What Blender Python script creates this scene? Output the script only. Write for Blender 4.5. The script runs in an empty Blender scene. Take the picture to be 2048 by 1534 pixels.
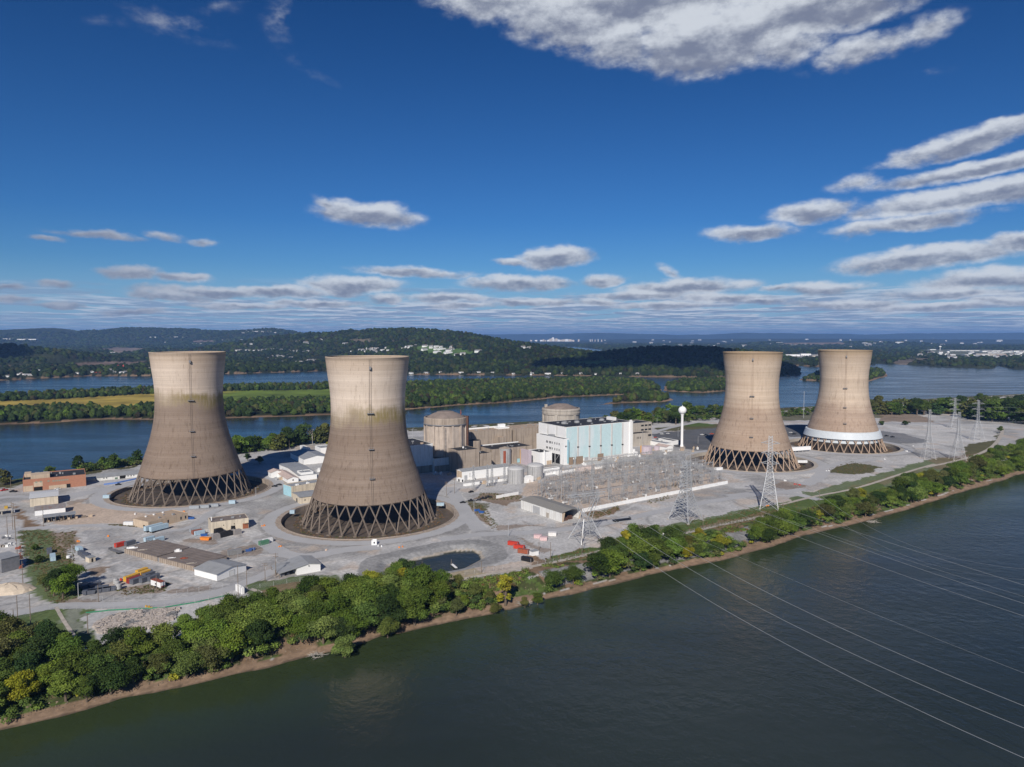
import bpy, math, random
import numpy as np
from math import sin, cos, pi, radians, atan2, sqrt, hypot
random.seed(7)
RS = np.random.RandomState(11)
SC = bpy.context.scene
COL = SC.collection

# ------------------------------------------------------------------ camera
FPX = 1400.0          # focal length in photo pixels (2048 wide)
HC = 128.0            # drone height above the plant yard
PT = math.atan(94.0 / FPX)
CT, ST = cos(PT), sin(PT)
WZ = -6.0             # river level
cam_d = bpy.data.cameras.new("camera")
cam = bpy.data.objects.new("camera", cam_d)
COL.objects.link(cam)
cam.location = (0, 0, HC)
cam.rotation_euler = (pi / 2 - PT, 0, 0)
cam_d.sensor_width = 36.0
cam_d.lens = 36.0 * FPX / 2048.0
cam_d.clip_start = 1.0
cam_d.clip_end = 120000.0
SC.camera = cam
SC.view_settings.view_transform = 'Standard'
SC.view_settings.look = 'None'
SC.view_settings.exposure = 0.0
SC.view_settings.gamma = 1.0

# ------------------------------------------------------------------ sun
SUN_EL = radians(33.5)
SUN_AZ = radians(10.0)      # shadows run this far to the right of the view axis
sd = bpy.data.lights.new("sun", 'SUN')
sd.energy = 4.9
sd.angle = radians(0.53)
sd.color = (1.0, 0.93, 0.84)
sun = bpy.data.objects.new("sun", sd)
COL.objects.link(sun)
sun.rotation_euler = (pi / 2 - SUN_EL, 0, -SUN_AZ)

def pdir(u, v):
    a = (u - 1024.0) / FPX; b = -(v - 767.0) / FPX
    return (a, CT + b * ST, -ST + b * CT)

# ------------------------------------------------------------------ sky with clouds
W = bpy.data.worlds.new("World"); SC.world = W; W.use_nodes = True
nt = W.node_tree; nt.nodes.clear()
def N(t, ty, **kw):
    n = t.nodes.new(ty)
    for k, val in kw.items():
        setattr(n, k, val)
    return n
def MN(t, op, a, b=None, c=None, clamp=False):
    n = t.nodes.new('ShaderNodeMath'); n.operation = op; n.use_clamp = clamp
    for i, x in enumerate((a, b, c)):
        if x is None: continue
        if isinstance(x, (int, float)): n.inputs[i].default_value = x
        else: t.links.new(x, n.inputs[i])
    return n.outputs[0]
def SM(t, x, lo, hi, olo=0.0, ohi=1.0, kind='SMOOTHSTEP'):
    n = t.nodes.new('ShaderNodeMapRange'); n.interpolation_type = kind
    t.links.new(x, n.inputs[0])
    for i, q in enumerate((lo, hi, olo, ohi)): n.inputs[i + 1].default_value = q
    return n.outputs[0]
def MIX(t, f, a, b, bt='MIX'):
    n = t.nodes.new('ShaderNodeMix'); n.data_type = 'RGBA'; n.blend_type = bt
    for i, x in ((0, f), (6, a), (7, b)):
        if isinstance(x, (int, float)): n.inputs[i].default_value = x
        elif isinstance(x, tuple): n.inputs[i].default_value = (x[0], x[1], x[2], 1)
        else: t.links.new(x, n.inputs[i])
    return n.outputs[2]
tc = N(nt, 'ShaderNodeTexCoord')
sep = N(nt, 'ShaderNodeSeparateXYZ'); nt.links.new(tc.outputs['Generated'], sep.inputs[0])
az = MN(nt, 'ARCTAN2', sep.outputs[0], sep.outputs[1])
el = MN(nt, 'ARCSINE', sep.outputs[2])
cmb = N(nt, 'ShaderNodeCombineXYZ'); nt.links.new(az, cmb.inputs[0]); nt.links.new(el, cmb.inputs[1])
def wnoise(vec, sc, det, rough, loc=(0, 0, 0), scl=(1, 1, 1), dist=0.0):
    mp = N(nt, 'ShaderNodeMapping'); nt.links.new(vec, mp.inputs[0])
    mp.inputs['Location'].default_value = loc; mp.inputs['Scale'].default_value = scl
    n = N(nt, 'ShaderNodeTexNoise'); nt.links.new(mp.outputs[0], n.inputs[0])
    n.inputs['Scale'].default_value = sc; n.inputs['Detail'].default_value = det
    n.inputs['Roughness'].default_value = rough; n.inputs['Distortion'].default_value = dist
    return n
# warp the direction coordinates a little so that no outline is an ellipse
wn = wnoise(cmb.outputs[0], 14.0, 4, 0.6, scl=(1, 1.7, 1))
ws = N(nt, 'ShaderNodeVectorMath', operation='SUBTRACT'); nt.links.new(wn.outputs['Color'], ws.inputs[0]); ws.inputs[1].default_value = (0.5, 0.5, 0.5)
wm = N(nt, 'ShaderNodeVectorMath', operation='MULTIPLY'); nt.links.new(ws.outputs[0], wm.inputs[0]); wm.inputs[1].default_value = (0.040, 0.022, 0)
wa = N(nt, 'ShaderNodeVectorMath', operation='ADD'); nt.links.new(cmb.outputs[0], wa.inputs[0]); nt.links.new(wm.outputs[0], wa.inputs[1])
wcoord = wa.outputs[0]
# (photo u, v, half width, half height, tilt degrees, strength)
CL = [(1260, 2, 310, 66, 0, 1.25), (1390, 86, 130, 62, 0, 1.35), (1500, 60, 120, 60, 0, 1.2), (1620, 18, 260, 55, 5, 1.3), (1130, 44, 150, 55, -12, 1.0), (980, 2, 130, 34, 0, .9),
      (1240, 88, 90, 42, 0, .85), (1720, 100, 120, 32, 8, .75), (1860, 55, 70, 32, 12, .6), (1560, 95, 120, 38, 0, .75),
      (1940, 280, 190, 24, 10, 1.1), (1990, 328, 290, 20, 6, 1.1), (1960, 390, 280, 30, 5, 1.25), (1820, 446, 180, 19, 4, 1.0), (1715, 366, 62, 22, 5, .6),
      (1620, 425, 90, 25, 6, 1.0), (1500, 466, 90, 19, 0, 1.0), (2045, 478, 95, 22, 6, 1.0), (1850, 515, 190, 27, 4, 1.15), (2000, 556, 200, 28, 3, 1.0),
      (1640, 577, 120, 17, 0, .9), (1900, 585, 180, 14, 0, .8), (740, 427, 115, 27, -4, 1.1), (650, 410, 40, 15, -20, .6),
      (200, 470, 110, 11, -3, .75), (90, 474, 50, 7, 0, .6), (330, 474, 55, 11, -10, .6), (405, 484, 34, 10, 5, .65),
      (265, 548, 75, 17, -3, .85), (355, 556, 75, 12, 0, .85), (118, 568, 42, 11, 0, .75), (20, 575, 60, 10, 0, .8), (30, 602, 70, 8, 0, .7),
      (430, 583, 170, 15, 2, 1.0), (350, 594, 90, 14, 0, .9), (705, 570, 115, 23, 0, 1.2), (560, 583, 130, 14, 0, .9), (830, 543, 130, 13, -3, .85),
      (1110, 513, 85, 25, 6, 1.15), (1030, 526, 50, 11, 0, .8), (1040, 565, 130, 17, 0, 1.0), (1205, 560, 60, 16, 0, .9), (1370, 575, 150, 20, 3, 1.1), (1345, 552, 46, 14, -30, .6),
      (1280, 592, 130, 12, 0, .9), (1450, 597, 120, 13, 0, .9), (890, 597, 110, 11, 0, .85),
      (120, 612, 60, 7, 0, .8), (260, 625, 90, 8, 0, .8), (480, 612, 120, 9, 0, .85), (640, 606, 110, 9, 0, .9), (770, 600, 40, 13, 0, 1.0), (930, 612, 90, 8, 0, .85), (1060, 606, 110, 11, 0, .95), (1190, 604, 60, 9, 0, .9), (1330, 612, 130, 9, 0, .9), (1520, 602, 70, 8, 0, .8), (1700, 606, 140, 10, 0, .9), (1880, 612, 150, 11, 0, .95), (2010, 600, 90, 13, 0, 1.0), (1560, 574, 60, 10, 0, .8),
      (205, 45, 60, 14, 8, .22), (345, 48, 130, 26, -8, .27), (445, 12, 70, 20, 20, .2), (560, 40, 45, 40, 30, .27), (615, 130, 80, 16, -25, .17), (1850, 140, 60, 14, 0, .25)]
M1 = M2 = None
for (u, v, hw, hh, tilt, amp) in CL:
    d = pdir(u, v); a0 = atan2(d[0], d[1]); e0 = atan2(d[2], hypot(d[0], d[1]))
    k = 1.0 / (1.0 + ((u - 1024) / FPX) ** 2 * .8)
    sw = hw / FPX * k * 1.22; sh = hh / FPX * 1.20 * math.sqrt(k)
    for lit in (0, 1):
        mp = N(nt, 'ShaderNodeMapping', vector_type='TEXTURE'); nt.links.new(wcoord, mp.inputs[0])
        mp.inputs['Location'].default_value = (a0, e0 + (0.42 * sh if lit else 0), 0)
        mp.inputs['Rotation'].default_value = (0, 0, radians(tilt))
        mp.inputs['Scale'].default_value = (sw, sh, 1)
        g = N(nt, 'ShaderNodeTexGradient', gradient_type='SPHERICAL'); nt.links.new(mp.outputs[0], g.inputs[0])
        o = MN(nt, 'MULTIPLY', g.outputs['Fac'], amp)
        if lit: M2 = o if M2 is None else MN(nt, 'MAXIMUM', M2, o)
        else: M1 = o if M1 is None else MN(nt, 'MAXIMUM', M1, o)
n1 = wnoise(cmb.outputs[0], 26.0, 9, 0.60, scl=(1, 1.7, 1))
n1b = wnoise(cmb.outputs[0], 26.0, 9, 0.60, loc=(0, -0.018, 0), scl=(1, 1.7, 1))
dens = MN(nt, 'ADD', M1, MN(nt, 'MULTIPLY', MN(nt, 'SUBTRACT', n1.outputs['Fac'], 0.5), 1.15))
dens = MN(nt, 'MULTIPLY', SM(nt, dens, 0.02, 0.60), SM(nt, M1, 0.0, 0.36))
n3 = wnoise(cmb.outputs[0], 60.0, 6, 0.65, scl=(1, 1.9, 1))
# thin low deck towards the horizon: rows of small cumulus seen edge-on, on a plane overhead
zz = MN(nt, 'MAXIMUM', sep.outputs[2], 0.004)
zz = MN(nt, 'ADD', zz, 0.012)
px = MN(nt, 'DIVIDE', sep.outputs[0], zz); py = MN(nt, 'DIVIDE', sep.outputs[1], zz)
pc = N(nt, 'ShaderNodeCombineXYZ'); nt.links.new(px, pc.inputs[0]); nt.links.new(py, pc.inputs[1])
n2 = wnoise(pc.outputs[0], 0.50, 6, 0.58, scl=(1.0, 0.60, 1))
n2b = wnoise(pc.outputs[0], 0.50, 6, 0.58, loc=(0, 0.55, 0), scl=(1.0, 0.60, 1))
band = SM(nt, el, radians(4.9), radians(2.3))
band = MN(nt, 'MULTIPLY', band, SM(nt, az, radians(-42), radians(-5), 0.72, 1.0))
d2 = SM(nt, MN(nt, 'ADD', n2.outputs['Fac'], MN(nt, 'MULTIPLY', band, 0.13)), 0.53, 0.62)
d2 = MN(nt, 'MULTIPLY', MN(nt, 'MULTIPLY', d2, band), 0.9)
lit1 = MN(nt, 'ADD', MN(nt, 'MULTIPLY', MN(nt, 'SUBTRACT', M2, M1), 1.35), MN(nt, 'MULTIPLY', MN(nt, 'SUBTRACT', n1.outputs['Fac'], n1b.outputs['Fac']), 1.9))
lit1 = MN(nt, 'ADD', lit1, MN(nt, 'MULTIPLY', MN(nt, 'SUBTRACT', n1.outputs['Fac'], 0.5), -0.5))
lit1 = MN(nt, 'ADD', lit1, MN(nt, 'MULTIPLY', MN(nt, 'SUBTRACT', n3.outputs['Fac'], 0.5), 0.75))
lit1 = SM(nt, lit1, -0.95, 0.45)
lit1 = MN(nt, 'MULTIPLY', lit1, SM(nt, az, radians(-32), radians(-16), 0.45, 1.0))
lit2 = SM(nt, MN(nt, 'ADD', MN(nt, 'SUBTRACT', n2b.outputs['Fac'], n2.outputs['Fac']), 0.0), -0.06, 0.08)
# upper big cloud is less contrasted, seen from below
c1 = MIX(nt, lit1, (0.205, 0.235, 0.325), (0.66, 0.70, 0.76))
c2 = MIX(nt, lit2, (0.25, 0.33, 0.49), (0.62, 0.68, 0.77))
SKYK = 0.10
sky = N(nt, 'ShaderNodeTexSky', sky_type='NISHITA')
sky.sun_disc = False; sky.sun_elevation = SUN_EL; sky.sun_rotation = pi + SUN_AZ
sky.altitude = 100; sky.air_density = 1.0; sky.dust_density = 0.25; sky.ozone_density = 3.0
gain = MIX(nt, SM(nt, el, radians(0), radians(9), kind='LINEAR'), (0.34, 0.56, 0.78), (0.150, 0.385, 0.69))
gain = MIX(nt, SM(nt, el, radians(9), radians(26), kind='LINEAR'), gain, (0.068, 0.25, 0.50))
skc = MIX(nt, 1.0, sky.outputs[0], gain, 'MULTIPLY')
skc = MIX(nt, 1.0, skc, (SKYK, SKYK, SKYK), 'MULTIPLY')
hz = MIX(nt, SM(nt, el, radians(6.0), radians(0.3), 0.0, 0.75), skc, (0.27, 0.44, 0.66))
cc = MIX(nt, d2, hz, c2)
cc = MIX(nt, MN(nt, 'MULTIPLY', dens, 0.93), cc, c1)
ck = MIX(nt, 1.0, cc, (1 / SKYK, 1 / SKYK, 1 / SKYK), 'MULTIPLY')
bg = N(nt, 'ShaderNodeBackground'); bg.inputs['Strength'].default_value = SKYK
nt.links.new(ck, bg.inputs['Color'])
wo = N(nt, 'ShaderNodeOutputWorld'); nt.links.new(bg.outputs[0], wo.inputs[0])
W.cycles.sampling_method = 'MANUAL'; W.cycles.sample_map_resolution = 512

SC.render.engine = 'CYCLES'
SC.cycles.max_bounces = 5
SC.cycles.diffuse_bounces = 2
SC.cycles.glossy_bounces = 2
SC.cycles.transmission_bounces = 2
SC.cycles.transparent_max_bounces = 4
SC.cycles.volume_bounces = 0
SC.cycles.use_denoising = True
SC.cycles.caustics_reflective = False
SC.cycles.caustics_refractive = False

# ------------------------------------------------------------------ point helpers
def P(u, v, z=0.0):
    """world point at height z that stands at photo position (u, v)"""
    d = pdir(u, v); t = (z - HC) / d[2]
    return (d[0] * t, d[1] * t)
def PD(u, v, dist):
    """world point at horizontal forward distance dist"""
    d = pdir(u, v); t = dist / d[1]
    return (d[0] * t, dist, HC + d[2] * t)
def depth(x, y, z): return y * CT - (z - HC) * ST
def solve_len(x, y, z, ang, u):
    """how far from (x,y) along ang until photo column u"""
    a = (u - 1024.0) / FPX
    ex, ey = cos(ang), sin(ang)
    return (a * depth(x, y, z) - x) / (ex - a * ey * CT)
def zat(x, y, v):
    """height above the yard at (x,y) that reaches photo row v"""
    b = -(v - 767.0) / FPX
    # forward f = y*CT-(z-HC)*ST ; up q = y*ST+(z-HC)*CT ; q/f=b
    return HC + y * (b * CT - ST) / (CT + b * ST)
SA = radians(33.0)
def S(a, b): return (a * cos(SA) - b * sin(SA), a * sin(SA) + b * cos(SA))
def toS(x, y): return (x * cos(SA) + y * sin(SA), -x * sin(SA) + y * cos(SA))

# ------------------------------------------------------------------ materials
MATS = {}
def mat(name, color=(.5, .5, .5), rough=.85, var=.15, scale=1.0, metal=0.0, objcol=False, spec=.3, stain=None, stain_amt=0.0, stain_scale=(1, 1, 1), bump=0.0, bscale=4.0):
    if name in MATS: return MATS[name]
    m = bpy.data.materials.new(name); m.use_nodes = True; MATS[name] = m
    t = m.node_tree; b = t.nodes['Principled BSDF']
    b.inputs['Roughness'].default_value = rough; b.inputs['Metallic'].default_value = metal
    b.inputs['Specular IOR Level'].default_value = spec
    tcn = N(t, 'ShaderNodeTexCoord')
    base = None
    if objcol:
        oi = N(t, 'ShaderNodeObjectInfo'); base = oi.outputs['Color']
    else:
        r = N(t, 'ShaderNodeRGB'); r.outputs[0].default_value = (*color, 1); base = r.outputs[0]
    n = N(t, 'ShaderNodeTexNoise'); t.links.new(tcn.outputs['Object'], n.inputs[0])
    n.inputs['Scale'].default_value = scale; n.inputs['Detail'].default_value = 5; n.inputs['Roughness'].default_value = .6
    f = SM(t, n.outputs['Fac'], .3, .7, 1 - var, 1 + var, 'LINEAR')
    cx = N(t, 'ShaderNodeCombineXYZ')
    for i in range(3): t.links.new(f, cx.inputs[i])
    c = MIX(t, 1.0, base, cx.outputs[0], 'MULTIPLY')
    if stain:
        mp = N(t, 'ShaderNodeMapping'); t.links.new(tcn.outputs['Object'], mp.inputs[0]); mp.inputs['Scale'].default_value = stain_scale
        n2_ = N(t, 'ShaderNodeTexNoise'); t.links.new(mp.outputs[0], n2_.inputs[0]); n2_.inputs['Scale'].default_value = 1.0; n2_.inputs['Detail'].default_value = 6
        n2_.inputs['Roughness'].default_value = .65
        c = MIX(t, MN(t, 'MULTIPLY', SM(t, n2_.outputs['Fac'], .45, .68), stain_amt), c, stain)
    t.links.new(c, b.inputs['Base Color'])
    if bump:
        n3 = N(t, 'ShaderNodeTexNoise'); t.links.new(tcn.outputs['Object'], n3.inputs[0]); n3.inputs['Scale'].default_value = bscale; n3.inputs['Detail'].default_value = 4
        bp = N(t, 'ShaderNodeBump'); bp.inputs['Strength'].default_value = bump; bp.inputs['Distance'].default_value = .1
        t.links.new(n3.outputs['Fac'], bp.inputs['Height']); t.links.new(bp.outputs[0], b.inputs['Normal'])
    return m
VS = (.9, .9, .06)   # streaks that run down a wall
M_white = mat('white_siding', (.70, .70, .68), .6, .05, .3, stain=(.42, .38, .33), stain_amt=.45, stain_scale=(.7, .7, .08))
M_bwhite = mat('painted_white', (.80, .80, .79), .5, .03, .5)
M_cream = mat('cream_wall', (.62, .54, .42), .8, .08, .4, stain=(.25, .22, .18), stain_amt=.5, stain_scale=VS)
M_tan = mat('tan_wall', (.52, .41, .30), .85, .07, .4, stain=(.3, .24, .18), stain_amt=.4, stain_scale=VS)
M_brick = mat('brick_wall', (.40, .19, .12), .9, .10, .6, stain=(.30, .15, .10), stain_amt=.4)
M_conc = mat('weathered_concrete', (.36, .30, .245), .92, .12, .15, stain=(.15, .12, .10), stain_amt=.6, stain_scale=(.45, .45, .035))
M_concl = mat('pale_concrete', (.42, .38, .33), .92, .10, .2, stain=(.22, .19, .16), stain_amt=.5, stain_scale=(.4, .4, .05))
M_roofd = mat('black_roofing', (.030, .031, .036), .8, .35, .12)
M_roofg = mat('grey_metal_roof', (.30, .31, .32), .55, .10, .25, stain=(.20, .20, .20), stain_amt=.4, stain_scale=(.2, .2, .2))
M_roofb = mat('brown_roof', (.19, .16, .145), .85, .15, .2, stain=(.12, .10, .09), stain_amt=.5, stain_scale=(.15, .15, .15))
M_roofs = mat('sand_roof', (.40, .31, .23), .9, .12, .2, stain=(.27, .20, .15), stain_amt=.5, stain_scale=(.12, .12, .12))
M_roofp = mat('faded_pink_roof', (.50, .40, .36), .85, .12, .4)
M_roofr = mat('rusty_metal_roof', (.26, .24, .23), .7, .15, .4, stain=(.24, .15, .13), stain_amt=.8, stain_scale=(.5, .12, .5))
M_cyan = mat('pale_cyan_panels', (.50, .655, .675), .6, .05, .3, stain=(.66, .71, .73), stain_amt=.75, stain_scale=(.10, .10, .022))
M_cyand = mat('light_cyan_siding', (.34, .56, .63), .6, .05, .3)
M_glass = mat('dark_window_glass', (.018, .02, .024), .25, .1, 1, spec=.5)
M_dark = mat('dark_opening', (.012, .012, .012), .9, .3, 1)
M_steel = mat('galvanised_steel', (.50, .51, .52), .5, .10, .5, metal=.35)
M_steeld = mat('weathered_steel', (.24, .24, .25), .6, .2, .5, metal=.3)
M_steelr = mat('rust_streaked_steel', (.105, .055, .04), .8, .25, .5)
M_tank = mat('streaked_grey_tank', (.40, .40, .40), .6, .08, .3, stain=(.18, .18, .18), stain_amt=.75, stain_scale=(1.2, 1.2, .05))
M_lilac = mat('faded_lilac_tank', (.50, .43, .47), .7, .06, .3, stain=(.36, .30, .33), stain_amt=.4, stain_scale=VS)
M_porc = mat('brown_porcelain', (.16, .09, .07), .4, .1, 1)
M_rubber = mat('rubber', (.02, .02, .02), .9, .2, 1)
M_wood = mat('weathered_wood_pole', (.20, .16, .125), .9, .2, 1)
M_paint = mat('object_paint', rough=.5, var=.13, scale=.8, objcol=True)
M_bark = mat('bark', (.13, .10, .075), .95, .25, 1.5)
M_barkp = mat('pale_dead_bark', (.38, .35, .31), .95, .2, 1.5)
M_dirt = mat('basin_floor_dirt', (.105, .082, .066), .95, .30, .12, stain=(.07, .065, .045), stain_amt=.6, stain_scale=(.08, .08, .08))
M_rock = mat('pinkish_broken_concrete', (.40, .355, .32), .95, .25, .6)
M_rockg = mat('grey_broken_stone', (.20, .20, .205), .95, .3, .6)

# leaves: colour from the object, every leaf a little different
def leafmat(name):
    m = bpy.data.materials.new(name); m.use_nodes = True
    t = m.node_tree; t.nodes.clear()
    at = N(t, 'ShaderNodeAttribute'); at.attribute_name = 'lv'
    oi = N(t, 'ShaderNodeObjectInfo')
    sp = N(t, 'ShaderNodeSeparateXYZ'); t.links.new(at.outputs['Vector'], sp.inputs[0])
    f = SM(t, sp.outputs[0], 0, 1, .55, 1.5, 'LINEAR')
    cx = N(t, 'ShaderNodeCombineXYZ')
    for i in range(3): t.links.new(f, cx.inputs[i])
    c = MIX(t, 1.0, oi.outputs['Color'], cx.outputs[0], 'MULTIPLY')
    hs = N(t, 'ShaderNodeHueSaturation'); t.links.new(c, hs.inputs['Color'])
    t.links.new(SM(t, sp.outputs[1], 0, 1, .485, .512, 'LINEAR'), hs.inputs['Hue'])
    d = N(t, 'ShaderNodeBsdfDiffuse'); t.links.new(hs.outputs[0], d.inputs[0])
    tr = N(t, 'ShaderNodeBsdfTranslucent'); t.links.new(hs.outputs[0], tr.inputs[0])
    mx = N(t, 'ShaderNodeMixShader'); mx.inputs[0].default_value = .22
    t.links.new(d.outputs[0], mx.inputs[1]); t.links.new(tr.outputs[0], mx.inputs[2])
    o = N(t, 'ShaderNodeOutputMaterial'); t.links.new(mx.outputs[0], o.inputs[0])
    return m
M_leaf = leafmat('leaves')

# ------------------------------------------------------------------ mesh builder
class MB:
    def __init__(s): s.v = []; s.f = []; s.m = []; s.cur = 0
    def add(s, vs, fs):
        o = len(s.v); s.v += [tuple(p) for p in vs]
        for f in fs: s.f.append(tuple(i + o for i in f)); s.m.append(s.cur)
    def box(s, x0, y0, z0, x1, y1, z1):
        s.add([(x0, y0, z0), (x1, y0, z0), (x1, y1, z0), (x0, y1, z0), (x0, y0, z1), (x1, y0, z1), (x1, y1, z1), (x0, y1, z1)],
              [(3, 2, 1, 0), (4, 5, 6, 7), (0, 1, 5, 4), (1, 2, 6, 5), (2, 3, 7, 6), (3, 0, 4, 7)])
        return s
    def obox(s, cx, cy, z0, lx, ly, h, rz=0.0, taper=1.0):
        c, q = cos(rz), sin(rz); vs = []
        for z, k in ((z0, 1.0), (z0 + h, taper)):
            for a, b in ((-.5, -.5), (.5, -.5), (.5, .5), (-.5, .5)):
                x, y = a * lx * k, b * ly * k
                vs.append((cx + x * c - y * q, cy + x * q + y * c, z))
        s.add(vs, [(3, 2, 1, 0), (4, 5, 6, 7), (0, 1, 5, 4), (1, 2, 6, 5), (2, 3, 7, 6), (3, 0, 4, 7)]); return s
    def beam(s, p, q, w, w2=None, caps=True, n=4):
        w2 = w if w2 is None else w2
        p = np.array(p, float); q = np.array(q, float); d = q - p; L = np.linalg.norm(d)
        if L < 1e-6: return s
        d /= L; a = np.array((0, 0, 1.)) if abs(d[2]) < .9 else np.array((1., 0, 0))
        x = np.cross(a, d); x /= np.linalg.norm(x); y = np.cross(d, x)
        vs = []
        for c, r in ((p, w), (q, w2)):
            for i in range(n):
                t = 2 * pi * (i + .5) / n; vs.append(c + (x * cos(t) + y * sin(t)) * r * .7071)
        fs = [(i, (i + 1) % n, n + (i + 1) % n, n + i) for i in range(n)]
        if caps: fs += [tuple(range(n - 1, -1, -1)), tuple(range(n, 2 * n))]
        s.add(vs, fs); return s
    def lathe(s, prof, n=24, cx=0, cy=0, cap0=False, cap1=False):
        vs = []
        for r, z in prof:
            for i in range(n):
                t = 2 * pi * i / n; vs.append((cx + r * cos(t), cy + r * sin(t), z))
        fs = []
        for k in range(len(prof) - 1):
            for i in range(n):
                j = (i + 1) % n; fs.append((k * n + i, k * n + j, (k + 1) * n + j, (k + 1) * n + i))
        if cap0: fs.append(tuple(range(n - 1, -1, -1)))
        if cap1: fs.append(tuple(range((len(prof) - 1) * n, len(prof) * n)))
        s.add(vs, fs); return s
    def cyl(s, cx, cy, z0, z1, r, r1=None, n=12):
        return s.lathe([(r, z0), (r if r1 is None else r1, z1)], n, cx, cy, True, True)
    def build(s, name, mats, parent=None, smooth=False, loc=None, rz=0.0, color=None):
        me = bpy.data.meshes.new(name); me.from_pydata(s.v, [], s.f)
        if not isinstance(mats, (list, tuple)): mats = [mats]
        for m in mats: me.materials.append(m)
        if len(mats) > 1: me.polygons.foreach_set('material_index', s.m)
        if smooth: me.polygons.foreach_set('use_smooth', [True] * len(s.f))
        me.update()
        o = bpy.data.objects.new(name, me); COL.objects.link(o)
        if parent: o.parent = parent
        if loc: o.location = loc
        if rz: o.rotation_euler = (0, 0, rz)
        if color: o.color = (*color, 1)
        return o
def npmesh(name, V, F, mats, cols=None, smooth=False, attr=None, matidx=None):
    """mesh from numpy arrays; F is (n,3) or (n,4)"""
    me = bpy.data.meshes.new(name); k = F.shape[1]
    me.vertices.add(len(V)); me.vertices.foreach_set('co', V.astype(np.float32).ravel())
    me.loops.add(F.size); me.loops.foreach_set('vertex_index', F.astype(np.int32).ravel())
    me.polygons.add(len(F))
    me.polygons.foreach_set('loop_start', np.arange(0, F.size, k, dtype=np.int32))
    me.polygons.foreach_set('loop_total', np.full(len(F), k, dtype=np.int32))
    if not isinstance(mats, (list, tuple)): mats = [mats]
    for m in mats: me.materials.append(m)
    if matidx is not None: me.polygons.foreach_set('material_index', matidx.astype(np.int32))
    if smooth: me.polygons.foreach_set('use_smooth', np.ones(len(F), dtype=bool))
    me.update(calc_edges=True)
    if cols is not None:
        a = me.color_attributes.new('Col', 'FLOAT_COLOR', 'POINT')
        c = np.ones((len(V), 4), np.float32); c[:, :3] = cols; a.data.foreach_set('color', c.ravel())
    if attr is not None:
        a = me.attributes.new('lv', 'FLOAT_VECTOR', 'POINT'); a.data.foreach_set('vector', attr.astype(np.float32).ravel())
    return me
def tag(o, label=None, cat=None, group=None, kind=None):
    if label: o['label'] = label
    if cat: o['category'] = cat
    if group: o['group'] = group
    if kind: o['kind'] = kind
    return o
def thing(name, label, cat, loc, rz=0.0, group=None):
    o = bpy.data.objects.new(name, None); COL.objects.link(o)
    o.empty_display_size = 1.0
    o.location = loc if len(loc) == 3 else (*loc, 0); o.rotation_euler = (0, 0, rz)
    return tag(o, label, cat, group)
def struct(o): o['kind'] = 'structure'; return o
KIDS = {}
def kids(o):
    return [c for c in o.children]
def dup(root, loc, rz=0.0, label=None, group=None, scale=None, color=None, colnames=None):
    def rec(o, par):
        c = o.copy(); COL.objects.link(c)
        if par is not None: c.parent = par
        if color is not None and (colnames is None or o.name.split('.')[0] in colnames): c.color = (*color, 1)
        for ch in kids(o): rec(ch, c)
        return c
    r = rec(root, None)
    r.location = loc if len(loc) == 3 else (*loc, 0); r.rotation_euler = (0, 0, rz)
    if scale is not None: r.scale = (scale, scale, scale) if isinstance(scale, (int, float)) else scale
    if label: r['label'] = label
    if group: r['group'] = group
    return r
def setcol(root, color, names=None):
    for c in [root] + list(root.children_recursive):
        if names is None or c.name.split('.')[0] in names: c.color = (*color, 1)
class Proto:
    """first use moves the original, later uses copy it"""
    def __init__(s, root): s.root = root; s.used = False
    def put(s, loc, rz=0.0, label=None, group=None, scale=None, color=None, colnames=None):
        if not s.used:
            s.used = True; r = s.root
            s.src = r
            r.location = loc if len(loc) == 3 else (*loc, 0); r.rotation_euler = (0, 0, rz)
            if scale is not None: r.scale = (scale, scale, scale) if isinstance(scale, (int, float)) else scale
            if label: r['label'] = label
            if group: r['group'] = group
            if color is not None: setcol(r, color, colnames)
            return r
        r = dup(s.root, loc, rz, label, group, scale, color, colnames)
        if scale is None: r.scale = (1, 1, 1)
        if group is None and 'group' in r: del r['group']
        return r

# smooth value noise for arrays
def vnoise(x, y, sc, seed=0):
    x = np.asarray(x) / sc; y = np.asarray(y) / sc
    xi = np.floor(x).astype(np.int64); yi = np.floor(y).astype(np.int64); fx = x - xi; fy = y - yi
    fx = fx * fx * (3 - 2 * fx); fy = fy * fy * (3 - 2 * fy)
    def h(a, b):
        n = (a * 374761393 + b * 668265263 + seed * 69069) & 0xFFFFFFFF
        n = ((n ^ (n >> 13)) * 1274126177) & 0xFFFFFFFF
        return ((n ^ (n >> 16)) & 0xFFFF) / 65535.0
    return (h(xi, yi) * (1 - fx) + h(xi + 1, yi) * fx) * (1 - fy) + (h(xi, yi + 1) * (1 - fx) + h(xi + 1, yi + 1) * fx) * fy
def fbm(x, y, sc, seed=0, o=3):
    r = 0; a = 1; t = 0
    for i in range(o): r = r + a * vnoise(x, y, sc / 2 ** i, seed + i * 17); t += a; a *= .5
    return r / t
def inpoly(x, y, poly):
    r = np.zeros(x.shape, bool); n = len(poly)
    for i in range(n):
        x0, y0 = poly[i]; x1, y1 = poly[(i + 1) % n]
        if y0 == y1: continue
        c = ((y0 > y) != (y1 > y)) & (x < (x1 - x0) * (y - y0) / (y1 - y0) + x0)
        r ^= c
    return r
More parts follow.
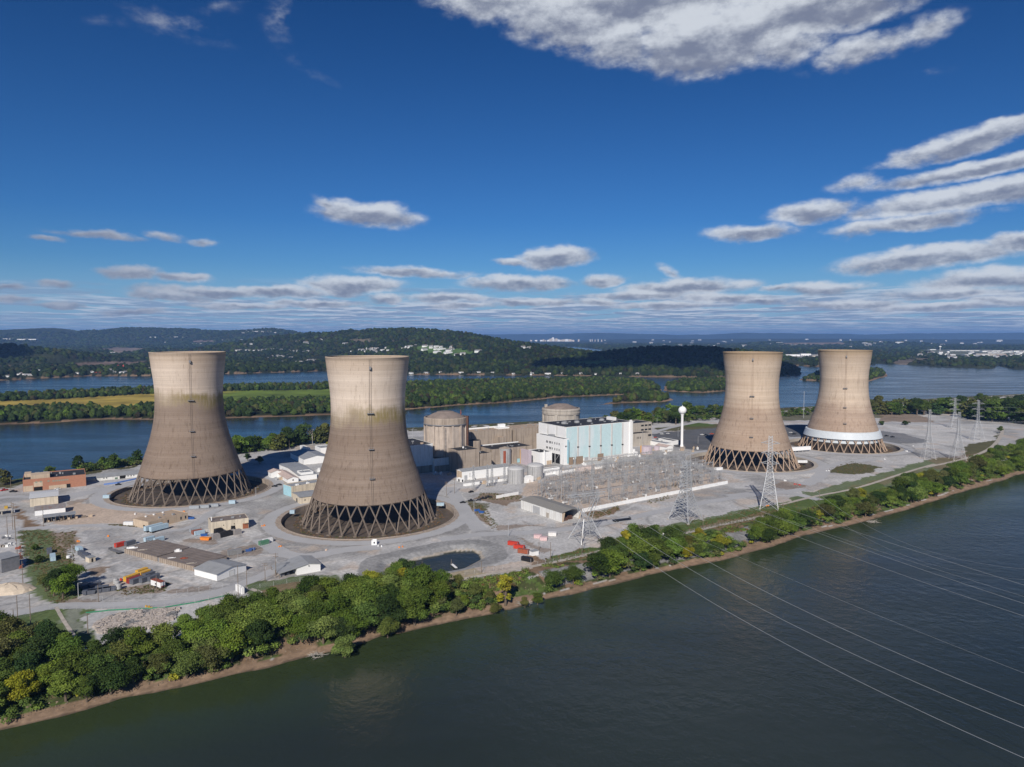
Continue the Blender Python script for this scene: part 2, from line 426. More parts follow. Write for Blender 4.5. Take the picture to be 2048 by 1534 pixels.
def dline(x, y, pts, closed=False):
    best = np.full(x.shape, 1e9); n = len(pts)
    for i in range(n if closed else n - 1):
        x0, y0 = pts[i]; x1, y1 = pts[(i + 1) % n]
        dx, dy = x1 - x0, y1 - y0; L = dx * dx + dy * dy + 1e-9
        t = np.clip(((x - x0) * dx + (y - y0) * dy) / L, 0, 1)
        best = np.minimum(best, np.hypot(x - x0 - t * dx, y - y0 - t * dy))
    return best
def sdist(x, y, poly):
    d = dline(x, y, poly, True); return np.where(inpoly(x, y, poly), d, -d)
def gridmesh(X, Y, Z):
    ny, nx = X.shape
    V = np.stack([X.ravel(), Y.ravel(), Z.ravel()], 1)
    i = np.arange((ny - 1) * (nx - 1)); r = i // (nx - 1); c = i % (nx - 1); a = r * nx + c
    return V, np.stack([a, a + 1, a + nx + 1, a + nx], 1)

TOWERS = dict(A=(-267.8, 579.0), B=(-102.2, 495.5), C=(245.4, 714.5), D=(389.0, 819.0))
# ------------------------------------------------------------------ ground, water, hills
def groundmat(name, s1, s2, amp1, amp2, bump=0.0):
    m = bpy.data.materials.new(name); m.use_nodes = True; t = m.node_tree; b = t.nodes['Principled BSDF']
    b.inputs['Roughness'].default_value = .95; b.inputs['Specular IOR Level'].default_value = .12
    at = N(t, 'ShaderNodeVertexColor'); at.layer_name = 'Col'
    g = N(t, 'ShaderNodeNewGeometry')
    def nz(s, det):
        n = N(t, 'ShaderNodeTexNoise'); t.links.new(g.outputs['Position'], n.inputs[0]); n.inputs['Scale'].default_value = s
        n.inputs['Detail'].default_value = det; n.inputs['Roughness'].default_value = .62; return n.outputs['Fac']
    f1 = SM(t, nz(s1, 4), .3, .7, 1 - amp1, 1 + amp1, 'LINEAR'); f2 = SM(t, nz(s2, 6), .3, .7, 1 - amp2, 1 + amp2, 'LINEAR')
    f = MN(t, 'MULTIPLY', f1, f2); cx = N(t, 'ShaderNodeCombineXYZ')
    for i in range(3): t.links.new(f, cx.inputs[i])
    t.links.new(MIX(t, 1.0, at.outputs['Color'], cx.outputs[0], 'MULTIPLY'), b.inputs['Base Color'])
    if bump:
        bp = N(t, 'ShaderNodeBump'); bp.inputs['Strength'].default_value = bump; bp.inputs['Distance'].default_value = .3
        t.links.new(nz(1.1, 5), bp.inputs['Height']); t.links.new(bp.outputs[0], b.inputs['Normal'])
    return m
M_ground = groundmat('ground_cover', .045, .5, .16, .26, .35)
M_far = groundmat('forested_land', .0015, .012, .35, .45, 0)
M_road = mat('worn_asphalt', (.415, .417, .425), .9, .07, .12, stain=(.34, .34, .345), stain_amt=.6, stain_scale=(.06, .06, .06))
M_track = mat('gravel_track', (.42, .38, .33), .95, .2, .3)

# river water: dark body, fine wind ripples, calmer streaks
def watermat():
    m = bpy.data.materials.new('river_water'); m.use_nodes = True; t = m.node_tree; b = t.nodes['Principled BSDF']
    g = N(t, 'ShaderNodeNewGeometry')
    def nz(sx, sy, s, det, rough=.6, rz=.55):
        mp = N(t, 'ShaderNodeMapping'); t.links.new(g.outputs['Position'], mp.inputs[0]); mp.inputs['Scale'].default_value = (sx, sy, 1); mp.inputs['Rotation'].default_value = (0, 0, rz)
        n = N(t, 'ShaderNodeTexNoise'); t.links.new(mp.outputs[0], n.inputs[0]); n.inputs['Scale'].default_value = s; n.inputs['Detail'].default_value = det; n.inputs['Roughness'].default_value = rough
        return n.outputs['Fac']
    big = SM(t, nz(.4, 1, .012, 5), .40, .66)
    b.inputs['Base Color'].default_value = (.016, .024, .021, 1)
    sx = N(t, 'ShaderNodeSeparateXYZ'); t.links.new(g.outputs['Position'], sx.inputs[0])
    bb = MN(t, 'SUBTRACT', MN(t, 'MULTIPLY', sx.outputs[1], cos(SA)), MN(t, 'MULTIPLY', sx.outputs[0], sin(SA)))
    bb = MN(t, 'ADD', bb, MN(t, 'MULTIPLY', nz(.5, 1, .02, 5), 60))
    sh = MN(t, 'MULTIPLY', SM(t, bb, 238, 318), MN(t, 'LESS_THAN', bb, 345))
    t.links.new(MIX(t, sh, MIX(t, big, (.024, .032, .026), (.030, .040, .036)), (.034, .050, .020)), b.inputs['Base Color'])
    b.inputs['IOR'].default_value = 1.33
    b.inputs['Specular IOR Level'].default_value = .42
    t.links.new(SM(t, nz(.25, 1, .02, 6), .38, .62, .12, .26), b.inputs['Roughness'])
    h = MN(t, 'ADD', MN(t, 'MULTIPLY', nz(1, 1, .16, 4), 1.4), MN(t, 'MULTIPLY', nz(1.0, .45, 1.0, 3), .22))
    bp = N(t, 'ShaderNodeBump'); bp.inputs['Distance'].default_value = .65
    t.links.new(SM(t, nz(.3, 1, .008, 4), .35, .65, .22, .72), bp.inputs['Strength'])
    t.links.new(h, bp.inputs['Height']); t.links.new(bp.outputs[0], b.inputs['Normal'])
    return m
M_water = watermat()
rr = np.array([1, 150, 300, 600, 1200, 2500, 5000, 10000, 20000, 45000.]); aa = np.linspace(0, 2 * pi, 65)[:-1]
mb = MB()
for k in range(len(rr) - 1):
    for i in range(64):
        j = (i + 1) % 64
        mb.add([(rr[k] * cos(aa[i]), rr[k] * sin(aa[i]), WZ), (rr[k + 1] * cos(aa[i]), rr[k + 1] * sin(aa[i]), WZ), (rr[k + 1] * cos(aa[j]), rr[k + 1] * sin(aa[j]), WZ), (rr[k] * cos(aa[j]), rr[k] * sin(aa[j]), WZ)], [(0, 1, 2, 3)])
struct(mb.build('water', M_water))

NEARSH = [(0, 1462.7), (102, 1437), (246, 1396), (307, 1386), (437, 1355), (564, 1328), (650, 1309), (719, 1290), (764, 1273), (805, 1266), (890, 1246), (986, 1226), (1003, 1219), (1017, 1219), (1065, 1205), (1188, 1178), (1300, 1150), (1420, 1127), (1520, 1100), (1608, 1071), (1739, 1042), (1788, 1026), (1918, 987), (1967, 973), (2035, 951)]
FARSH = [(2300, 775), (2048, 790), (1900, 798), (1750, 806), (1700, 812), (1580, 818), (1450, 826), (1350, 832), (1260, 838), (1100, 845), (1000, 850), (860, 858), (760, 862), (640, 868), (480, 898), (420, 905), (270, 925), (100, 950), (0, 968), (-200, 985)]
ISL = [S(-420, 300), S(-200, 297)] + [P(u, v, WZ) for u, v in NEARSH] + [S(900, 292), S(1300, 288), S(2600, 280), S(2600, 760)] + [P(u, v, WZ) for u, v in FARSH] + [S(-420, 790)]
POND = [(774, 1147), (779, 1133), (800, 1128), (839, 1119), (907, 1104), (941, 1102), (957, 1108), (962, 1119), (930, 1136), (907, 1142), (850, 1150), (800, 1155)]
PONDW = [P(u, v, -2.6) for u, v in POND]
def island_h(x, y):
    a, b = toS(x, y)
    n = fbm(x, y, 22, 3) - .5; n2 = fbm(x, y, 6, 9) - .5
    s = sdist(x, y, ISL) + n * 5
    # beach, then the bank up to the yard
    h = np.where(s < 0, WZ + s * .25, WZ + np.minimum(s, 7) * .16)
    up = np.clip((s - 6) / 17, 0, 1); up = up * up * (3 - 2 * up)
    h = h + up * 4.88 * np.where(s > 0, 1, 0)
    h = np.where(s > 5, h + n2 * 1.2 * (1 - up) * np.clip((s - 5) / 4, 0, 1), h)
    h = np.maximum(h, WZ - 3)
    # settling pond
    dp = -sdist(x, y, PONDW)
    h = np.minimum(h, np.maximum(-4.0, -2.6 + dp * .42))
    # sunken tower basins
    for k, (tx, ty) in TOWERS.items():
        r = np.hypot(x - tx, y - ty); h = np.where(r < 61.8, -3.6, h)
    return np.where(h > -.02, np.minimum(h, 0), h), s
avals = np.concatenate([np.arange(-400, 0, 2.5), np.arange(0, 640, 1.25), np.arange(640, 1100, 2.0), np.arange(1100, 2500, 7)])
bvals = np.concatenate([np.arange(272, 620, 1.2), np.arange(620, 1010, 2.6)])
A_, B_ = np.meshgrid(avals, bvals)
X = A_ * cos(SA) - B_ * sin(SA); Y = A_ * sin(SA) + B_ * cos(SA)
Z, SD = island_h(X, Y)
C_GRAV = (.45, .445, .44); C_GRAVD = (.31, .305, .30); C_GRASS = (.085, .125, .035); C_DRY = (.21, .145, .095); C_SAND = (.50, .39, .30)
C_BEACH = (.25, .175, .12); C_ASPH = (.17, .175, .185); C_DARK = (.085, .09, .10); C_RIP = (.21, .21, .21); C_SCRUB = (.105, .10, .05); C_UNDER = (.060, .070, .028); C_LGRAV = (.55, .54, .52)
Cc = np.zeros(X.shape + (3,)); Cc[:] = C_GRAV
wx = X + (fbm(X, Y, 14, 21) - .5) * 12 + (fbm(X, Y, 3.5, 25) - .5) * 4; wy = Y + (fbm(X, Y, 14, 31) - .5) * 12 + (fbm(X, Y, 3.5, 35) - .5) * 4
def paint(poly, c, k=1.0, warp=True, z=0.0):
    pp = [P(u, v, z) for u, v in poly]
    m = inpoly(wx if warp else X, wy if warp else Y, pp)
    Cc[m] = Cc[m] * (1 - k) + np.array(c) * k
# broad mottling of the gravel
mo = fbm(X, Y, 38, 41); mo2 = fbm(X, Y, 9, 43)
Cc[:] = Cc * (1 - .36 * np.clip((mo - .48) * 4, 0, 1))[..., None] + 0
mk = np.clip((mo2 - .62) * 6, 0, 1)[..., None] * .45; Cc[:] = Cc * (1 - mk) + np.array(C_LGRAV) * mk
mk = (np.clip((fbm(X, Y, 18, 47) - .60) * 7, 0, 1) * .5)[..., None]; Cc[:] = Cc * (1 - mk) + np.array(C_SAND) * mk
# pale shoulders of the ring roads and dark wheel tracks
for k_, (tx, ty) in TOWERS.items():
    r_ = np.hypot(X - tx, Y - ty) + (fbm(X, Y, 7, 101) - .5) * 2.5
    m = ((r_ > 74) & (r_ < 76.5)) | ((r_ > 62) & (r_ < 65)); Cc[m] = Cc[m] * .3 + np.array((.26, .255, .25)) * .7
TR = random.Random(4)
for _ in range(190):
    u_, v_ = (TR.uniform(60, 620), TR.uniform(1030, 1200)) if TR.random() < .6 else (TR.uniform(880, 1700), TR.uniform(880, 1060)); x_, y_ = P(u_, v_); an_ = TR.uniform(0, 6.28); cu_ = TR.uniform(-.05, .05); pl_ = [(x_, y_)]
    for _q in range(9): an_ += cu_ * 6; x_ += 6 * cos(an_); y_ += 6 * sin(an_); pl_.append((x_, y_))
    xs_ = [q[0] for q in pl_]; ys_ = [q[1] for q in pl_]; idx = np.nonzero((X > min(xs_) - 3) & (X < max(xs_) + 3) & (Y > min(ys_) - 3) & (Y < max(ys_) + 3))
    if len(idx[0]) == 0: continue
    d_ = dline(X[idx], Y[idx], pl_); tc_ = TR.choice([(.27, .27, .27), (.30, .29, .28), (.54, .53, .52), (.50, .46, .42)]); w_ = TR.uniform(.9, 2.6); k_ = (np.clip(1 - d_ / w_, 0, 1) * .85)[:, None]
    Cc[idx] = Cc[idx] * (1 - k_) + np.array(tc_) * k_
# sandy yard at far left, parking lots, painted tower shadow
paint([(100, 1040), (150, 1005), (230, 1010), (300, 1030), (260, 1048), (180, 1048), (130, 1052)], C_SAND, .8)
paint([(30, 1003), (60, 1040), (90, 1052), (50, 1055), (35, 1030)], C_DRY)
paint([(1304, 868), (1462, 850), (1440, 905), (1382, 900), (1350, 893), (1320, 885)], C_DARK, .9)
paint([(1560, 850), (1620, 850), (1615, 880), (1575, 872)], C_DARK, .9)  # shadow beside the banded tower, painted into the ground colour
paint([(1755, 861), (1870, 875), (1846, 886), (1762, 887)], C_ASPH, .9)
paint([(1310, 856), (1460, 846), (1462, 853), (1316, 864)], C_SCRUB)
paint([(1366, 850), (1400, 845), (1430, 850), (1410, 853), (1370, 854)], C_GRASS)
paint([(1560, 826), (1760, 822), (1765, 836), (1560, 842)], C_SCRUB, .85)
paint([(1760, 815), (1860, 835), (1870, 845), (1760, 843)], C_DRY, .8)
paint([(1760, 848), (2000, 848), (1990, 890), (1930, 900), (1850, 880), (1800, 865)], C_LGRAV, .55)
paint([(1925, 893), (1985, 880), (2000, 860), (1990, 900), (1960, 925), (1930, 930)], C_SCRUB)
paint([(1650, 940), (1700, 922), (1760, 935), (1745, 945), (1700, 950), (1660, 945)], C_SCRUB)
paint([(1585, 992), (1700, 962), (1800, 935), (1880, 915), (1960, 918), (1900, 950), (1770, 985), (1640, 1020), (1590, 1012)], C_GRASS, .85)
paint([(1700, 975), (1800, 945), (1850, 935), (1830, 950), (1720, 985)], C_DRY, .4)
paint([(1860, 918), (1960, 905), (1940, 935), (1870, 940)], C_DRY, .6)
paint([(1300, 1062), (1330, 1052), (1520, 1014), (1590, 1000), (1600, 1018), (1500, 1050), (1340, 1080), (1290, 1075)], C_GRASS, .85)
paint([(1420, 1050), (1560, 1018), (1590, 1025), (1450, 1062)], C_DRY, .6)
paint([(1170, 1100), (1250, 1075), (1300, 1065), (1290, 1085), (1200, 1115)], C_GRASS, .8)
paint([(1080, 1130), (1170, 1095), (1200, 1110), (1120, 1135)], C_DRY)
for pl_ in ([(165, 1060), (215, 1058), (255, 1085), (225, 1108), (185, 1095)], [(230, 1100), (300, 1118), (330, 1150), (280, 1140), (215, 1120)], [(330, 1060), (390, 1048), (400, 1062), (345, 1085), (300, 1080)], [(430, 1160), (520, 1128), (600, 1100), (640, 1108), (540, 1150), (470, 1178)], [(940, 1060), (1010, 1062), (1060, 1090), (1020, 1120), (990, 1090)], [(1040, 1062), (1180, 1046), (1300, 1022), (1300, 1030), (1160, 1062), (1080, 1078)], [(1500, 960), (1560, 975), (1640, 962), (1660, 975), (1560, 990)], [(1700, 905), (1800, 893), (1830, 903), (1760, 915)]): paint(pl_, (.28, .28, .285), .55)
for pl_ in ([(650, 1010), (700, 1003), (690, 1020), (640, 1030)], [(905, 990), (930, 985), (935, 1030), (915, 1040)], [(1500, 945), (1600, 945), (1640, 952), (1560, 960)], [(1100, 1060), (1200, 1045), (1190, 1052), (1110, 1070)], [(1620, 930), (1650, 925), (1640, 950), (1610, 955)]): paint(pl_, C_LGRAV, .7)
for pl_ in ([(380, 1075), (430, 1082), (420, 1090), (370, 1083)], [(330, 1180), (420, 1170), (400, 1185), (330, 1190)], [(590, 1160), (700, 1150), (690, 1160), (600, 1170)], [(1560, 962), (1620, 968), (1600, 985), (1540, 975)], [(130, 1005), (170, 995), (165, 1005), (140, 1010)], [(1240, 1045), (1330, 1052), (1300, 1062)], [(640, 1170), (700, 1160), (740, 1165), (690, 1175)]): paint(pl_, C_DRY, .6)
# around the small yard by the switchyard
paint([(960, 985), (1045, 990), (1045, 1000), (1005, 1012), (955, 998)], C_DRY, .85)
paint([(925, 1010), (960, 1010), (965, 1028), (985, 1050), (1000, 1060), (950, 1038)], C_DRY, .8)
paint([(935, 1000), (970, 1006), (970, 1022), (940, 1015)], C_SCRUB, .8)
paint([(990, 1050), (1090, 1046), (1120, 1040), (1000, 1062)], C_DRY, .6)
paint([(1170, 1030), (1235, 1012), (1240, 1020), (1190, 1038)], C_DRY)
paint([(1060, 965), (1240, 925), (1330, 915), (1455, 962), (1165, 1024), (1090, 1000), (1040, 990)], C_SAND, .7)
paint([(1230, 1015), (1440, 968), (1470, 975), (1300, 1005)], C_GRAVD, .6)
paint([(1045, 1115), (1068, 1112), (1100, 1128), (1060, 1135)], C_DRY)
paint([(1030, 1075), (1075, 1090), (1110, 1100), (1090, 1110)], C_DRY, .6)
# left yard
paint([(35, 1062), (92, 1060), (150, 1125), (160, 1195), (105, 1212), (62, 1180), (50, 1120)], C_GRASS, .9)
paint([(95, 1065), (150, 1062), (160, 1085), (130, 1100), (160, 1130), (120, 1120)], C_DRY, .75)
paint([(130, 1072), (150, 1075), (148, 1090), (125, 1088)], C_SCRUB, .7)
paint([(210, 1050), (270, 1047), (290, 1056), (240, 1060)], C_SCRUB, .6)
paint([(180, 1138), (215, 1134), (210, 1152), (185, 1150)], C_DRY, .8)
paint([(225, 1178), (340, 1165), (330, 1182), (250, 1192)], C_DRY, .7)
paint([(160, 1185), (240, 1180), (300, 1195), (200, 1205)], C_GRAVD, .7)
paint([(110, 1203), (160, 1196), (200, 1200), (170, 1208), (120, 1212)], C_DRY, .6)
paint([(440, 1100), (530, 1085), (520, 1105), (440, 1122)], C_DRY, .55)
paint([(590, 1010), (620, 1000), (640, 1020), (600, 1030)], C_DRY, .5)
paint([(480, 1168), (600, 1150), (750, 1145), (830, 1120), (960, 1140), (1000, 1150), (900, 1170), (760, 1165), (600, 1190), (500, 1200)], C_GRASS, .9)
paint([(-30, 1232), (60, 1226), (110, 1217), (180, 1225), (190, 1290), (-30, 1300)], C_GRASS, .95)
paint([(120, 1220), (175, 1228), (185, 1270), (150, 1265)], C_GRAVD, .5)
paint([(1085, 1122), (1180, 1096), (1300, 1064), (1450, 1034), (1600, 1004), (1700, 978), (1760, 965), (1790, 980), (1600, 1033), (1450, 1062), (1300, 1092), (1190, 1112), (1095, 1142)], C_GRASS, .92)
paint([(1400, 1052), (1560, 1018), (1600, 1020), (1440, 1062)], C_DRY, .8)
paint([(1090, 1136), (1180, 1112), (1190, 1120), (1110, 1142)], C_DRY, .8)
paint([(520, 1175), (620, 1160), (660, 1165), (560, 1195), (500, 1205)], C_DRY, .75)
paint([(650, 1140), (740, 1135), (770, 1150), (700, 1160)], C_LGRAV, .7)
paint([(850, 1140), (980, 1130), (1060, 1120), (1060, 1135), (960, 1155), (880, 1160)], C_SAND, .6)
paint([(1190, 920), (1330, 895), (1420, 900), (1420, 920), (1300, 935)], C_GRAVD, .5)
# pond slopes, beach, bank
dpn = -sdist(X, Y, PONDW); m = (dpn > -2) & (dpn < 16) & (B_ > 330); Cc[m] = np.array((.27, .27, .27)) * (.8 + .4 * fbm(X, Y, 2.4, 87)[m])[:, None]; m = (dpn > .5) & (dpn < 2.0); Cc[m] = (.36, .32, .27); m = dpn < .3; Cc[m] = (.05, .055, .045)
rip = np.clip((SD - 3) / 4, 0, 1) * (SD < 27)
ripmask = (A_ > 215) & (A_ < 420) & (SD > 9) & (SD < 23)
bank = (SD < 30) & (SD > 5.5)
bn = fbm(X, Y, 9, 77)
Cc[bank] = C_UNDER
m = bank & (bn > .56); Cc[m] = C_DRY
m = bank & (bn < .40); Cc[m] = C_GRASS
m = ripmask & (fbm(X, Y, 30, 79) > .33); Cc[m] = np.array(C_RIP) * (0.7 + .6 * fbm(X, Y, 2.4, 81)[m])[:, None]
bw = 6.4 + 9 * (fbm(X, Y, 26, 83) - .5)
m = (SD <= bw) & (SD > -1); Cc[m] = (np.array(C_BEACH) * (.75 + .5 * fbm(X, Y, 3, 85)[..., None]))[m]
m = (SD <= 1.1) & (SD > -1); Cc[m] = (.115, .085, .06)
m = SD <= -.6; Cc[m] = (.05, .05, .035)
backm = (B_ > 620) & (SD > 4) & (SD < 60); m = backm & (bn > .35); Cc[m] = np.array(C_SCRUB) * .8
V, F = gridmesh(X, Y, Z)
o = bpy.data.objects.new('ground', npmesh('ground', V, F, M_ground, Cc.reshape(-1, 3), smooth=False)); COL.objects.link(o); struct(o)
# pond water
mb = MB(); mb.add([(x, y, -2.75) for x, y in [P(u, v, -2.6) for u, v in POND]], [tuple(range(len(POND) - 1, -1, -1))])
mb2 = MB(); cx_ = sum(p[0] for p in PONDW) / len(PONDW); cy_ = sum(p[1] for p in PONDW) / len(PONDW)
mb2.add([(cx_ + (x - cx_) * 1.06, cy_ + (y - cy_) * 1.08, -2.75) for x, y in PONDW], [tuple(range(len(POND)))])
o = mb2.build('pond_water', M_water); struct(o)

# roads: strips a few centimetres above the ground
def strip(name, pts, w, m, z=.05, px=True, closed=False):
    p = [P(u, v) for u, v in pts] if px else pts
    # smooth
    for _ in range(3):
        q = [] if closed else [p[0]]
        rng = range(len(p)) if closed else range(len(p) - 1)
        for i in rng:
            a, b = p[i], p[(i + 1) % len(p)]
            q += [(a[0] * .75 + b[0] * .25, a[1] * .75 + b[1] * .25), (a[0] * .25 + b[0] * .75, a[1] * .25 + b[1] * .75)]
        if not closed: q.append(p[-1])
        p = q
    vs = []; n = len(p)
    for i in range(n):
        a = p[(i - 1) % n] if (closed or i > 0) else p[i]; b = p[(i + 1) % n] if (closed or i < n - 1) else p[i]
        d = (b[0] - a[0], b[1] - a[1]); L = hypot(*d) + 1e-9; nx, ny = -d[1] / L, d[0] / L
        k = w / 2 * (1 + .07 * sin(i * 1.7))
        vs += [(p[i][0] - nx * k, p[i][1] - ny * k, z), (p[i][0] + nx * k, p[i][1] + ny * k, z)]
    fs = [(2 * i, 2 * i + 2, 2 * i + 3, 2 * i + 1) for i in range(n - 1)]
    if closed: fs.append((2 * n - 2, 0, 1, 2 * n - 1))
    mb = MB(); mb.add(vs, fs); return struct(mb.build(name, m))
for k, (tx, ty) in TOWERS.items():
    R = 69.5; pts = [(tx + R * cos(t), ty + R * sin(t)) for t in np.linspace(0, 2 * pi, 25)[:-1]]
    strip('road', pts, 9.0, M_road, .048 + .004 * 'ABCD'.index(k), px=False, closed=True)
strip('road', [(-60, 1247), (0, 1232), (60, 1222), (110, 1211), (200, 1211), (300, 1210), (380, 1200), (460, 1178), (540, 1145), (600, 1118), (650, 1105)], 8, M_road, .068)
strip('road', [(-40, 1074), (20, 1064), (50, 1056), (110, 1054), (190, 1049), (290, 1060), (360, 1062), (395, 1048), (420, 1025), (440, 1018)], 6, M_road, .072)
strip('road', [(120, 1000), (180, 984), (230, 975), (290, 968)], 12, M_road, .076)
strip('road', [(-30, 1000), (30, 992), (80, 996), (130, 990), (180, 982)], 8, M_road, .08)
strip('road', [(880, 1080), (960, 1068), (1060, 1066), (1140, 1058), (1230, 1043), (1330, 1020), (1420, 1003), (1500, 990), (1560, 985), (1610, 978)], 9, M_road, .084)
strip('road', [(900, 975), (915, 1000), (935, 1030), (960, 1062)], 11, M_road, .088)
strip('road', [(1608, 970), (1640, 955), (1650, 935), (1690, 925), (1750, 918)], 12, M_road, .092)
strip('road', [(1300, 867), (1340, 855), (1400, 843), (1470, 838), (1560, 842), (1700, 845), (1850, 848), (2010, 853), (2200, 860)], 9, M_road, .096)
strip('road', [(520, 1078), (545, 1095), (570, 1110), (620, 1115), (680, 1100), (760, 1094)], 11, M_road, .1)
strip('road', [(1455, 992), (1520, 985), (1580, 985), (1640, 1000)], 9, M_road, .104)
strip('path', [(1560, 1010), (1631, 992), (1690, 982), (1736, 970), (1790, 952), (1834, 938), (1870, 928)], 3.2, M_track, .108)
strip('path', [(1850, 935), (1900, 925), (1950, 912), (1985, 895), (2003, 872), (2006, 855)], 4, M_track, .112)
strip('path', [(900, 1164), (960, 1152), (1024, 1140), (1098, 1127), (1185, 1107), (1240, 1092), (1330, 1076), (1450, 1048), (1560, 1026)], 3.4, M_track, .116)
strip('path', [(112, 1214), (126, 1240), (150, 1275)], 1.6, M_track, .118)
strip('path', [(500, 1178), (522, 1184), (520, 1195), (495, 1205)], 2.6, M_track, .12)

# ---------------------------------------------------------------- land beyond the back channel
def PW(l): return [P(u, v, WZ) for u, v in l]
L1 = PW([(-330, 868), (17, 849), (85, 847), (219, 838), (301, 840), (455, 837), (581, 833), (660, 830), (816, 819), (912, 811), (1035, 804), (1110, 795), (1233, 790), (1300, 787), (1322, 781), (1318, 772), (1295, 765), (1200, 760), (1000, 764), (810, 769), (660, 772), (450, 776), (300, 782), (150, 788), (0, 795), (-330, 806)])
L2 = PW([(1328, 782), (1400, 786), (1470, 781), (1500, 770), (1440, 762), (1360, 764), (1330, 772)])
L3 = PW([(1190, 811), (1250, 806), (1330, 804), (1345, 800), (1325, 790), (1262, 791), (1240, 800)])
L5 = PW([(1600, 760), (1700, 765), (1736, 763), (1777, 752), (1770, 742), (1700, 737), (1640, 744)])
L4 = PW([(-900, 772), (-200, 765), (0, 761), (100, 756), (175, 752), (300, 752), (512, 746), (650, 742), (812, 749), (1012, 750), (1299, 754), (1449, 756), (1558, 753), (1603, 750), (1604, 744), (1580, 738), (1568, 731), (1600, 732), (1640, 733.5), (1766, 727.5), (1886, 733), (1986, 738), (1995, 731), (2020, 738), (2150, 741), (2700, 745)]) + [(60000, 4000), (60000, 60000), (-60000, 60000), (-60000, 4000)]
LAKE = PW([(1092, 695), (1150, 693.8), (1205, 699), (1197, 706), (1170, 712), (1142, 712), (1112, 704)])
th = np.radians(np.linspace(-54, 54, 1300)); rad = 930 * (46000 / 930) ** (np.linspace(0, 1, 560) ** 1.0)
T_, R_ = np.meshgrid(th, rad); X = R_ * np.sin(T_); Y = R_ * np.cos(T_)
RIDGES = []
def ridge(pts, w):   # (u, v, distance): crest seen at (u, v)
    RIDGES.append(([(lambda q: (q[0], q[1], q[2] - (16 if d < 6500 else 12 if d < 11000 else 0)))(PD(u, v, d)) for u, v, d in pts], w))
ridge([(-300, 664, 9500), (0, 659, 9500), (95, 655, 9500), (170, 662, 9600), (225, 660, 9500), (270, 655, 9500), (380, 658, 9500), (470, 663, 9600), (525, 658, 9000), (600, 667, 8800)], 900)
ridge([(560, 672, 5200), (640, 664, 5000), (720, 660, 4800), (790, 656, 4500), (840, 656, 4300), (880, 660, 4100), (930, 670, 3800), (985, 682, 3500), (1040, 690, 3300), (1085, 702, 3150), (1120, 714, 3050)], 520)
ridge([(1165, 714, 2900), (1220, 700, 2900), (1290, 692, 2850), (1400, 691, 2850), (1450, 696, 2800), (1530, 706, 2700), (1580, 722, 2600)], 260)
ridge([(-500, 680, 3400), (0, 687, 3300), (60, 694, 3300), (120, 706, 3400), (170, 722, 3500)], 330)
ridge([(600, 669, 27000), (930, 669, 27000), (1130, 668.4, 26500), (1200, 665.8, 25000), (1300, 668.2, 25000), (1345, 670.5, 26000), (1420, 669.0, 25000), (1500, 666.0, 24000), (1600, 666.8, 24000), (1690, 668.2, 24000), (1725, 669.8, 24500), (1800, 667.4, 24000), (2048, 665.6, 24000), (2500, 665, 24000)], 1400)
ridge([(1230, 679, 17000), (1500, 678, 15500), (1700, 678, 15000), (2048, 680, 14500), (2400, 680, 14500)], 900)
ridge([(1540, 684, 9500), (1660, 683, 9500), (1800, 684, 9000)], 500)
ridge([(180, 700, 5200), (420, 693, 5400), (620, 690, 6000)], 500)
FIELDS = [([(140, 730), (195, 725), (300, 724), (300, 730), (240, 735), (160, 737)], (.17, .125, .10)),
          ([(195, 699), (235, 695), (300, 698), (280, 704), (230, 708)], (.20, .155, .125)),
          ([(-20, 733), (52, 730), (52, 737), (-20, 739)], (.16, .12, .09)),
          ([(700, 679), (745, 681), (830, 683), (745, 685), (690, 684)], (.13, .11, .08)),
          ([(815, 696), (870, 692), (960, 706), (965, 713), (920, 714), (860, 709)], (.075, .13, .035)),
          ([(1085, 733), (1150, 724), (1258, 718), (1262, 721), (1210, 730), (1130, 733)], (.095, .15, .03)),
          ([(1780, 723), (1850, 716), (1890, 724), (1800, 730)], (.16, .13, .10)),
          ([(0, 702), (8, 690), (60, 700)], C_UNDER),
          ([(380, 683), (430, 681), (430, 686), (385, 687)], (.17, .13, .12)),
          ([(1560, 686), (1680, 683), (1690, 689), (1570, 691)], (.20, .15, .12)),
          ([(1560, 716), (1600, 709), (1660, 709), (1660, 718), (1600, 719)], (.38, .36, .34)),
          ([(1820, 700), (2060, 700), (2060, 714), (1900, 716)], (.13, .14, .10))]
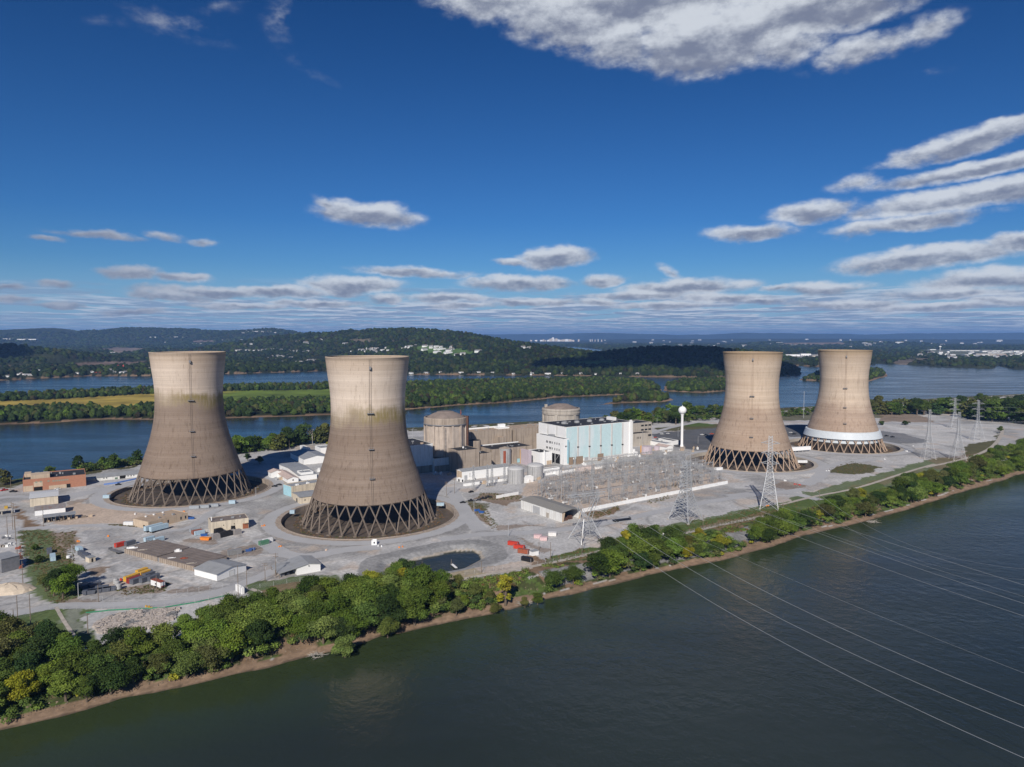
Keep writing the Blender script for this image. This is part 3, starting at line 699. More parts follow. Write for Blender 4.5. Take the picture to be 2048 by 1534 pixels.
def far_h(x, y):
    s1 = np.maximum.reduce([sdist(x, y, L) + (fbm(x, y, 60, 5) - .5) * 14 for L in (L1, L2, L3, L5)])
    s4 = sdist(x, y, L4) + (fbm(x, y, 90, 6) - .5) * 20
    lk = sdist(x, y, LAKE)
    s4 = np.minimum(s4, -lk)
    h1 = np.where(s1 > 0, WZ + np.minimum(s1, 22) * .14, WZ + np.maximum(s1, -12) * .25)
    h4 = np.where(s4 > 0, WZ + np.minimum(s4, 60) * .12, WZ + np.maximum(s4, -12) * .25)
    r = np.hypot(x, y)
    roll = (fbm(x, y, 1400, 61) - .35) * 34 * np.clip((r - 5200) / 3500, 0, 1) * np.clip(s4 / 700, 0, 1)
    h4 = h4 + np.maximum(roll, 0)
    for pts, w in RIDGES:
        best = np.zeros(x.shape)
        for (x0, y0, z0), (x1, y1, z1) in zip(pts[:-1], pts[1:]):
            dx, dy = x1 - x0, y1 - y0; L = dx * dx + dy * dy
            t = np.clip(((x - x0) * dx + (y - y0) * dy) / L, 0, 1); d = np.hypot(x - x0 - t * dx, y - y0 - t * dy)
            best = np.maximum(best, (z0 + t * (z1 - z0) - WZ) * np.exp(-(d / w) ** 2))
        best = best * (1 + (fbm(x, y, w * .35, 65) - .5) * .22 * (best < best.max() * .93))
        h4 = np.where(s4 > 0, np.maximum(h4, WZ + best * np.clip(s4 / 120, 0, 1)), h4)
    return h1, h4, s1, s4
def far_z(x, y):
    a, b, s, t = far_h(np.atleast_1d(float(x)), np.atleast_1d(float(y))); return float(a[0] if s[0] > t[0] else b[0])
PGT = np.concatenate([np.arange(900, 6000, 14.0), np.arange(6000, 12000, 40.0), np.arange(12000, 30000, 200.0)])
def PG(u, v):
    """where the view through photo point (u, v) first meets the far land"""
    d = pdir(u, v); x = d[0] / d[1] * PGT; y = PGT; z = HC + d[2] / d[1] * PGT
    a, b, s, t = far_h(x, y); h = np.maximum(np.where(s > t, a, b), WZ); k = np.nonzero(z <= h + .5)[0]
    k = k[0] if len(k) else int(np.argmin(z - h)); return float(x[k]), float(y[k]), float(h[k])
H1, H4, S1, S4 = far_h(X, Y)
land = np.where(S1 > S4, H1, H4); ss = np.maximum(S1, S4)
fieldmask = np.zeros(X.shape, bool)
Cc = np.zeros(X.shape + (3,)); nA = fbm(X, Y, 220, 91)
Cc[:] = np.array((.024, .031, .014)); Cc += (np.array((.016, .010, .003))[None, None] * (fbm(X, Y, 420, 93)[..., None] - .35))
wxx = X + (fbm(X, Y, 80, 95) - .5) * 60; wyy = Y + (fbm(X, Y, 80, 97) - .5) * 60
for poly, c in FIELDS:
    # a field lies on the land seen at those photo points: walk each ray to the ground height near it
    pts = [PG(u, v)[:2] for u, v in poly]
    m = inpoly(wxx, wyy, pts); fieldmask |= m; Cc[m] = c
FLD1 = [P(u, v, -4) for u, v in [(-300, 822), (0, 806), (60, 801), (150, 797), (300, 789), (440, 783), (560, 781), (660, 780), (660, 797), (560, 801), (450, 803), (300, 809), (230, 820), (200, 812), (100, 815), (0, 819), (-300, 832)]]
FLD1 = [P(u, v, -3) for u, v in [(-300, 812), (0, 803), (110, 799), (150, 797), (300, 788), (440, 783), (560, 781), (672, 779), (672, 800), (560, 803), (450, 805), (300, 812), (235, 826), (200, 826), (190, 815), (100, 817), (0, 822), (-300, 835)]]
m = inpoly(X, Y, FLD1); fieldmask |= m
Cc[m] = (np.array((.33, .25, .055)) * np.clip((-X - 640) / 90, 0, 1)[..., None] + np.array((.12, .17, .03)) * (1 - np.clip((-X - 640) / 90, 0, 1))[..., None])[m]
m = (ss < 9) & (ss > -2) & (R_ < 3500); Cc[m] = (.22, .15, .10)
m = ss < -2; Cc[m] = (.03, .03, .02)
rough = RS.rand(*X.shape) * np.clip((R_ - 1200) / 1800, 0, 1) * 9 * (~fieldmask) * (ss > 15)
V, F = gridmesh(X, Y, land + rough)
o = bpy.data.objects.new('hills', npmesh('hills', V, F, M_far, Cc.reshape(-1, 3), smooth=False)); COL.objects.link(o); struct(o)
# ------------------------------------------------------------------ cooling towers
def towermat(name, lower, upper, zc, moss, seed):
    """cast concrete: lift lines, soot-darkened lower shell, algae at the edge of the dark zone, rain streaks"""
    m = bpy.data.materials.new(name); m.use_nodes = True; t = m.node_tree; b = t.nodes['Principled BSDF']
    b.inputs['Roughness'].default_value = .95; b.inputs['Specular IOR Level'].default_value = .12
    tcn = N(t, 'ShaderNodeTexCoord'); sp = N(t, 'ShaderNodeSeparateXYZ'); t.links.new(tcn.outputs['Object'], sp.inputs[0]); z = sp.outputs[2]
    def nz(scl, det=5, r=.6, off=0.0):
        mp = N(t, 'ShaderNodeMapping'); t.links.new(tcn.outputs['Object'], mp.inputs[0]); mp.inputs['Scale'].default_value = scl; mp.inputs['Location'].default_value = (seed * 7.3 + off, seed * 3.1, off)
        n = N(t, 'ShaderNodeTexNoise'); t.links.new(mp.outputs[0], n.inputs[0]); n.inputs['Scale'].default_value = 1; n.inputs['Detail'].default_value = det; n.inputs['Roughness'].default_value = r
        return n.outputs['Fac']
    edge = MN(t, 'ADD', z, MN(t, 'MULTIPLY', MN(t, 'SUBTRACT', nz((.05, .05, .05), 4), .5), 26))
    edge = MN(t, 'ADD', edge, MN(t, 'MULTIPLY', MN(t, 'SUBTRACT', nz((.8, .8, .02), 4, .6, 21), .5), 7))
    f = SM(t, edge, zc - 9, zc + 9)
    c = MIX(t, f, lower, upper)
    # ring bands of single pours
    band = nz((.004, .004, .42), 5, .75); c = MIX(t, SM(t, band, .35, .65, 0, .55, 'LINEAR'), c, MIX(t, 1.0, c, (.66, .62, .58), 'MULTIPLY'))
    band2 = nz((.003, .003, .09), 3, .6, 11); c = MIX(t, SM(t, band2, .40, .62, 0, .45, 'LINEAR'), c, MIX(t, 1.0, c, (1.12, 1.10, 1.08), 'MULTIPLY'))
    # formwork lines, horizontal and vertical
    zl = MN(t, 'FRACT', MN(t, 'DIVIDE', z, 1.55)); hl = MN(t, 'MULTIPLY', MN(t, 'LESS_THAN', zl, .10), .22)
    ang = MN(t, 'ARCTAN2', sp.outputs[1], sp.outputs[0]); al = MN(t, 'FRACT', MN(t, 'MULTIPLY', ang, 144 / 6.28318)); vl = MN(t, 'MULTIPLY', MN(t, 'LESS_THAN', al, .12), .14)
    c = MIX(t, MN(t, 'MAXIMUM', hl, vl), c, MIX(t, 1.0, c, (.55, .5, .45), 'MULTIPLY'))
    # rain streaks, stronger low down
    st = nz((.55, .55, .028), 5, .65, 5); c = MIX(t, MN(t, 'MULTIPLY', SM(t, st, .50, .72), SM(t, z, 10, 100, .75, .30, 'LINEAR')), c, MIX(t, 1.0, c, (.50, .46, .44), 'MULTIPLY'))
    st2 = nz((1.3, 1.3, .06), 3, .6, 9); c = MIX(t, MN(t, 'MULTIPLY', SM(t, st2, .64, .70), .6), c, MIX(t, 1.0, c, (.42, .38, .36), 'MULTIPLY'))
    blot = nz((.02, .02, .02), 3, .5, 3); c = MIX(t, SM(t, blot, .42, .68, 0, .5), c, MIX(t, 1.0, c, (.80, .76, .74), 'MULTIPLY'))
    if moss:
        zz_ = MN(t, 'ABSOLUTE', MN(t, 'SUBTRACT', edge, zc)); k = SM(t, zz_, 8.5, 1.0)
        az_ = MN(t, 'SUBTRACT', sp.outputs[0], 0.0); right = SM(t, sp.outputs[0], -10, 12, .35, 1.0)
        k = MN(t, 'MULTIPLY', MN(t, 'MULTIPLY', k, right), SM(t, nz((.7, .7, .09), 4, .6, 13), .25, .6, .35, .9))
        c = MIX(t, k, c, (.215, .17, .065))
    c = MIX(t, SM(t, MN(t, 'ADD', z, MN(t, 'MULTIPLY', nz((.03, .03, .03), 3), 16)), 104, 122, 0, .8), c, MIX(t, 1.0, c, (.76, .73, .70), 'MULTIPLY'))
    # scorched yellow rim
    c = MIX(t, SM(t, MN(t, 'ADD', z, MN(t, 'MULTIPLY', nz((.1, .1, .1), 3), 8)), 106, 116, 0, .40 if not moss else .12), c, (.30, .21, .11))
    t.links.new(c, b.inputs['Base Color'])
    return m
LB = (.262, .208, .168); UB = (.62, .53, .445)
TM = dict(A=towermat('tower_concrete_dark', LB, UB, 79, True, 1), B=towermat('tower_concrete_mossy', LB, (.66, .565, .475), 74, True, 2),
          C=towermat('tower_concrete_tan', (.40, .31, .24), (.56, .455, .355), 58, False, 3), D=towermat('tower_concrete_banded', (.40, .31, .245), (.56, .46, .365), 50, False, 4))
PROF = [(39.4, 16.7), (38.3, 20), (36.7, 25), (34.9, 30.5), (33.0, 36), (31.4, 41), (30.0, 46), (28.8, 51), (27.75, 56), (26.95, 61), (26.35, 66.5), (26.0, 72), (25.85, 78), (25.95, 84), (26.3, 89.5), (26.9, 95), (27.65, 100.5), (28.25, 106), (28.8, 111), (29.0, 113.2)]
TLBL = dict(A='cooling tower at far left with a dull brown band, nearest the brick building',
            B='big cooling tower with yellow green algae above its dark lower shell, behind the pond',
            C='tan cooling tower with bare crossed columns, between switchyard and white water tower',
            D='tan cooling tower with a white collar above its columns, rightmost of the four')
NL = 32
def make_tower(k):
    tx, ty = TOWERS[k]; zs = 1.012 if k == 'A' else (0.985 if k in 'CD' else 1.0)
    t = thing('cooling_tower', TLBL[k], 'cooling tower', (tx, ty, 0), 0, 'hyperbolic cooling towers')
    prof = [(r, z * zs) for r, z in PROF]
    inner = [(r - (.9 if z < 20 else .35), z * zs) for r, z in reversed(PROF)]
    rim = [(prof[-1][0] + .12, prof[-1][1] + .1), (prof[-1][0] + .12, prof[-1][1] + .8), (prof[-1][0] - .9, prof[-1][1] + .8)]
    mb = MB(); mb.lathe(prof + rim + inner + [(prof[0][0] - .1, 15.7 * zs), prof[0]], 112)
    mb.build('shell', TM[k], t, smooth=True)
    mp = M_legdark if k in 'AB' else M_legtan
    top = 16.9 * zs; rt, rb = 39.0, 47.0
    zb = -3.0
    leg = MB(); dphi = 2 * pi / NL
    # one leg leaning clockwise, one leaning counter-clockwise, then copied round
    protos = []
    for s in (-1, 1):
        q = MB(); q.beam((rb * cos(-s * dphi * .04), rb * sin(-s * dphi * .04), zb), (rt * cos(s * dphi), rt * sin(s * dphi), top), .78, .66, n=4)
        protos.append(q)
    ft = MB(); ft.obox(rb + .2, 0, zb - .6, 3.0, 3.6, 1.9, 0, .6)
    base = []
    for i in range(NL):
        for j, q in enumerate(protos):
            if i == 0: o = q.build('leg', mp, t); base.append(o)
            else:
                o = base[j].copy(); COL.objects.link(o); o.parent = t; o.rotation_euler = (0, 0, i * dphi)
        if i == 0: fo = ft.build('footing', mp, t)
        else:
            o = fo.copy(); COL.objects.link(o); o.parent = t; o.rotation_euler = (0, 0, i * dphi)
    # inspection ladder up the face towards the river, with its landings
    ca = {'A': 2, 'B': 3, 'C': 1, 'D': 4}[k]; az0 = -pi / 2 + radians(ca) - atan2(tx, ty)
    mb = MB(); pts = [(r + .5, z) for r, z in prof]
    for da in (-.55, .55):
        for (r0, z0), (r1, z1) in zip(pts[:-1], pts[1:]):
            a0 = az0 + da / r0; a1 = az0 + da / r1
            mb.beam((r0 * cos(a0), r0 * sin(a0), z0), (r1 * cos(a1), r1 * sin(a1), z1), .12, caps=False)
    lad = mb.build('ladder', M_legdark if k in 'AB' else M_legtan, t)
    for zt in ((76, 52, 33) if k in 'AB' else (70, 48, 30)):
        zt *= zs; r = np.interp(zt, [p[1] for p in prof], [p[0] for p in prof]) + .9
        mb = MB(); mb.obox(r * cos(az0), r * sin(az0), zt, 2.0, 4.6 if zt > 60 else 3.4, .35, az0)
        for da in (-1.6, 1.6): mb.beam(((r + .9) * cos(az0 + da / r), (r + .9) * sin(az0 + da / r), zt), ((r + .9) * cos(az0 + da / r), (r + .9) * sin(az0 + da / r), zt + 1.6), .12)
        mb.beam(((r + .9) * cos(az0 - 1.6 / r), (r + .9) * sin(az0 - 1.6 / r), zt + 1.6), ((r + .9) * cos(az0 + 1.6 / r), (r + .9) * sin(az0 + 1.6 / r), zt + 1.6), .14)
        mb.build('landing', M_steeld, t)
    mb = MB(); r = prof[-2][0] + .8; mb.obox(r * cos(az0), r * sin(az0), 106 * zs, 1.0, 1.3, 2.0, az0); mb.build('warning_light', M_steeld, t)
    # pale run-off stain panel beside the ladder
    # sunken basin: wall, sloping apron, floor
    mb = MB(); mb.lathe([(60.6, -3.3), (60.6, .35), (61.5, .35), (61.5, .02), (64.6, .03)], 96); mb.build('basin_wall', M_conc if k in 'AB' else M_concl, t)
    mb = MB(); mb.lathe([(60.8, -3.0), (56, -2.95), (51, -2.6), (48, -2.4), (45, -2.6), (38, -2.9), (.5, -2.95)], 96); mb.build('basin_floor', M_dirt, t)
    if k == 'D':
        mb = MB(); mb.lathe([(40.8, 12.6), (41.9, 12.0), (42.4, 12.2), (40.0, 19.6), (38.2, 20.2)], 96); mb.build('collar', M_collar, t)
        mb = MB(); mb.lathe([(39.2, 7.6), (40.0, 7.5), (39.6, 12.2), (38.8, 12.3)], 96); mb.build('lower_band', M_collar, t)
        mb = MB()
        for i in range(7): mb.lathe([(40.0 + (7 - i) * .15, -2.2 + i * 1.3), (40.5 + (7 - i) * .15, -1.3 + i * 1.3)], 72)
        mb.lathe([(39.5, -2.4), (39.0, 8)], 72); mb.build('louvres', M_dirt, t)
    return t
M_legdark = mat('soot_brown_concrete_leg', (.165, .133, .108), .92, .12, .4)
M_legtan = mat('tan_concrete_leg', (.36, .265, .195), .92, .10, .4)
M_collar = mat('pale_collar_cladding', (.56, .60, .63), .5, .04, .3)
for k in 'ABCD': make_tower(k)

# ------------------------------------------------------------------ building helper
def shell(mb, L, W, H, roof='flat', rise=1.2, par=.5):
    """walls in material 0, roof in separate builder"""
    rb = MB()
    if roof == 'flat':
        mb.add([(0, 0, 0), (L, 0, 0), (L, W, 0), (0, W, 0), (0, 0, H), (L, 0, H), (L, W, H), (0, W, H)], [(0, 1, 5, 4), (1, 2, 6, 5), (2, 3, 7, 6), (3, 0, 4, 7)])
        t = .35; z = H - par
        mb.add([(t, t, z), (L - t, t, z), (L - t, W - t, z), (t, W - t, z), (t, t, H), (L - t, t, H), (L - t, W - t, H), (t, W - t, H), (0, 0, H), (L, 0, H), (L, W, H), (0, W, H)],
               [(4, 5, 1, 0), (5, 6, 2, 1), (6, 7, 3, 2), (7, 4, 0, 3), (8, 9, 5, 4), (9, 10, 6, 5), (10, 11, 7, 6), (11, 8, 4, 7)])
        rb.add([(t, t, z + .01), (L - t, t, z + .01), (L - t, W - t, z + .01), (t, W - t, z + .01)], [(0, 1, 2, 3)])
        rb.add([(t, t, z - .3), (L - t, t, z - .3), (L - t, W - t, z - .3), (t, W - t, z - .3)], [(3, 2, 1, 0)])
    elif roof == 'x':      # ridge along x (length)
        mb.add([(0, 0, 0), (L, 0, 0), (L, W, 0), (0, W, 0), (0, 0, H), (L, 0, H), (L, W, H), (0, W, H), (0, W / 2, H + rise), (L, W / 2, H + rise)],
               [(0, 1, 5, 4), (2, 3, 7, 6), (1, 2, 6, 9, 5), (3, 0, 4, 8, 7)])
        e = .5; t = .25; k = rise / (W / 2) * e
        for sg in (0, 1):
            y0, y1 = (-e, W / 2) if sg == 0 else (W + e, W / 2)
            rb.add([(-e, y0, H - k + .05), (L + e, y0, H - k + .05), (L + e, y1, H + rise + .05), (-e, y1, H + rise + .05), (-e, y0, H - k + .05 + t), (L + e, y0, H - k + .05 + t), (L + e, y1, H + rise + .05 + t), (-e, y1, H + rise + .05 + t)],
                   [(4, 5, 6, 7), (3, 2, 1, 0), (0, 1, 5, 4), (1, 2, 6, 5), (3, 0, 4, 7)])
    elif roof == 'y':      # ridge along y (depth)
        mb.add([(0, 0, 0), (L, 0, 0), (L, W, 0), (0, W, 0), (0, 0, H), (L, 0, H), (L, W, H), (0, W, H), (L / 2, 0, H + rise), (L / 2, W, H + rise)],
               [(0, 1, 5, 8, 4), (1, 2, 6, 5), (2, 3, 7, 9, 6), (3, 0, 4, 7)])
        e = .5; t = .25; k = rise / (L / 2) * e
        for sg in (0, 1):
            x0, x1 = (-e, L / 2) if sg == 0 else (L + e, L / 2)
            rb.add([(x0, -e, H - k + .05), (x1, -e, H + rise + .05), (x1, W + e, H + rise + .05), (x0, W + e, H - k + .05), (x0, -e, H - k + .05 + t), (x1, -e, H + rise + .05 + t), (x1, W + e, H + rise + .05 + t), (x0, W + e, H - k + .05 + t)],
                   [(4, 5, 6, 7), (3, 2, 1, 0), (0, 1, 5, 4), (2, 3, 7, 6), (0, 4, 7, 3)])
    elif roof == 'shed':   # high at back
        mb.add([(0, 0, 0), (L, 0, 0), (L, W, 0), (0, W, 0), (0, 0, H), (L, 0, H), (L, W, H + rise), (0, W, H + rise)], [(0, 1, 5, 4), (1, 2, 6, 5), (2, 3, 7, 6), (3, 0, 4, 7)])
        e = .4; t = .2
        rb.add([(-e, -e, H), (L + e, -e, H), (L + e, W + e, H + rise + .1), (-e, W + e, H + rise + .1), (-e, -e, H + t), (L + e, -e, H + t), (L + e, W + e, H + rise + .1 + t), (-e, W + e, H + rise + .1 + t)],
               [(4, 5, 6, 7), (3, 2, 1, 0), (0, 1, 5, 4), (1, 2, 6, 5), (3, 0, 4, 7), (2, 3, 7, 6)])
    return rb
def opening(parent, name, m, face, a, z, w, h, L, W, off=.06, th=.12):
    """flat-set element on a face of the L x W box: a = distance along the face"""
    mb = MB()
    if face == 'f': mb.box(a, -off, z, a + w, -off + th, z + h)
    elif face == 'l': mb.box(-off, a, z, -off + th, a + w, z + h)
    elif face == 'r': mb.box(L + off - th, a, z, L + off, a + w, z + h)
    elif face == 'b': mb.box(a, W + off - th, z, a + w, W + off, z + h)
    return mb.build(name, m, parent)

def bldg(name, label, corner, uR=None, uL=None, vT=None, ang=33, L=None, W=None, H=None, wall=None, roofm=None, roof='flat', rise=1.2, par=.5, right_corner=False, cat='building', group=None, wallname='wall', z0=0.0):
    x, y = P(*corner, z0) if isinstance(corner[0], (int, float)) and corner[1] > 500 and corner[0] < 2100 else corner
    a = radians(ang)
    if H is None: H = zat(x, y, vT) - z0
    if L is None: L = abs(solve_len(x, y, z0, a, uR))
    if right_corner: x -= L * cos(a); y -= L * sin(a)
    if W is None: W = abs(solve_len(x, y, z0, a + pi / 2, uL))
    t = thing(name, label, cat, (x, y, z0), a, group)
    mb = MB(); rb = shell(mb, L, W, H, roof, rise, par)
    w_ = mb.build(wallname, wall or M_white, t); rb.build('roof', roofm or M_roofg, t)
    t['_d'] = (L, W, H)
    if roof == 'flat' and L > 11 and W > 9 and cat == 'building':
        rr2 = random.Random(int(x * 10) % 9973)
        for i in range(2 + int(L * W / 260)):
            qx, qy = rr2.uniform(.12, .85) * L, rr2.uniform(.15, .8) * W; mb = MB(); s_ = rr2.uniform(.7, 1.7)
            if rr2.random() < .4: mb.cyl(qx, qy, H - par, H + rr2.uniform(.3, 1.0), s_ * .45, n=8)
            else: mb.box(qx, qy, H - par, qx + s_ * 1.3, qy + s_, H + rr2.uniform(.3, 1.0))
            mb.build('roof_vent', M_roofg, t)
    return t, L, W, H
# ------------------------------------------------------------------ the plant's buildings (site grid runs 33 degrees)
def B(*a, **k): return bldg(*a, **k)
def dim(t): return tuple(t['_d'])
# turbine hall
M_palebay = mat('pale_grey_bay', (.55, .53, .52), .7, .06, .3, stain=(.38, .36, .34), stain_amt=.5, stain_scale=VS)
t, L, W, H = B('turbine_hall', 'long pale cyan and white turbine hall with a black roof, left of the water tower', (1132, 927), uR=1265.5, uL=1077, H=37.0, wall=M_white, roofm=M_roofd, par=.25)
nb = 6; bw = L / nb
for i in range(nb):
    m = M_cyan if i < nb - 1 else M_bwhite
    mb = MB(); mb.box(i * bw + (.4 if i == 0 else 1.2), -.25, 3.0, (i + 1) * bw - 1.2, .05, H - .6); mb.build('cladding_panel', m, t)
    if i:
        mb = MB(); mb.box(i * bw - .55, -.7, 0, i * bw + .55, .05, H - 1); mb.build('downpipe_bay', M_palebay, t)
        opening(t, 'vent', M_dark, 'f', i * bw - .9, H * .42 - i * .6, 1.8, 1.2, L, W, off=.9, th=.9)
mb = MB(); mb.box(L - 5.2, -1.3, 0, L - 2.6, .05, H + 1.8); mb.build('stair_column', M_bwhite, t)
for i in range(4):
    mb = MB(); mb.lathe([(2.9, H - .3), (2.9, H + 1.2), (2.2, H + 1.9), (.3, H + 2.3)], 14, L * (.17 + .19 * i), W * .5, False, True); mb.build('roof_vent', M_roofg, t, smooth=False)
mb = MB(); mb.box(L * .86, W * .35, H - .3, L * .90, W * .6, H + 3.2); mb.build('roof_unit', M_bwhite, t)
mb = MB(); mb.box(-.22, .5, H * .45, .05, W * .30, H * .98); mb.box(-.22, W * .36, 0, .05, W * .62, H * .98); mb.box(-.22, W * .68, 0, .05, W - .4, H * .98); mb.build('side_cladding', M_bwhite, t)
# service block in front of its left end
x, y = P(1131, 929.5)
t, L, W, H = B('service_block', 'white service block with two rows of small windows, left of the cyan hall', (1128, 930), uR=1137.5, uL=1073, vT=878, wall=M_bwhite, roofm=M_roofd)
for r in (H * .72, H * .49):
    for a_ in (W * .16, W * .235, W * .31, W * .335 + W * .07, W * .46, W * .50, W * .57, W * .61):
        opening(t, 'window', M_glass, 'l', a_, r, 1.2, 2.3, L, W)
opening(t, 'loading_bay', M_dark, 'l', W * .13, 0.05, W * .32, H * .36, L, W, .08)
for a_ in (.25, .62): opening(t, 'vent', M_glass, 'f', L * a_, H * .68, 1.5, 1.4, L, W, .1)
mb = MB(); mb.beam((-.5, W * .30, 0), (-.5, W * .30, H * .36), .7); mb.beam((-.5, W * .30, 2), (-.5, W * .16, H * .34), .4); mb.build('brace', M_steel, t)
mb = MB(); mb.box(L - 2.1, -.18, 1, L - .2, .05, H - 1); mb.build('cyan_corner_panel', M_cyand, t)
mb = MB(); mb.box(L * .2, W * .45, H - .5, L * .8, W * .6, H + 1.5); mb.build('roof_unit', M_roofg, t)
t, L, W, H = B('pump_house', 'white cube building with black roof directly behind the right grey tank', (1080, 931), uR=1104, uL=1056, vT=905, wall=M_bwhite, roofm=M_roofd)
mb = MB(); mb.cyl(L * .32, -.8, 0, H + 1.6, .75, n=10); mb.build('flue', M_bwhite, t)
opening(t, 'door', M_tan, 'f', L * .55, .05, L * .42, 4, L, W)
t, L, W, H = B('lilac_shed', 'faded lilac metal shed between concrete walls and the white cube', (1057, 931.5), uR=1063, uL=1040, vT=902, wall=M_lilac, roofm=M_lilac, roof='flat')
opening(t, 'orange_corner', mat('faded_orange', (.62, .38, .12), .7, .1), 'l', W - 1.2, .1, 1.1, H - .3, L, W, .1)
t, L, W, H = B('tank_wall', 'low white wall building with a black roof between the right grey tank and the service block', (1088, 945), uR=1119, uL=1082, vT=938, wall=M_bwhite, roofm=M_roofd)
# reactor buildings
M_ribs = mat('ribbed_pale_concrete', (.46, .39, .33), .92, .12, .2, stain=(.20, .16, .135), stain_amt=.65, stain_scale=(.5, .5, .03))
def reactor(label, u0, u1, vrim, vtop, D, style):
    uc = (u0 + u1) / 2; x = (uc - 1024) / FPX * D; y = D; r = (u1 - u0) / 2 * D / FPX; zr = zat(x, y - r * .0, vrim); zt = zat(x, y, vtop)
    t = thing('reactor_building', label, 'reactor building', (x, y, 0), 0)
    mb = MB(); mb.lathe([(r - .6, 0), (r - .6, zr - 6.5)], 48)
    nbut = 14 if style else 6
    for i in range(nbut):
        a_ = 2 * pi * i / nbut + .2; w = 2.0 if style else 3.2
        mb.obox((r - .3) * cos(a_), (r - .3) * sin(a_), 0, 1.6, w, zr - 6.5, a_)
    mb.build('containment_wall', M_ribs if style else M_concl, t)
    mb = MB(); mb.lathe([(r - .7, zr - 6.6), (r + .3, zr - 6.5), (r + .3, zr - .6), (r - .2, zr), (r - 1.2, zr)], 48)
    if not style: mb.lathe([(r + .35, zr - 2.2), (r + .6, zr - 2.1), (r + .6, zr - 1.2), (r + .35, zr - 1.1)], 48); mb.lathe([(r + .35, zr - 5.2), (r + .6, zr - 5.1), (r + .6, zr - 4.4), (r + .35, zr - 4.3)], 48)
    mb.build('ring_girder', M_conc if style else M_concl, t)
    if style:
        mb = MB(); mb.lathe([(r + .35, zr - 6.9), (r + .75, zr - 6.8), (r + .75, zr - 6.0), (r + .35, zr - 5.9)], 48); mb.build('walkway', M_steeld, t)
    mb = MB(); h = zt - zr + 1.2; rr_ = r - 1.1
    mb.lathe([(rr_, zr - .9)] + [(rr_ * q, zr - 1.2 + h * (1 - q ** 2.1)) for q in (1, .92, .82, .7, .58, .45)] + [(rr_ * .42, zr - 1.2 + h * .90), (rr_ * .3, zr - 1.2 + h * .96), (rr_ * .12, zr - 1.2 + h)], 48, cap1=True); mb.build('dome', M_dome, t, smooth=False)
    if style:
        mb = MB(); mb.obox((r + .6) * cos(-.15), (r + .6) * sin(-.15), 0, 3.2, 3.4, zr + 1.0, -.15); mb.build('stair_tower', M_steelr, t)
        mb = MB(); mb.cyl(r * .72, 0, zr, zt + 1, .35); mb.obox(r * .72, 0, zr + 3, 1.2, 1.2, 1.0); mb.build('vent_pipe', M_rust, t)
        mb = MB()
        for q in np.arange(4, zr - 8, 1.3): mb.obox((r + .05) * cos(-1.48), (r + .05) * sin(-1.48), q, .3, 1.7, .25, -1.48)
        mb.build('ladder', M_steeld, t)
    else:
        mb = MB(); mb.obox(-r * .80, 2, zr - .4, 3.2, 3, 4.2); mb.build('vent_box', M_concl, t)
    return t
M_tankr = mat('pale_tank_roof', (.46, .46, .46), .6, .08, .3)
M_dome = mat('stained_dome', (.235, .19, .165), .95, .12, .12, stain=(.13, .11, .095), stain_amt=.5, stain_scale=(.12, .12, .2))
M_rust = mat('rust_red', (.26, .07, .04), .8, .15, .5)
reactor('dirty brown reactor building with a rust streaked stair tower, directly behind the mossy cooling tower', 847.5, 933, 833, 821.5, 683, True)
reactor('cleaner pale reactor building behind the black roof of the turbine hall', 1085, 1160, 815.5, 807, 792, False)
# concrete auxiliary and fuel buildings
t, L, W, H = B('turbine_shed', 'tall white flank building shaded by the mossy cooling tower', (866, 943), L=62, W=44, vT=887, wall=M_white, roofm=M_roofd, right_corner=True, par=.3)
mb = MB(); mb.box(0, -.3, 0, L, .05, 6.5); mb.build('concrete_plinth', M_conc, t)
mb = MB(); mb.cyl(L * .86, W * .12, H - .4, H + 1, 1.7); mb.build('roof_vent', M_roofs, t)
t, L, W, H = B('side_annex', 'lower white annex at the right end of the shaded flank building', (901, 941), L=17.0, W=20, vT=914, wall=M_white, roofm=M_roofd, right_corner=True)
mb = MB(); mb.box(0, -.3, 0, L, .05, 6.0); mb.build('concrete_plinth', M_conc, t)
t, L, W, H = B('auxiliary_building', 'square concrete building with a flat black roof in front of the brown reactor building', (917, 948), uR=958.5, uL=875, vT=901.5, wall=M_conc, roofm=M_roofd, par=.3)
mb = MB(); mb.cyl(L * .55, W * .3, H - .4, H + 1.2, .9); mb.build('roof_vent', M_bwhite, t)
opening(t, 'pipe', M_steeld, 'f', 1.2, 1, .35, H * .8, L, W, .3)
t, L, W, H = B('auxiliary_annex', 'lower concrete annex stepping down from the square black roofed building', (959.5, 942), uR=983, W=16, vT=907.5, wall=M_conc, roofm=M_roofd)
t, L, W, H = B('fuel_building', 'long high concrete fuel building with a sand coloured roof and white parapet', (946, 919), uR=1024, W=17, vT=863.5, wall=M_conc, roofm=M_roofs, par=.5)
mb = MB(); mb.box(0, W - .6, H, L * 1.02, W + .2, H + 1.6); mb.box(L * .72, W * .3, H - .4, L * 1.0, W * .9, H + 1.0); mb.build('white_parapet', M_bwhite, t)
mb = MB(); mb.box(L * .80, W * .55, H + 1, L * .95, W * .8, H + 4.2); mb.build('roof_unit', M_bwhite, t)
mb = MB()
for i in range(3): mb.box(L * (.86 + .045 * i), -.7, 2, L * (.86 + .045 * i) + 1.1, .05, H - .8)
mb.build('pilasters', M_conc, t)
t, L, W, H = B('control_building', 'plain concrete block with a sandy roof touching the white end of the turbine hall', (1036, 912), uR=1100, W=26, vT=857, wall=M_conc, roofm=M_roofs, par=.4)
t, L, W, H = B('stair_head', 'small concrete box standing against the long fuel building', (1001, 917), uR=1012, uL=989, vT=875, wall=M_conc, roofm=M_roofs)
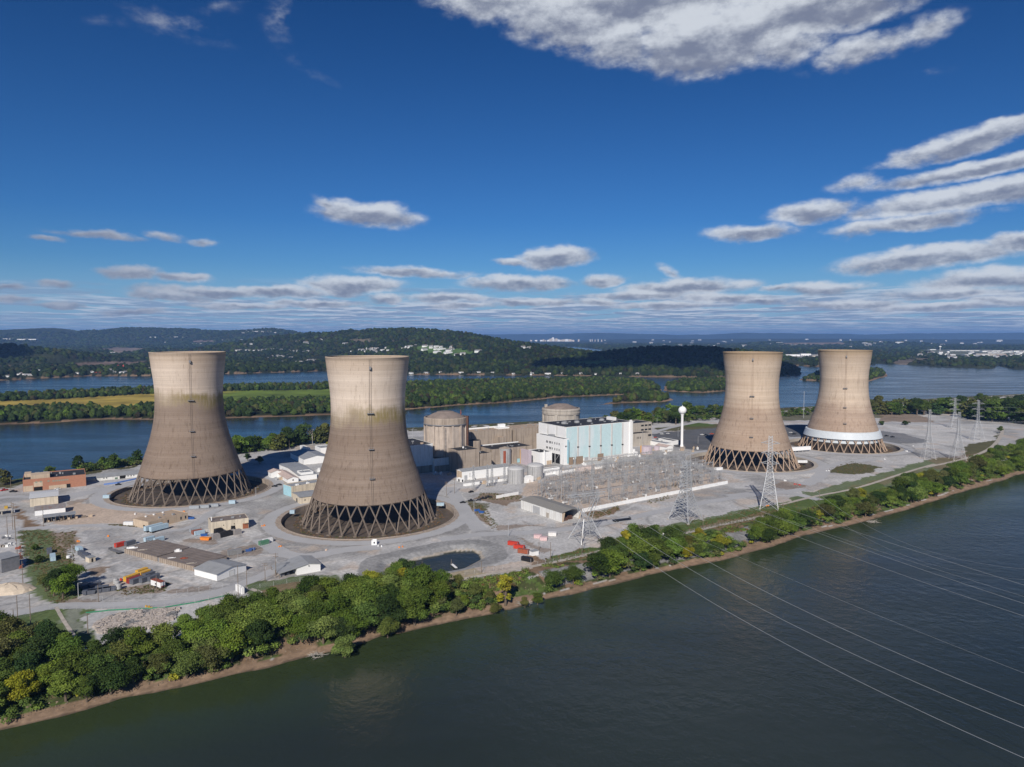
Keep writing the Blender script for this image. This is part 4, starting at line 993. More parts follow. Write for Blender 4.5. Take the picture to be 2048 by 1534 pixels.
t, L, W, H = B('valve_building', 'mid height concrete block with a wide black roof behind the stained silo', (984, 931), uR=1064, W=26, vT=899, wall=M_conc, roofm=M_roofd, par=.35)
mb = MB(); mb.box(0, W - .5, H, L, W, H + 1.0); mb.build('white_parapet', M_bwhite, t)
mb = MB(); mb.box(L * .62, -.12, .1, L * .98, .05, 4); mb.build('cyan_door', M_cyand, t)
x, y = P(949, 925)
t = thing('concrete_drum', 'squat round concrete drum in front of the fuel building', 'drum', (x, y, 0)); r = 13 * depth(x, y, 0) / FPX; z1 = zat(x, y, 881)
mb = MB(); mb.lathe([(r, 0), (r, z1), (r - .5, z1 + .4)], 24, cap1=False); mb.build('drum_wall', M_conc, t)
mb = MB(); mb.lathe([(r - .3, z1 + .1), (.2, z1 + .5)], 24); mb.build('drum_roof', M_roofd, t)
x, y = P(1010, 928)
t = thing('concrete_silo', 'stained round concrete silo with a dark red pipe up its face', 'silo', (x, y, 0)); r = 11.6 * depth(x, y, 0) / FPX; z1 = zat(x, y, 896)
mb = MB(); mb.lathe([(r, 0), (r, z1 - 1), (r + .3, z1 - .8), (r + .3, z1)], 24)
for i in range(12): mb.lathe([(r + .02, 1 + i * 1.25), (r + .12, 1.08 + i * 1.25), (r + .02, 1.16 + i * 1.25)], 24)
mb.build('silo_wall', M_tank, t)
mb = MB(); mb.lathe([(r + .3, z1), (.3, z1 + 1.6)], 24, cap1=True); mb.build('silo_roof', M_conc, t)
mb = MB(); mb.box(-1.6, -r - 1.2, 0, .9, -r + .2, z1 - 2); mb.build('red_pipe', M_rust, t)
mb = MB(); mb.box(-r - 3.6, -1, 0, -r - 2.8, 0, z1 - 1); mb.box(-r - 2.2, -1, 0, -r - 1.4, 0, z1 - 1.5); mb.build('pipe_stack', M_steeld, t)
# long white building left of the tanks
t, L, W, H = B('long_warehouse', 'long white building with a grey roof, left of the two grey tanks', (924, 961), uR=1017, uL=913.5, vT=943, wall=M_bwhite, roofm=M_roofg, roof='x', rise=1.4)
opening(t, 'end_wall_panel', M_tan, 'l', .3, .3, W - .6, H - .6, L, W, .08)
opening(t, 'door', M_steel, 'f', L * .05, .05, 3, 4.2, L, W)
opening(t, 'pipe', M_steeld, 'f', L * .16, 2, .3, 4, L, W, .3)
t, L, W, H = B('guard_booth', 'small white booth with dark doors at the left corner of the long white building', (922, 964.5), uR=928.5, uL=913, vT=958.5, wall=M_bwhite, roofm=M_bwhite)
opening(t, 'door', M_dark, 'f', L * .3, .05, L * .4, 2.1, L, W)
opening(t, 'door', M_dark, 'l', W * .3, .05, W * .3, 2.1, L, W)
for (u, v, ru, vt, lab) in ((1031.5, 968, 16.7, 935, 'front left one of two streaked grey storage tanks beside the switchyard wall'), (1070.5, 959, 16.3, 928.5, 'back right one of two streaked grey storage tanks beside the switchyard wall')):
    x, y = P(u, v); r = ru * depth(x, y, 0) / FPX; y += r * .85; x *= (y / (y - r * .85)); h = zat(x, y, vt)
    t = thing('storage_tank', lab, 'tank', (x, y, 0), 0, 'grey storage tanks')
    mb = MB(); mb.lathe([(r, 0), (r, h - 1.2)], 36)
    for q in (.25, .5, .75): mb.lathe([(r + .01, h * q), (r + .1, h * q + .1), (r + .01, h * q + .2)], 36)
    mb.build('tank_wall', M_tank, t); mb = MB(); mb.lathe([(r + .15, h - 1.25), (r + .15, h - 1.0)] + [((r + .1) * cos(q), h - 1.0 + 2.4 * sin(q)) for q in np.linspace(0.05, 1.5, 8)], 36, cap1=True); mb.build('tank_roof', M_tankr, t)
    mb = MB()
    for i in range(24): a_ = 2 * pi * i / 24; mb.beam(((r + .1) * cos(a_), (r + .1) * sin(a_), h - 1.2), ((r + .1) * cos(a_), (r + .1) * sin(a_), h - .1), .08, caps=False)
    mb.build('railing', M_steel, t)
# right of the hall
t, L, W, H = B('office_block', 'four storey tan office block with dark ribbon windows behind the turbine hall', (1303, 883), L=52, W=26, vT=843.5, wall=M_concl, roofm=M_roofd, right_corner=True)
for fl in range(4):
    for q in (5, 11, 17):
        opening(t, 'window', M_glass, 'f', L - q - .5, H - 4.6 - fl * 5.2, 4.4, 2.0, L, W)
    opening(t, 'window', M_glass, 'f', L - 38, H - 5.4 - fl * 5.2, 5.0, 2.0, L, W)
t, L, W, H = B('office_annex', 'low tan annex with a black roof in front of the office block', (1303.5, 889), L=36, W=12, vT=864, wall=M_concl, roofm=M_roofd, right_corner=True)
opening(t, 'window', M_glass, 'f', L - 6, H - 4.5, 5, 2.2, L, W)
for q in (24, 21.5, 19): opening(t, 'window', M_glass, 'f', L - q, H - 6.5, 1.0, 2.4, L, W)
t, L, W, H = B('low_white_building', 'long low white building with a grey roof running back left of the water tower', (1332, 895), uR=1347, uL=1281, H=4.5, wall=M_bwhite, roofm=M_roofg)
t, L, W, H = B('low_white_annex', 'small white annex at the foot of the water tower', (1346, 890), uR=1357.5, W=24, H=5.0, wall=M_bwhite, roofm=M_roofd)
t, L, W, H = B('gabled_hut', 'white gabled hut between the lilac tanks and the water tower', (1332.5, 903.5), uR=1346, uL=1311, H=5.2, wall=M_bwhite, roofm=M_roofp, roof='y', rise=1.6)
t, L, W, H = B('equipment_block', 'white stepped block at the right foot of the turbine hall', (1253, 912), uR=1270, uL=1245, vT=900, wall=M_bwhite, roofm=M_roofg)
mb = MB(); mb.box(L * .55, -3.6, 0, L * 1.05, 0, H * .62); mb.build('step', M_bwhite, t)
for (u, v, ru, vt, lab) in ((1295, 909.5, 11.8, 893, 'large faded lilac tank with an orange ladder in front of the low white building'), (1314, 902, 6.4, 893, 'smaller lilac tank on a brown base right of the larger one')):
    x, y = P(u, v); r = ru * depth(x, y, 0) / FPX; y += r; h = zat(x, y, vt)
    t = thing('lilac_tank', lab, 'tank', (x, y, 0), 0, 'lilac tanks'); mb = MB(); mb.lathe([(r, .6), (r, h)] + [(r * .97 * cos(q), h + .8 * sin(q)) for q in (0.05, .6, 1.2, 1.5)], 28, cap1=True); mb.build('tank_wall', M_lilac, t)
    mb = MB(); mb.lathe([(r + .8, 0), (r + .8, .6), (r - .2, .61)], 28); mb.build('base', M_roofs, t)
    if ru > 10: mb = MB(); mb.box(-r - .4, -2, 0, -r + .6, -.8, h + 1.2); mb.build('ladder', mat('safety_orange', (.70, .34, .05), .6, .1), t)
t, L, W, H = B('relay_house', 'pinkish white relay house with a black roof on the upper edge of the switchyard', (1153, 943), uR=1188.5, uL=1149.3, vT=934.5, wall=mat('pinkish_white', (.62, .52, .48), .8, .08), roofm=M_roofd)
opening(t, 'door', M_tan, 'f', L * .45, .05, 1.2, 2.2, L, W)
opening(t, 'yellow_sign', mat('sign_yellow', (.7, .45, .05), .6, .05), 'l', W * .2, 1.5, W * .4, 1.4, L, W)
t, L, W, H = B('switch_hut', 'small white hut outside the switchyard wall by the right grey tank', (1119, 951.5), uR=1124, uL=1100, vT=942, wall=M_bwhite, roofm=M_bwhite)
t, L, W, H = B('white_box_hut', 'low white box in front of the right grey tank', (1049.5, 966), uR=1067, W=5, vT=954.5, wall=M_bwhite, roofm=M_bwhite)
opening(t, 'door', M_tan, 'f', L * .5, .05, 1.2, 2, L, W)
# water tower
x, y = P(1363.5, 900)
t = thing('water_tower', 'white ball shaped water tower on a slim column left of the tan cooling tower', 'water tower', (x, y, 0)); D = depth(x, y, 0)
zc = zat(x, y, 820.5); rb_ = 8.0 * D / FPX; rs = 1.45
mb = MB(); mb.lathe([(3.2, 0), (2.3, 3.5), (rs, 7), (rs, zc - rb_ - 1.5), (2.2, zc - rb_ * .88)], 20); mb.build('column', M_bwhite, t, smooth=True)
mb = MB(); mb.lathe([(.05, zc - rb_)] + [(rb_ * cos(q), zc + rb_ * sin(q)) for q in np.linspace(-1.5, 1.5, 15)], 28); mb.build('tank_ball', M_bwhite, t, smooth=True)
mb = MB(); mb.cyl(0, 0, zc + rb_ - .1, zc + rb_ + .9, .45); mb.build('cap', M_bwhite, t)
mb = MB(); mb.obox(0, -3.2, 0, 5.5, 3.0, 4.2); mb.build('base_hut', M_roofs, t)
# sheds between the two near cooling towers
t, L, W, H = B('grey_roof_warehouse', 'white warehouse with a grey gable roof left of the mossy tower, partly in shade', (608, 929.5), uR=660, uL=581, vT=918.5, wall=M_bwhite, roofm=M_roofg, roof='y', rise=2.6)
opening(t, 'end_door', M_white, 'l', 1, .05, 5, 4, L, W)
t, L, W, H = B('white_cube', 'left small white cube with a flat roof behind the grey roofed warehouse', (613.5, 908), uR=621, uL=600, vT=896.5, wall=M_bwhite, roofm=M_roofg)
t, L, W, H = B('white_cube', 'right larger white cube touching the edge of the mossy tower', (641, 908), uR=668, uL=630, vT=896, wall=M_bwhite, roofm=M_roofg)
t, L, W, H = B('broad_shed', 'broad low white shed with a wide grey roof left of the mossy tower', (597.5, 961.5), uR=634, uL=557, H=4.6, wall=M_bwhite, roofm=M_roofg, roof='x', rise=1.6)
for i in range(5): opening(t, 'window', M_glass, 'l', W * (.35 + .1 * i), 2.0, 1.2, .9, L, W)
t, L, W, H = B('shed_annex', 'small white annex with its own grey roof at the front of the broad shed', (602, 961), uR=627, W=12, H=7.0, wall=M_bwhite, roofm=M_roofg)
t, L, W, H = B('pink_roof_shed', 'front white shed with a faded pinkish gable roof', (575, 966), uR=597, uL=551, H=3.4, wall=M_bwhite, roofm=M_roofp, roof='y', rise=1.7)
opening(t, 'window', M_glass, 'f', L * .45, 1.5, 1.2, 1.2, L, W)
t, L, W, H = B('pink_roof_shed', 'rear white shed with a faded pinkish gable roof near the shaded yard', (542, 956), uR=565, uL=536.5, H=4.8, wall=M_bwhite, roofm=M_roofp, roof='y', rise=1.8)
t, L, W, H = B('cyan_end_building', 'cream walled building with a light cyan end wall beside the mossy tower', (583, 994), uR=660, uL=567, vT=973, ang=45, wall=M_cream, roofm=M_roofg)
opening(t, 'cyan_end', M_cyand, 'l', .15, .1, W - .3, H - .4, L, W, .1)
for q in (.15, .42, .7): mb = MB(); mb.box(L * q, 1, H - .4, L * q + 2, 3, H + .9); mb.build('roof_unit', M_bwhite, t)
t, L, W, H = B('cream_hut', 'low cream hut with a grey roof at the left foot of the mossy tower', (600, 1008), uR=640, uL=585.5, vT=995, wall=M_cream, roofm=M_roofg, roof='x', rise=.8)
opening(t, 'doorway', M_dark, 'l', W * .35, .05, 2.6, 2.8, L, W); 
for q in (.22, .55): opening(t, 'window', M_glass, 'f', L * q, 2.2, 1.0, .8, L, W)
M_glasslit = mat('pale_glazing', (.26, .28, .22), .3, .1, 1)
# ---- left yard
t, L, W, H = B('brick_building', 'red brick and tan workshop with a dark roof at far left by the river', (46.5, 984), uR=172.4, W=32, vT=960, wall=M_brick, roofm=M_roofd, par=.7)
for i in range(8): opening(t, 'window', M_glasslit, 'f', L * (.46 + .033 * i), H * .62, 1.05, 1.3, L, W)
for q in (.19, .26, .38): opening(t, 'window', M_glasslit, 'f', L * q, H * .66, 1.5, 1.2, L, W)
opening(t, 'tan_panel', M_tan, 'f', .2, .1, L * .15, H * .45, L, W, .05); opening(t, 'tan_panel', M_tan, 'f', L * .165, H * .34, L * .14, H * .40, L, W, .05)
opening(t, 'tan_panel', M_tan, 'f', L * .40, .1, L * .30, H * .30, L, W, .05)
opening(t, 'garage_door', M_dark, 'f', L * .165, .05, L * .135, H * .30, L, W, .09); opening(t, 'garage_door', M_dark, 'f', L * .68, .05, L * .065, H * .32, L, W, .09)
for q in (.3, .5, .7): opening(t, 'window', M_glass, 'l', W * q, H * .6, 2.2, 1.2, L, W)
mb = MB(); mb.box(L * .12, W * .12, H - .8, L * .42, W * .5, H + 2.6); mb.build('penthouse', M_tan, t)
mb = MB(); mb.box(L * .0 + .6, W * .50, H - .8, L * .12, W * .85, H + 2.2); mb.build('penthouse', M_tan, t)
for q in (.18, .31): mb = MB(); mb.box(L * q, W * .55, H - .8, L * q + 3.4, W * .62, H + 2.4); mb.build('roof_unit', M_roofg, t)
t, L, W, H = B('river_shed', 'long low white shed with a grey roof right of the brick building', (194, 962), uR=300, W=17, vT=955.5, wall=M_white, roofm=M_roofg, roof='x', rise=1.6)
opening(t, 'garage_door', M_dark, 'f', L * .42, .05, 4.5, 3.0, L, W)
for q in (.12, .17, .52, .57, .63, .68): opening(t, 'window', M_glass, 'f', L * q, 1.4, .7, 1, L, W)
opening(t, 'green_door', mat('dull_green', (.12, .18, .13), .7), 'f', L * .33, .05, 2.2, 1.6, L, W)
t, L, W, H = B('tall_shed', 'tallest of three stepped white sheds at the left, with rusty stains', (60.5, 1014), uR=116.5, W=24, vT=997, wall=M_cream, roofm=mat('pale_roof', (.55, .56, .57), .6, .05), roof='x', rise=.8)
t, L, W, H = B('middle_shed', 'middle of three stepped white sheds, under a streaked rusty roof', (70, 1032), uR=131, W=11, vT=1021.5, wall=M_bwhite, roofm=M_roofr, roof='shed', rise=.8)
# open-fronted shed with posts
x, y = P(86.5, 1046.5); a_ = radians(33); L = abs(solve_len(x, y, 0, a_, 151)); Wd = 9; H = 3.8
t = thing('open_shed', 'open fronted post shed with a dark grey roof, lowest of the stepped sheds', 'shed', (x, y, 0), a_)
mb = MB(); mb.box(-.3, -.6, H, L + .3, Wd, H + .3); mb.build('roof', M_roofg, t)
mb = MB(); mb.box(0, Wd - .3, 0, L, Wd - .1, H - .01); mb.box(0, 0, 0, .2, Wd - .31, H - .01); mb.build('back_wall', M_bwhite, t)
for i in range(9): mb = MB(); mb.box(i * (L - .3) / 8 + .02 + (.25 if i == 0 else 0), -.3, 0, i * (L - .3) / 8 + .27 + (.25 if i == 0 else 0), -.05, H - .01); mb.build('post', M_wood, t)
for i in range(7): mb = MB(); mb.box(1.5 + i * 4.2, 2, 0, 1.5 + i * 4.2 + random.uniform(1.5, 3), 4.5, random.uniform(1, 2.2)); mb.build('pallet_stack', random.choice([M_tan, M_wood, M_steeld, M_bwhite]), t)
t, L, W, H = B('flat_tan_building', 'low tan flat roofed building below the far left tower, two trailers parked along it', (297, 1059), uR=376, uL=267, vT=1044, ang=60, wall=M_tan, roofm=M_roofs, par=.3)
for q in (.47, .80, .92): opening(t, 'window', M_glass, 'f', L * q, 1.2, 1.0, 2.0, L, W)
for q in (.25, .45, .68): mb = MB(); mb.box(L * q, W * .85, H - .3, L * q + 1, W * .92, H + .6); mb.build('roof_unit', M_bwhite, t)
opening(t, 'doorway', M_dark, 'l', W * .22, .05, 2, 2.3, L, W)
t, L, W, H = B('cream_store', 'tall cream store building with a rusty roller door and dark brown roof', (422, 1066), uR=497.5, W=14, vT=1045, ang=30, wall=M_cream, roofm=M_roofb, roof='flat', par=.2)
opening(t, 'roller_door', mat('rusty_roller_door', (.28, .10, .05), .7, .15), 'f', L * .84, .05, L * .15, H * .52, L, W, .12)
mb = MB(); mb.cyl(L * .05, W * .4, H - .3, H + 2.2, .35); mb.build('flue', M_bwhite, t)
mb = MB(); mb.box(L * .86, -1.2, H * .52 + .1, L * .98, 0, H * .52 + .35); mb.build('canopy', M_tan, t)
for q in (.32, .6): opening(t, 'vent', M_dark, 'f', L * q, H * .55, .6, .6, L, W)
t, L, W, H = B('white_gable_warehouse', 'white gable fronted warehouse with a grey roof at the end of the concrete bunker', (434, 1162), uR=492.5, uL=389, vT=1149, ang=60, wall=M_bwhite, roofm=M_roofg, roof='y', rise=1.5)
opening(t, 'door', M_white, 'f', L * .43, .05, L * .16, H * .8, L, W, .12); opening(t, 'door_frame', M_steeld, 'f', L * .42, .05, L * .18, H * .85, L, W, .08)
t, L, W, H = B('lean_to_store', 'white storehouse with a long grey lean-to, on the road bend left of the pond', (594, 1150.5), uR=641, W=16, vT=1136, wall=M_bwhite, roofm=M_roofg, roof='y', rise=1.2)
mb = MB(); mb.add([(0.1, 0, H - .2), (0.1, W, H - .2), (-9.5, W, H - 1.6), (-9.5, 0, H - 1.6), (0.1, 0, H), (0.1, W, H), (-9.5, W, H - 1.4), (-9.5, 0, H - 1.4)], [(3, 2, 1, 0), (4, 5, 6, 7), (3, 0, 4, 7), (2, 3, 7, 6), (1, 2, 6, 5)]); mb.build('lean_to_roof', M_roofg, t)
for q in (0, W * .5, W - .3):
    mb = MB(); mb.box(-9.4, q, 0, -9.15, q + .25, H - 1.5); mb.build('post', M_wood, t)
mb = MB(); mb.box(-8, 2, 0, -6, 5, 1.6); mb.box(-4.5, 3, 0, -3, 5, 1.2); mb.build('stored_goods', M_steeld, t)
mb = MB(); mb.cyl(L * .5, -.2, H - .1, H + .4, .3); mb.build('wall_lamp', M_steeld, t)
t, L, W, H = B('gravel_hut', 'tiny white hut by the poles beside the looped track', (484, 1189), uR=489, uL=471, vT=1176, ang=45, wall=M_bwhite, roofm=M_bwhite)
t, L, W, H = B('basin_hut', 'white hut with one dark window at the front rim of the mossy tower basin', (743, 1090.5), uR=753.5, W=3, vT=1081, ang=5, wall=M_bwhite, roofm=M_bwhite)
opening(t, 'window', M_glass, 'f', L * .4, 1.0, .8, 1.1, L, W)
# concrete bunker store
x, y = P(388, 1143); a_ = radians(60); Lb = 21; Wb = abs(solve_len(x, y, 0, a_ + pi / 2, 248)); Hb = 2.7
t = thing('concrete_bunker', 'long low ribbed concrete bunker with a brown flat deck left of the white gable warehouse', 'bunker', (x, y, 0), a_)
for k_, (y0, y1) in enumerate(((0, Wb * .485), (Wb * .515, Wb))):
    mb = MB(); mb.box(.3, y0, 0, Lb, y1, Hb)
    n_ = 16
    for i in range(n_): q = y0 + (y1 - y0) * (i + .3) / n_; mb.box(0, q, 0, .31, q + .8, Hb - .2)
    mb.build('wall', M_conc, t)
    mb = MB(); mb.box(.1, y0 - .1, Hb + .01, Lb + .2, y1 + .1, Hb + .3)
    for i in range(1, 7): mb.box(Lb * i / 7, y0, Hb + .3, Lb * i / 7 + .25, y1, Hb + .42)
    mb.build('deck', M_roofb, t)
opening(t, 'gate', M_steeld, 'l', Wb * .487, 0.05, Wb * .026, 2.2, Lb, Wb, -.6, .1)
for (qx, qy, sx, sy, h, m_, nm, lb) in ((.25, .25, 2.2, 1.1, .7, M_rust, 'red_crate', 'small red crate lying on the bunker deck'), (.12, .36, 2.5, .9, .25, M_bwhite, 'white_pile', 'white scrap pieces on the near half of the bunker deck'), (.55, .47, 2.0, 1.4, 1.6, M_bwhite, 'white_unit', 'white machine standing mid bunker deck'), (.10, .93, 3.4, 1.6, .9, M_bwhite, 'white_skip', 'white tub at the left end of the bunker deck'), (.15, .80, 3.0, 1.2, .3, M_concl, 'panel_pile', 'pale panels lying on the far half of the bunker deck'), (.10, .08, 3.2, .8, .3, M_concl, 'panel_pile', 'pale panels at the right end of the bunker deck')):
    px_, py_ = Lb * qx, Wb * qy; wx_ = x + px_ * cos(a_) - py_ * sin(a_); wy_ = y + px_ * sin(a_) + py_ * cos(a_)
    mb = MB(); mb.obox(0, 0, 0, sx, sy, h, .3, .85); mb.obox(sx * .7, .4, 0, sx * .5, sy * .7, h * .6, .9, .9); mb.obox(-sx * .6, -.5, 0, sx * .4, sy * .6, h * .8, -.5, .8)
    o = mb.build(nm, m_, loc=(wx_, wy_, Hb + .43)); tag(o, lb, 'crate' if 'crate' in nm else 'scrap')
# shed in front of the switchyard, end wall broken open
x, y = P(1123.7, 1045); a_ = radians(35); Lh = abs(solve_len(x, y, 0, a_, 1162)); Wh = abs(solve_len(x, y, 0, a_ + pi / 2, 1042)); Hh = zat(x, y, 1026)
t = thing('broken_shed', 'long white shed with a grey roof and torn open front, below the switchyard', 'shed', (x, y, 0), a_)
mb = MB(); mb.box(0, 0, 0, .2, Wh, Hh); mb.box(.21, Wh - .2, 0, Lh, Wh, Hh - .02); mb.box(Lh - .2, 0, 0, Lh, Wh - .21, Hh - .01); mb.build('wall', M_white, t)
mb = MB(); mb.add([(.3, .25, Hh - .1), (Lh * .18, .25, Hh - .2), (Lh * .10, .3, 0), (.3, .3, 0)], [(0, 3, 2, 1)]); mb.add([(Lh * .86, -.02, 0), (Lh * .99, -.02, 0), (Lh * .99, -.02, Hh * .8), (Lh * .9, -.02, Hh * .45)], [(0, 1, 2, 3)]); mb.build('torn_cladding', M_tan, t)
mb = MB(); h0, h1 = Hh + .05, Hh + 1.5
for (xa, xb) in ((-.4, Lh / 2), (Lh + .4, Lh / 2)): mb.add([(xa, -.5, h0), (xb, -.5, h1), (xb, Wh + .4, h1), (xa, Wh + .4, h0), (xa, -.5, h0 + .2), (xb, -.5, h1 + .2), (xb, Wh + .4, h1 + .2), (xa, Wh + .4, h0 + .2)], [(4, 5, 6, 7), (3, 2, 1, 0), (0, 1, 5, 4), (0, 4, 7, 3), (2, 3, 7, 6)])
mb.build('roof', mat('taupe_roof', (.25, .24, .22), .7, .06), t)
opening(t, 'panel_door', M_steel, 'l', Wh * .52, .1, Wh * .17, Hh * .8, Lh, Wh, .1); opening(t, 'panel_door', M_concl, 'l', Wh * .30, .1, 3.2, Hh * .5, Lh, Wh, .1)
mb = MB(); mb.box(3, 2, 0, 7, 5, 1.8); mb.box(9, 3, 0, 12, 6, 2.5); mb.build('stored_goods', M_steelr, t)
rnd_e = random.Random(12)
# switchyard walls
def wall(pts, h, label, m=M_bwhite):
    t = MB(); p = [P(*q) for q in pts]
    for a, b in zip(p[:-1], p[1:]):
        an = atan2(b[1] - a[1], b[0] - a[0]); Lw = hypot(b[0] - a[0], b[1] - a[1])
        t.obox((a[0] + b[0]) / 2 - p[0][0], (a[1] + b[1]) / 2 - p[0][1], 0, Lw, .3, h, an)
        for i in range(int(Lw / 6) + 1):
            q = i * 6.0; t.obox(a[0] - p[0][0] + q * cos(an), a[1] - p[0][1] + q * sin(an), 0, .45, .45, h + .12, an)
    o = t.build('white_wall', m, loc=(p[0][0], p[0][1], 0)); return tag(o, label, 'wall')
wall([(1165, 1024.5), (1455, 967.5)], 2.7, 'long white wall closing the river side of the switchyard')
wall([(927, 972.5), (1100, 950), (1160, 941)], 2.2, 'low white wall in front of the two grey tanks')
wall([(993, 997), (1037, 989)], 2.4, 'short white wall piece left of the torn open shed')
wall([(1190, 938.5), (1235, 931.5)], 2.0, 'short white wall right of the relay house')
M_fire = mat('brown_block_wall', (.27, .20, .145), .9, .12, .5)
for i in range(46):
    u, v = rnd_e.choice([(1070, 962), (1130, 940), (1170, 930), (1215, 921), (1262, 915), (1290, 912), (1320, 908), (1345, 905), (960, 968), (1000, 958), (885, 950), (620, 940), (1300, 905), (1240, 921), (1380, 900), (560, 960)]); u += rnd_e.uniform(-18, 18); v += rnd_e.uniform(-4, 4)
    x, y = P(u, v); mb = MB(); w_ = rnd_e.uniform(1, 3.5); mb.obox(0, 0, 0, w_, rnd_e.uniform(.8, 2), rnd_e.uniform(1, 2.6), 0); mb.obox(w_ * .2, 0, 0, w_ * .4, .8, 2.9, 0); mb.beam((-w_ * .5, 0, 1.2), (-w_ * .5 - 1.5, 0, 1.2), .25)
    c_ = rnd_e.choice(['white', 'grey', 'tan']); o = mb.build('equipment_cabinet', dict(white=M_bwhite, grey=M_steel, tan=M_tan)[c_], loc=(x, y, 0), rz=SA); tag(o, f"small {c_} equipment cabinet " + ('left of the plant buildings' if u < 900 else 'around the grey tanks' if u < 1100 else 'in front of the turbine hall' if u < 1270 else 'left of the tan tower'), 'cabinet', 'equipment cabinets around the plant')
# transformers along the turbine hall
def transformer(px_, label):
    x, y = P(*px_); t = thing('transformer', label, 'transformer', (x, y, 0), SA, 'transformers along the turbine hall')
    mb = MB(); mb.box(-2.6, -1.7, .4, 2.6, 1.7, 4.2); mb.build('tank', M_steel, t)
    for sx in (-1, 1):
        mb = MB()
        for i in range(7): mb.box(sx * 2.7 if sx > 0 else -3.6, -1.6 + i * .48, .8, 3.6 if sx > 0 else -2.7, -1.4 + i * .48, 3.8)
        mb.build('radiator', M_bwhite, t)
    for i in range(3): mb = MB(); mb.lathe([(.28, 4.2), (.35, 4.6), (.2, 4.8), (.33, 5.1), (.18, 5.3), (.28, 5.6), (.1, 6.3)], 8, -1.5 + 1.5 * i, 0); mb.build('bushing', M_porc, t)
    mb = MB(); mb.cyl(0, 0, 4.3, 5.1, .5); mb.build('conservator', M_bwhite, t)
    mb = MB(); mb.box(-3.8, -2.4, 0, 3.8, 2.4, .4); mb.build('plinth', M_concl, t)
for i, (u, v) in enumerate([(1147, 926), (1171, 922), (1191, 918.5), (1205, 915), (1218, 912.5)]):
    transformer((u, v), ['first transformer from the left at the foot of the cyan wall', 'second transformer from the left at the foot of the cyan wall', 'middle transformer of five at the foot of the cyan wall', 'second transformer from the right at the foot of the cyan wall', 'last transformer on the right at the foot of the cyan wall'][i])
for i, (u0, v0, u1, vt) in enumerate([(1139, 930, 1146, 915), (1153, 929, 1166, 913.5), (1196, 922, 1207, 908), (1220, 915, 1230, 904)]):
    t, L, W, H = B('firewall', ['leftmost brown firewall between the transformers', 'wide brown firewall behind the second transformer', 'brown firewall right of the middle transformer', 'rightmost brown firewall between the transformers'][i], (u0, v0), uR=u1, W=.7, vT=vt, wall=M_fire, roofm=M_fire, cat='firewall', group='transformer firewalls')
# ------------------------------------------------------------------ containers, trailers, vehicles
def make_container(L=6.1, W=2.44, H=2.6):
    t = thing('shipping_container', '', 'container', (0, 0, 0))
    mb = MB(); mb.box(0, 0, .15, L, W, H)
    n_ = int(L / .55)
    for i in range(n_):
        q = .25 + i * (L - .5) / n_; mb.box(q, -.05, .3, q + .24, .001, H - .15); mb.box(q, W - .001, .3, q + .24, W + .05, H - .15)
    mb.build('body', M_paint, t)
    mb = MB()
    for q in (.05, W / 2 + .03): mb.box(-.07, q, .3, -.001, q + W / 2 - .08, H - .1)
    mb.build('door', M_paint, t)
    mb = MB()
    for (qx, qy) in ((0, 0), (L - .2, 0), (0, W - .2), (L - .2, W - .2)): mb.box(qx - .03, qy - .03, 0, qx + .22, qy + .22, H + .05)
    mb.build('corner_post', M_steeld, t)
    return t
CON = Proto(make_container())
C_Y = (.62, .36, .05); C_R = (.50, .05, .03); C_DR = (.25, .035, .03); C_BL = (.40, .52, .60); C_GY = (.11, .12, .145); C_LG = (.33, .36, .39); C_OR = (.75, .25, .04); C_BU = (.03, .10, .32); C_GN = (.09, .22, .13); C_W = (.72, .72, .71); C_BR = (.30, .09, .05); C_BK = (.018, .018, .02); C_TARP = (.27, .25, .24)
def place(pr, uv, deg, label, group=None, color=None, scale=None, z=0, cat=None):
    x, y = P(*uv); r = pr.put((x, y, z), radians(deg), label, group, scale, color, ('body', 'door', 'lid', 'cab', 'bin_body', 'tarp'))
    if cat: r['category'] = cat
    return r
G1 = 'coloured containers on the lower left yard'
for uv, d, c, s, lb in [((253, 1164.5), 66, C_Y, (1.25, 1, 1), 'front left yellow container beside the dark red one'), ((277, 1151), 66, C_Y, None, 'yellow container furthest back in the lower left cluster'), ((282.5, 1155), 66, C_Y, None, 'yellow container right of centre in the lower left cluster'),
                        ((259, 1168.5), 66, C_DR, (1.15, 1, 1), 'dark red container next to the front yellow one'), ((266, 1170), 66, C_GY, None, 'slate grey container right of the dark red one'), ((284, 1167), 66, C_GY, None, 'second slate grey container behind the white trailer hut'),
                        ((291, 1158.5), 66, C_GY, None, 'slate grey container beside the yellow containers'), ((300, 1164), 66, C_GY, None, 'slate grey container nearest the white trailer hut')]:
    place(CON, uv, d, lb, G1, c, s)
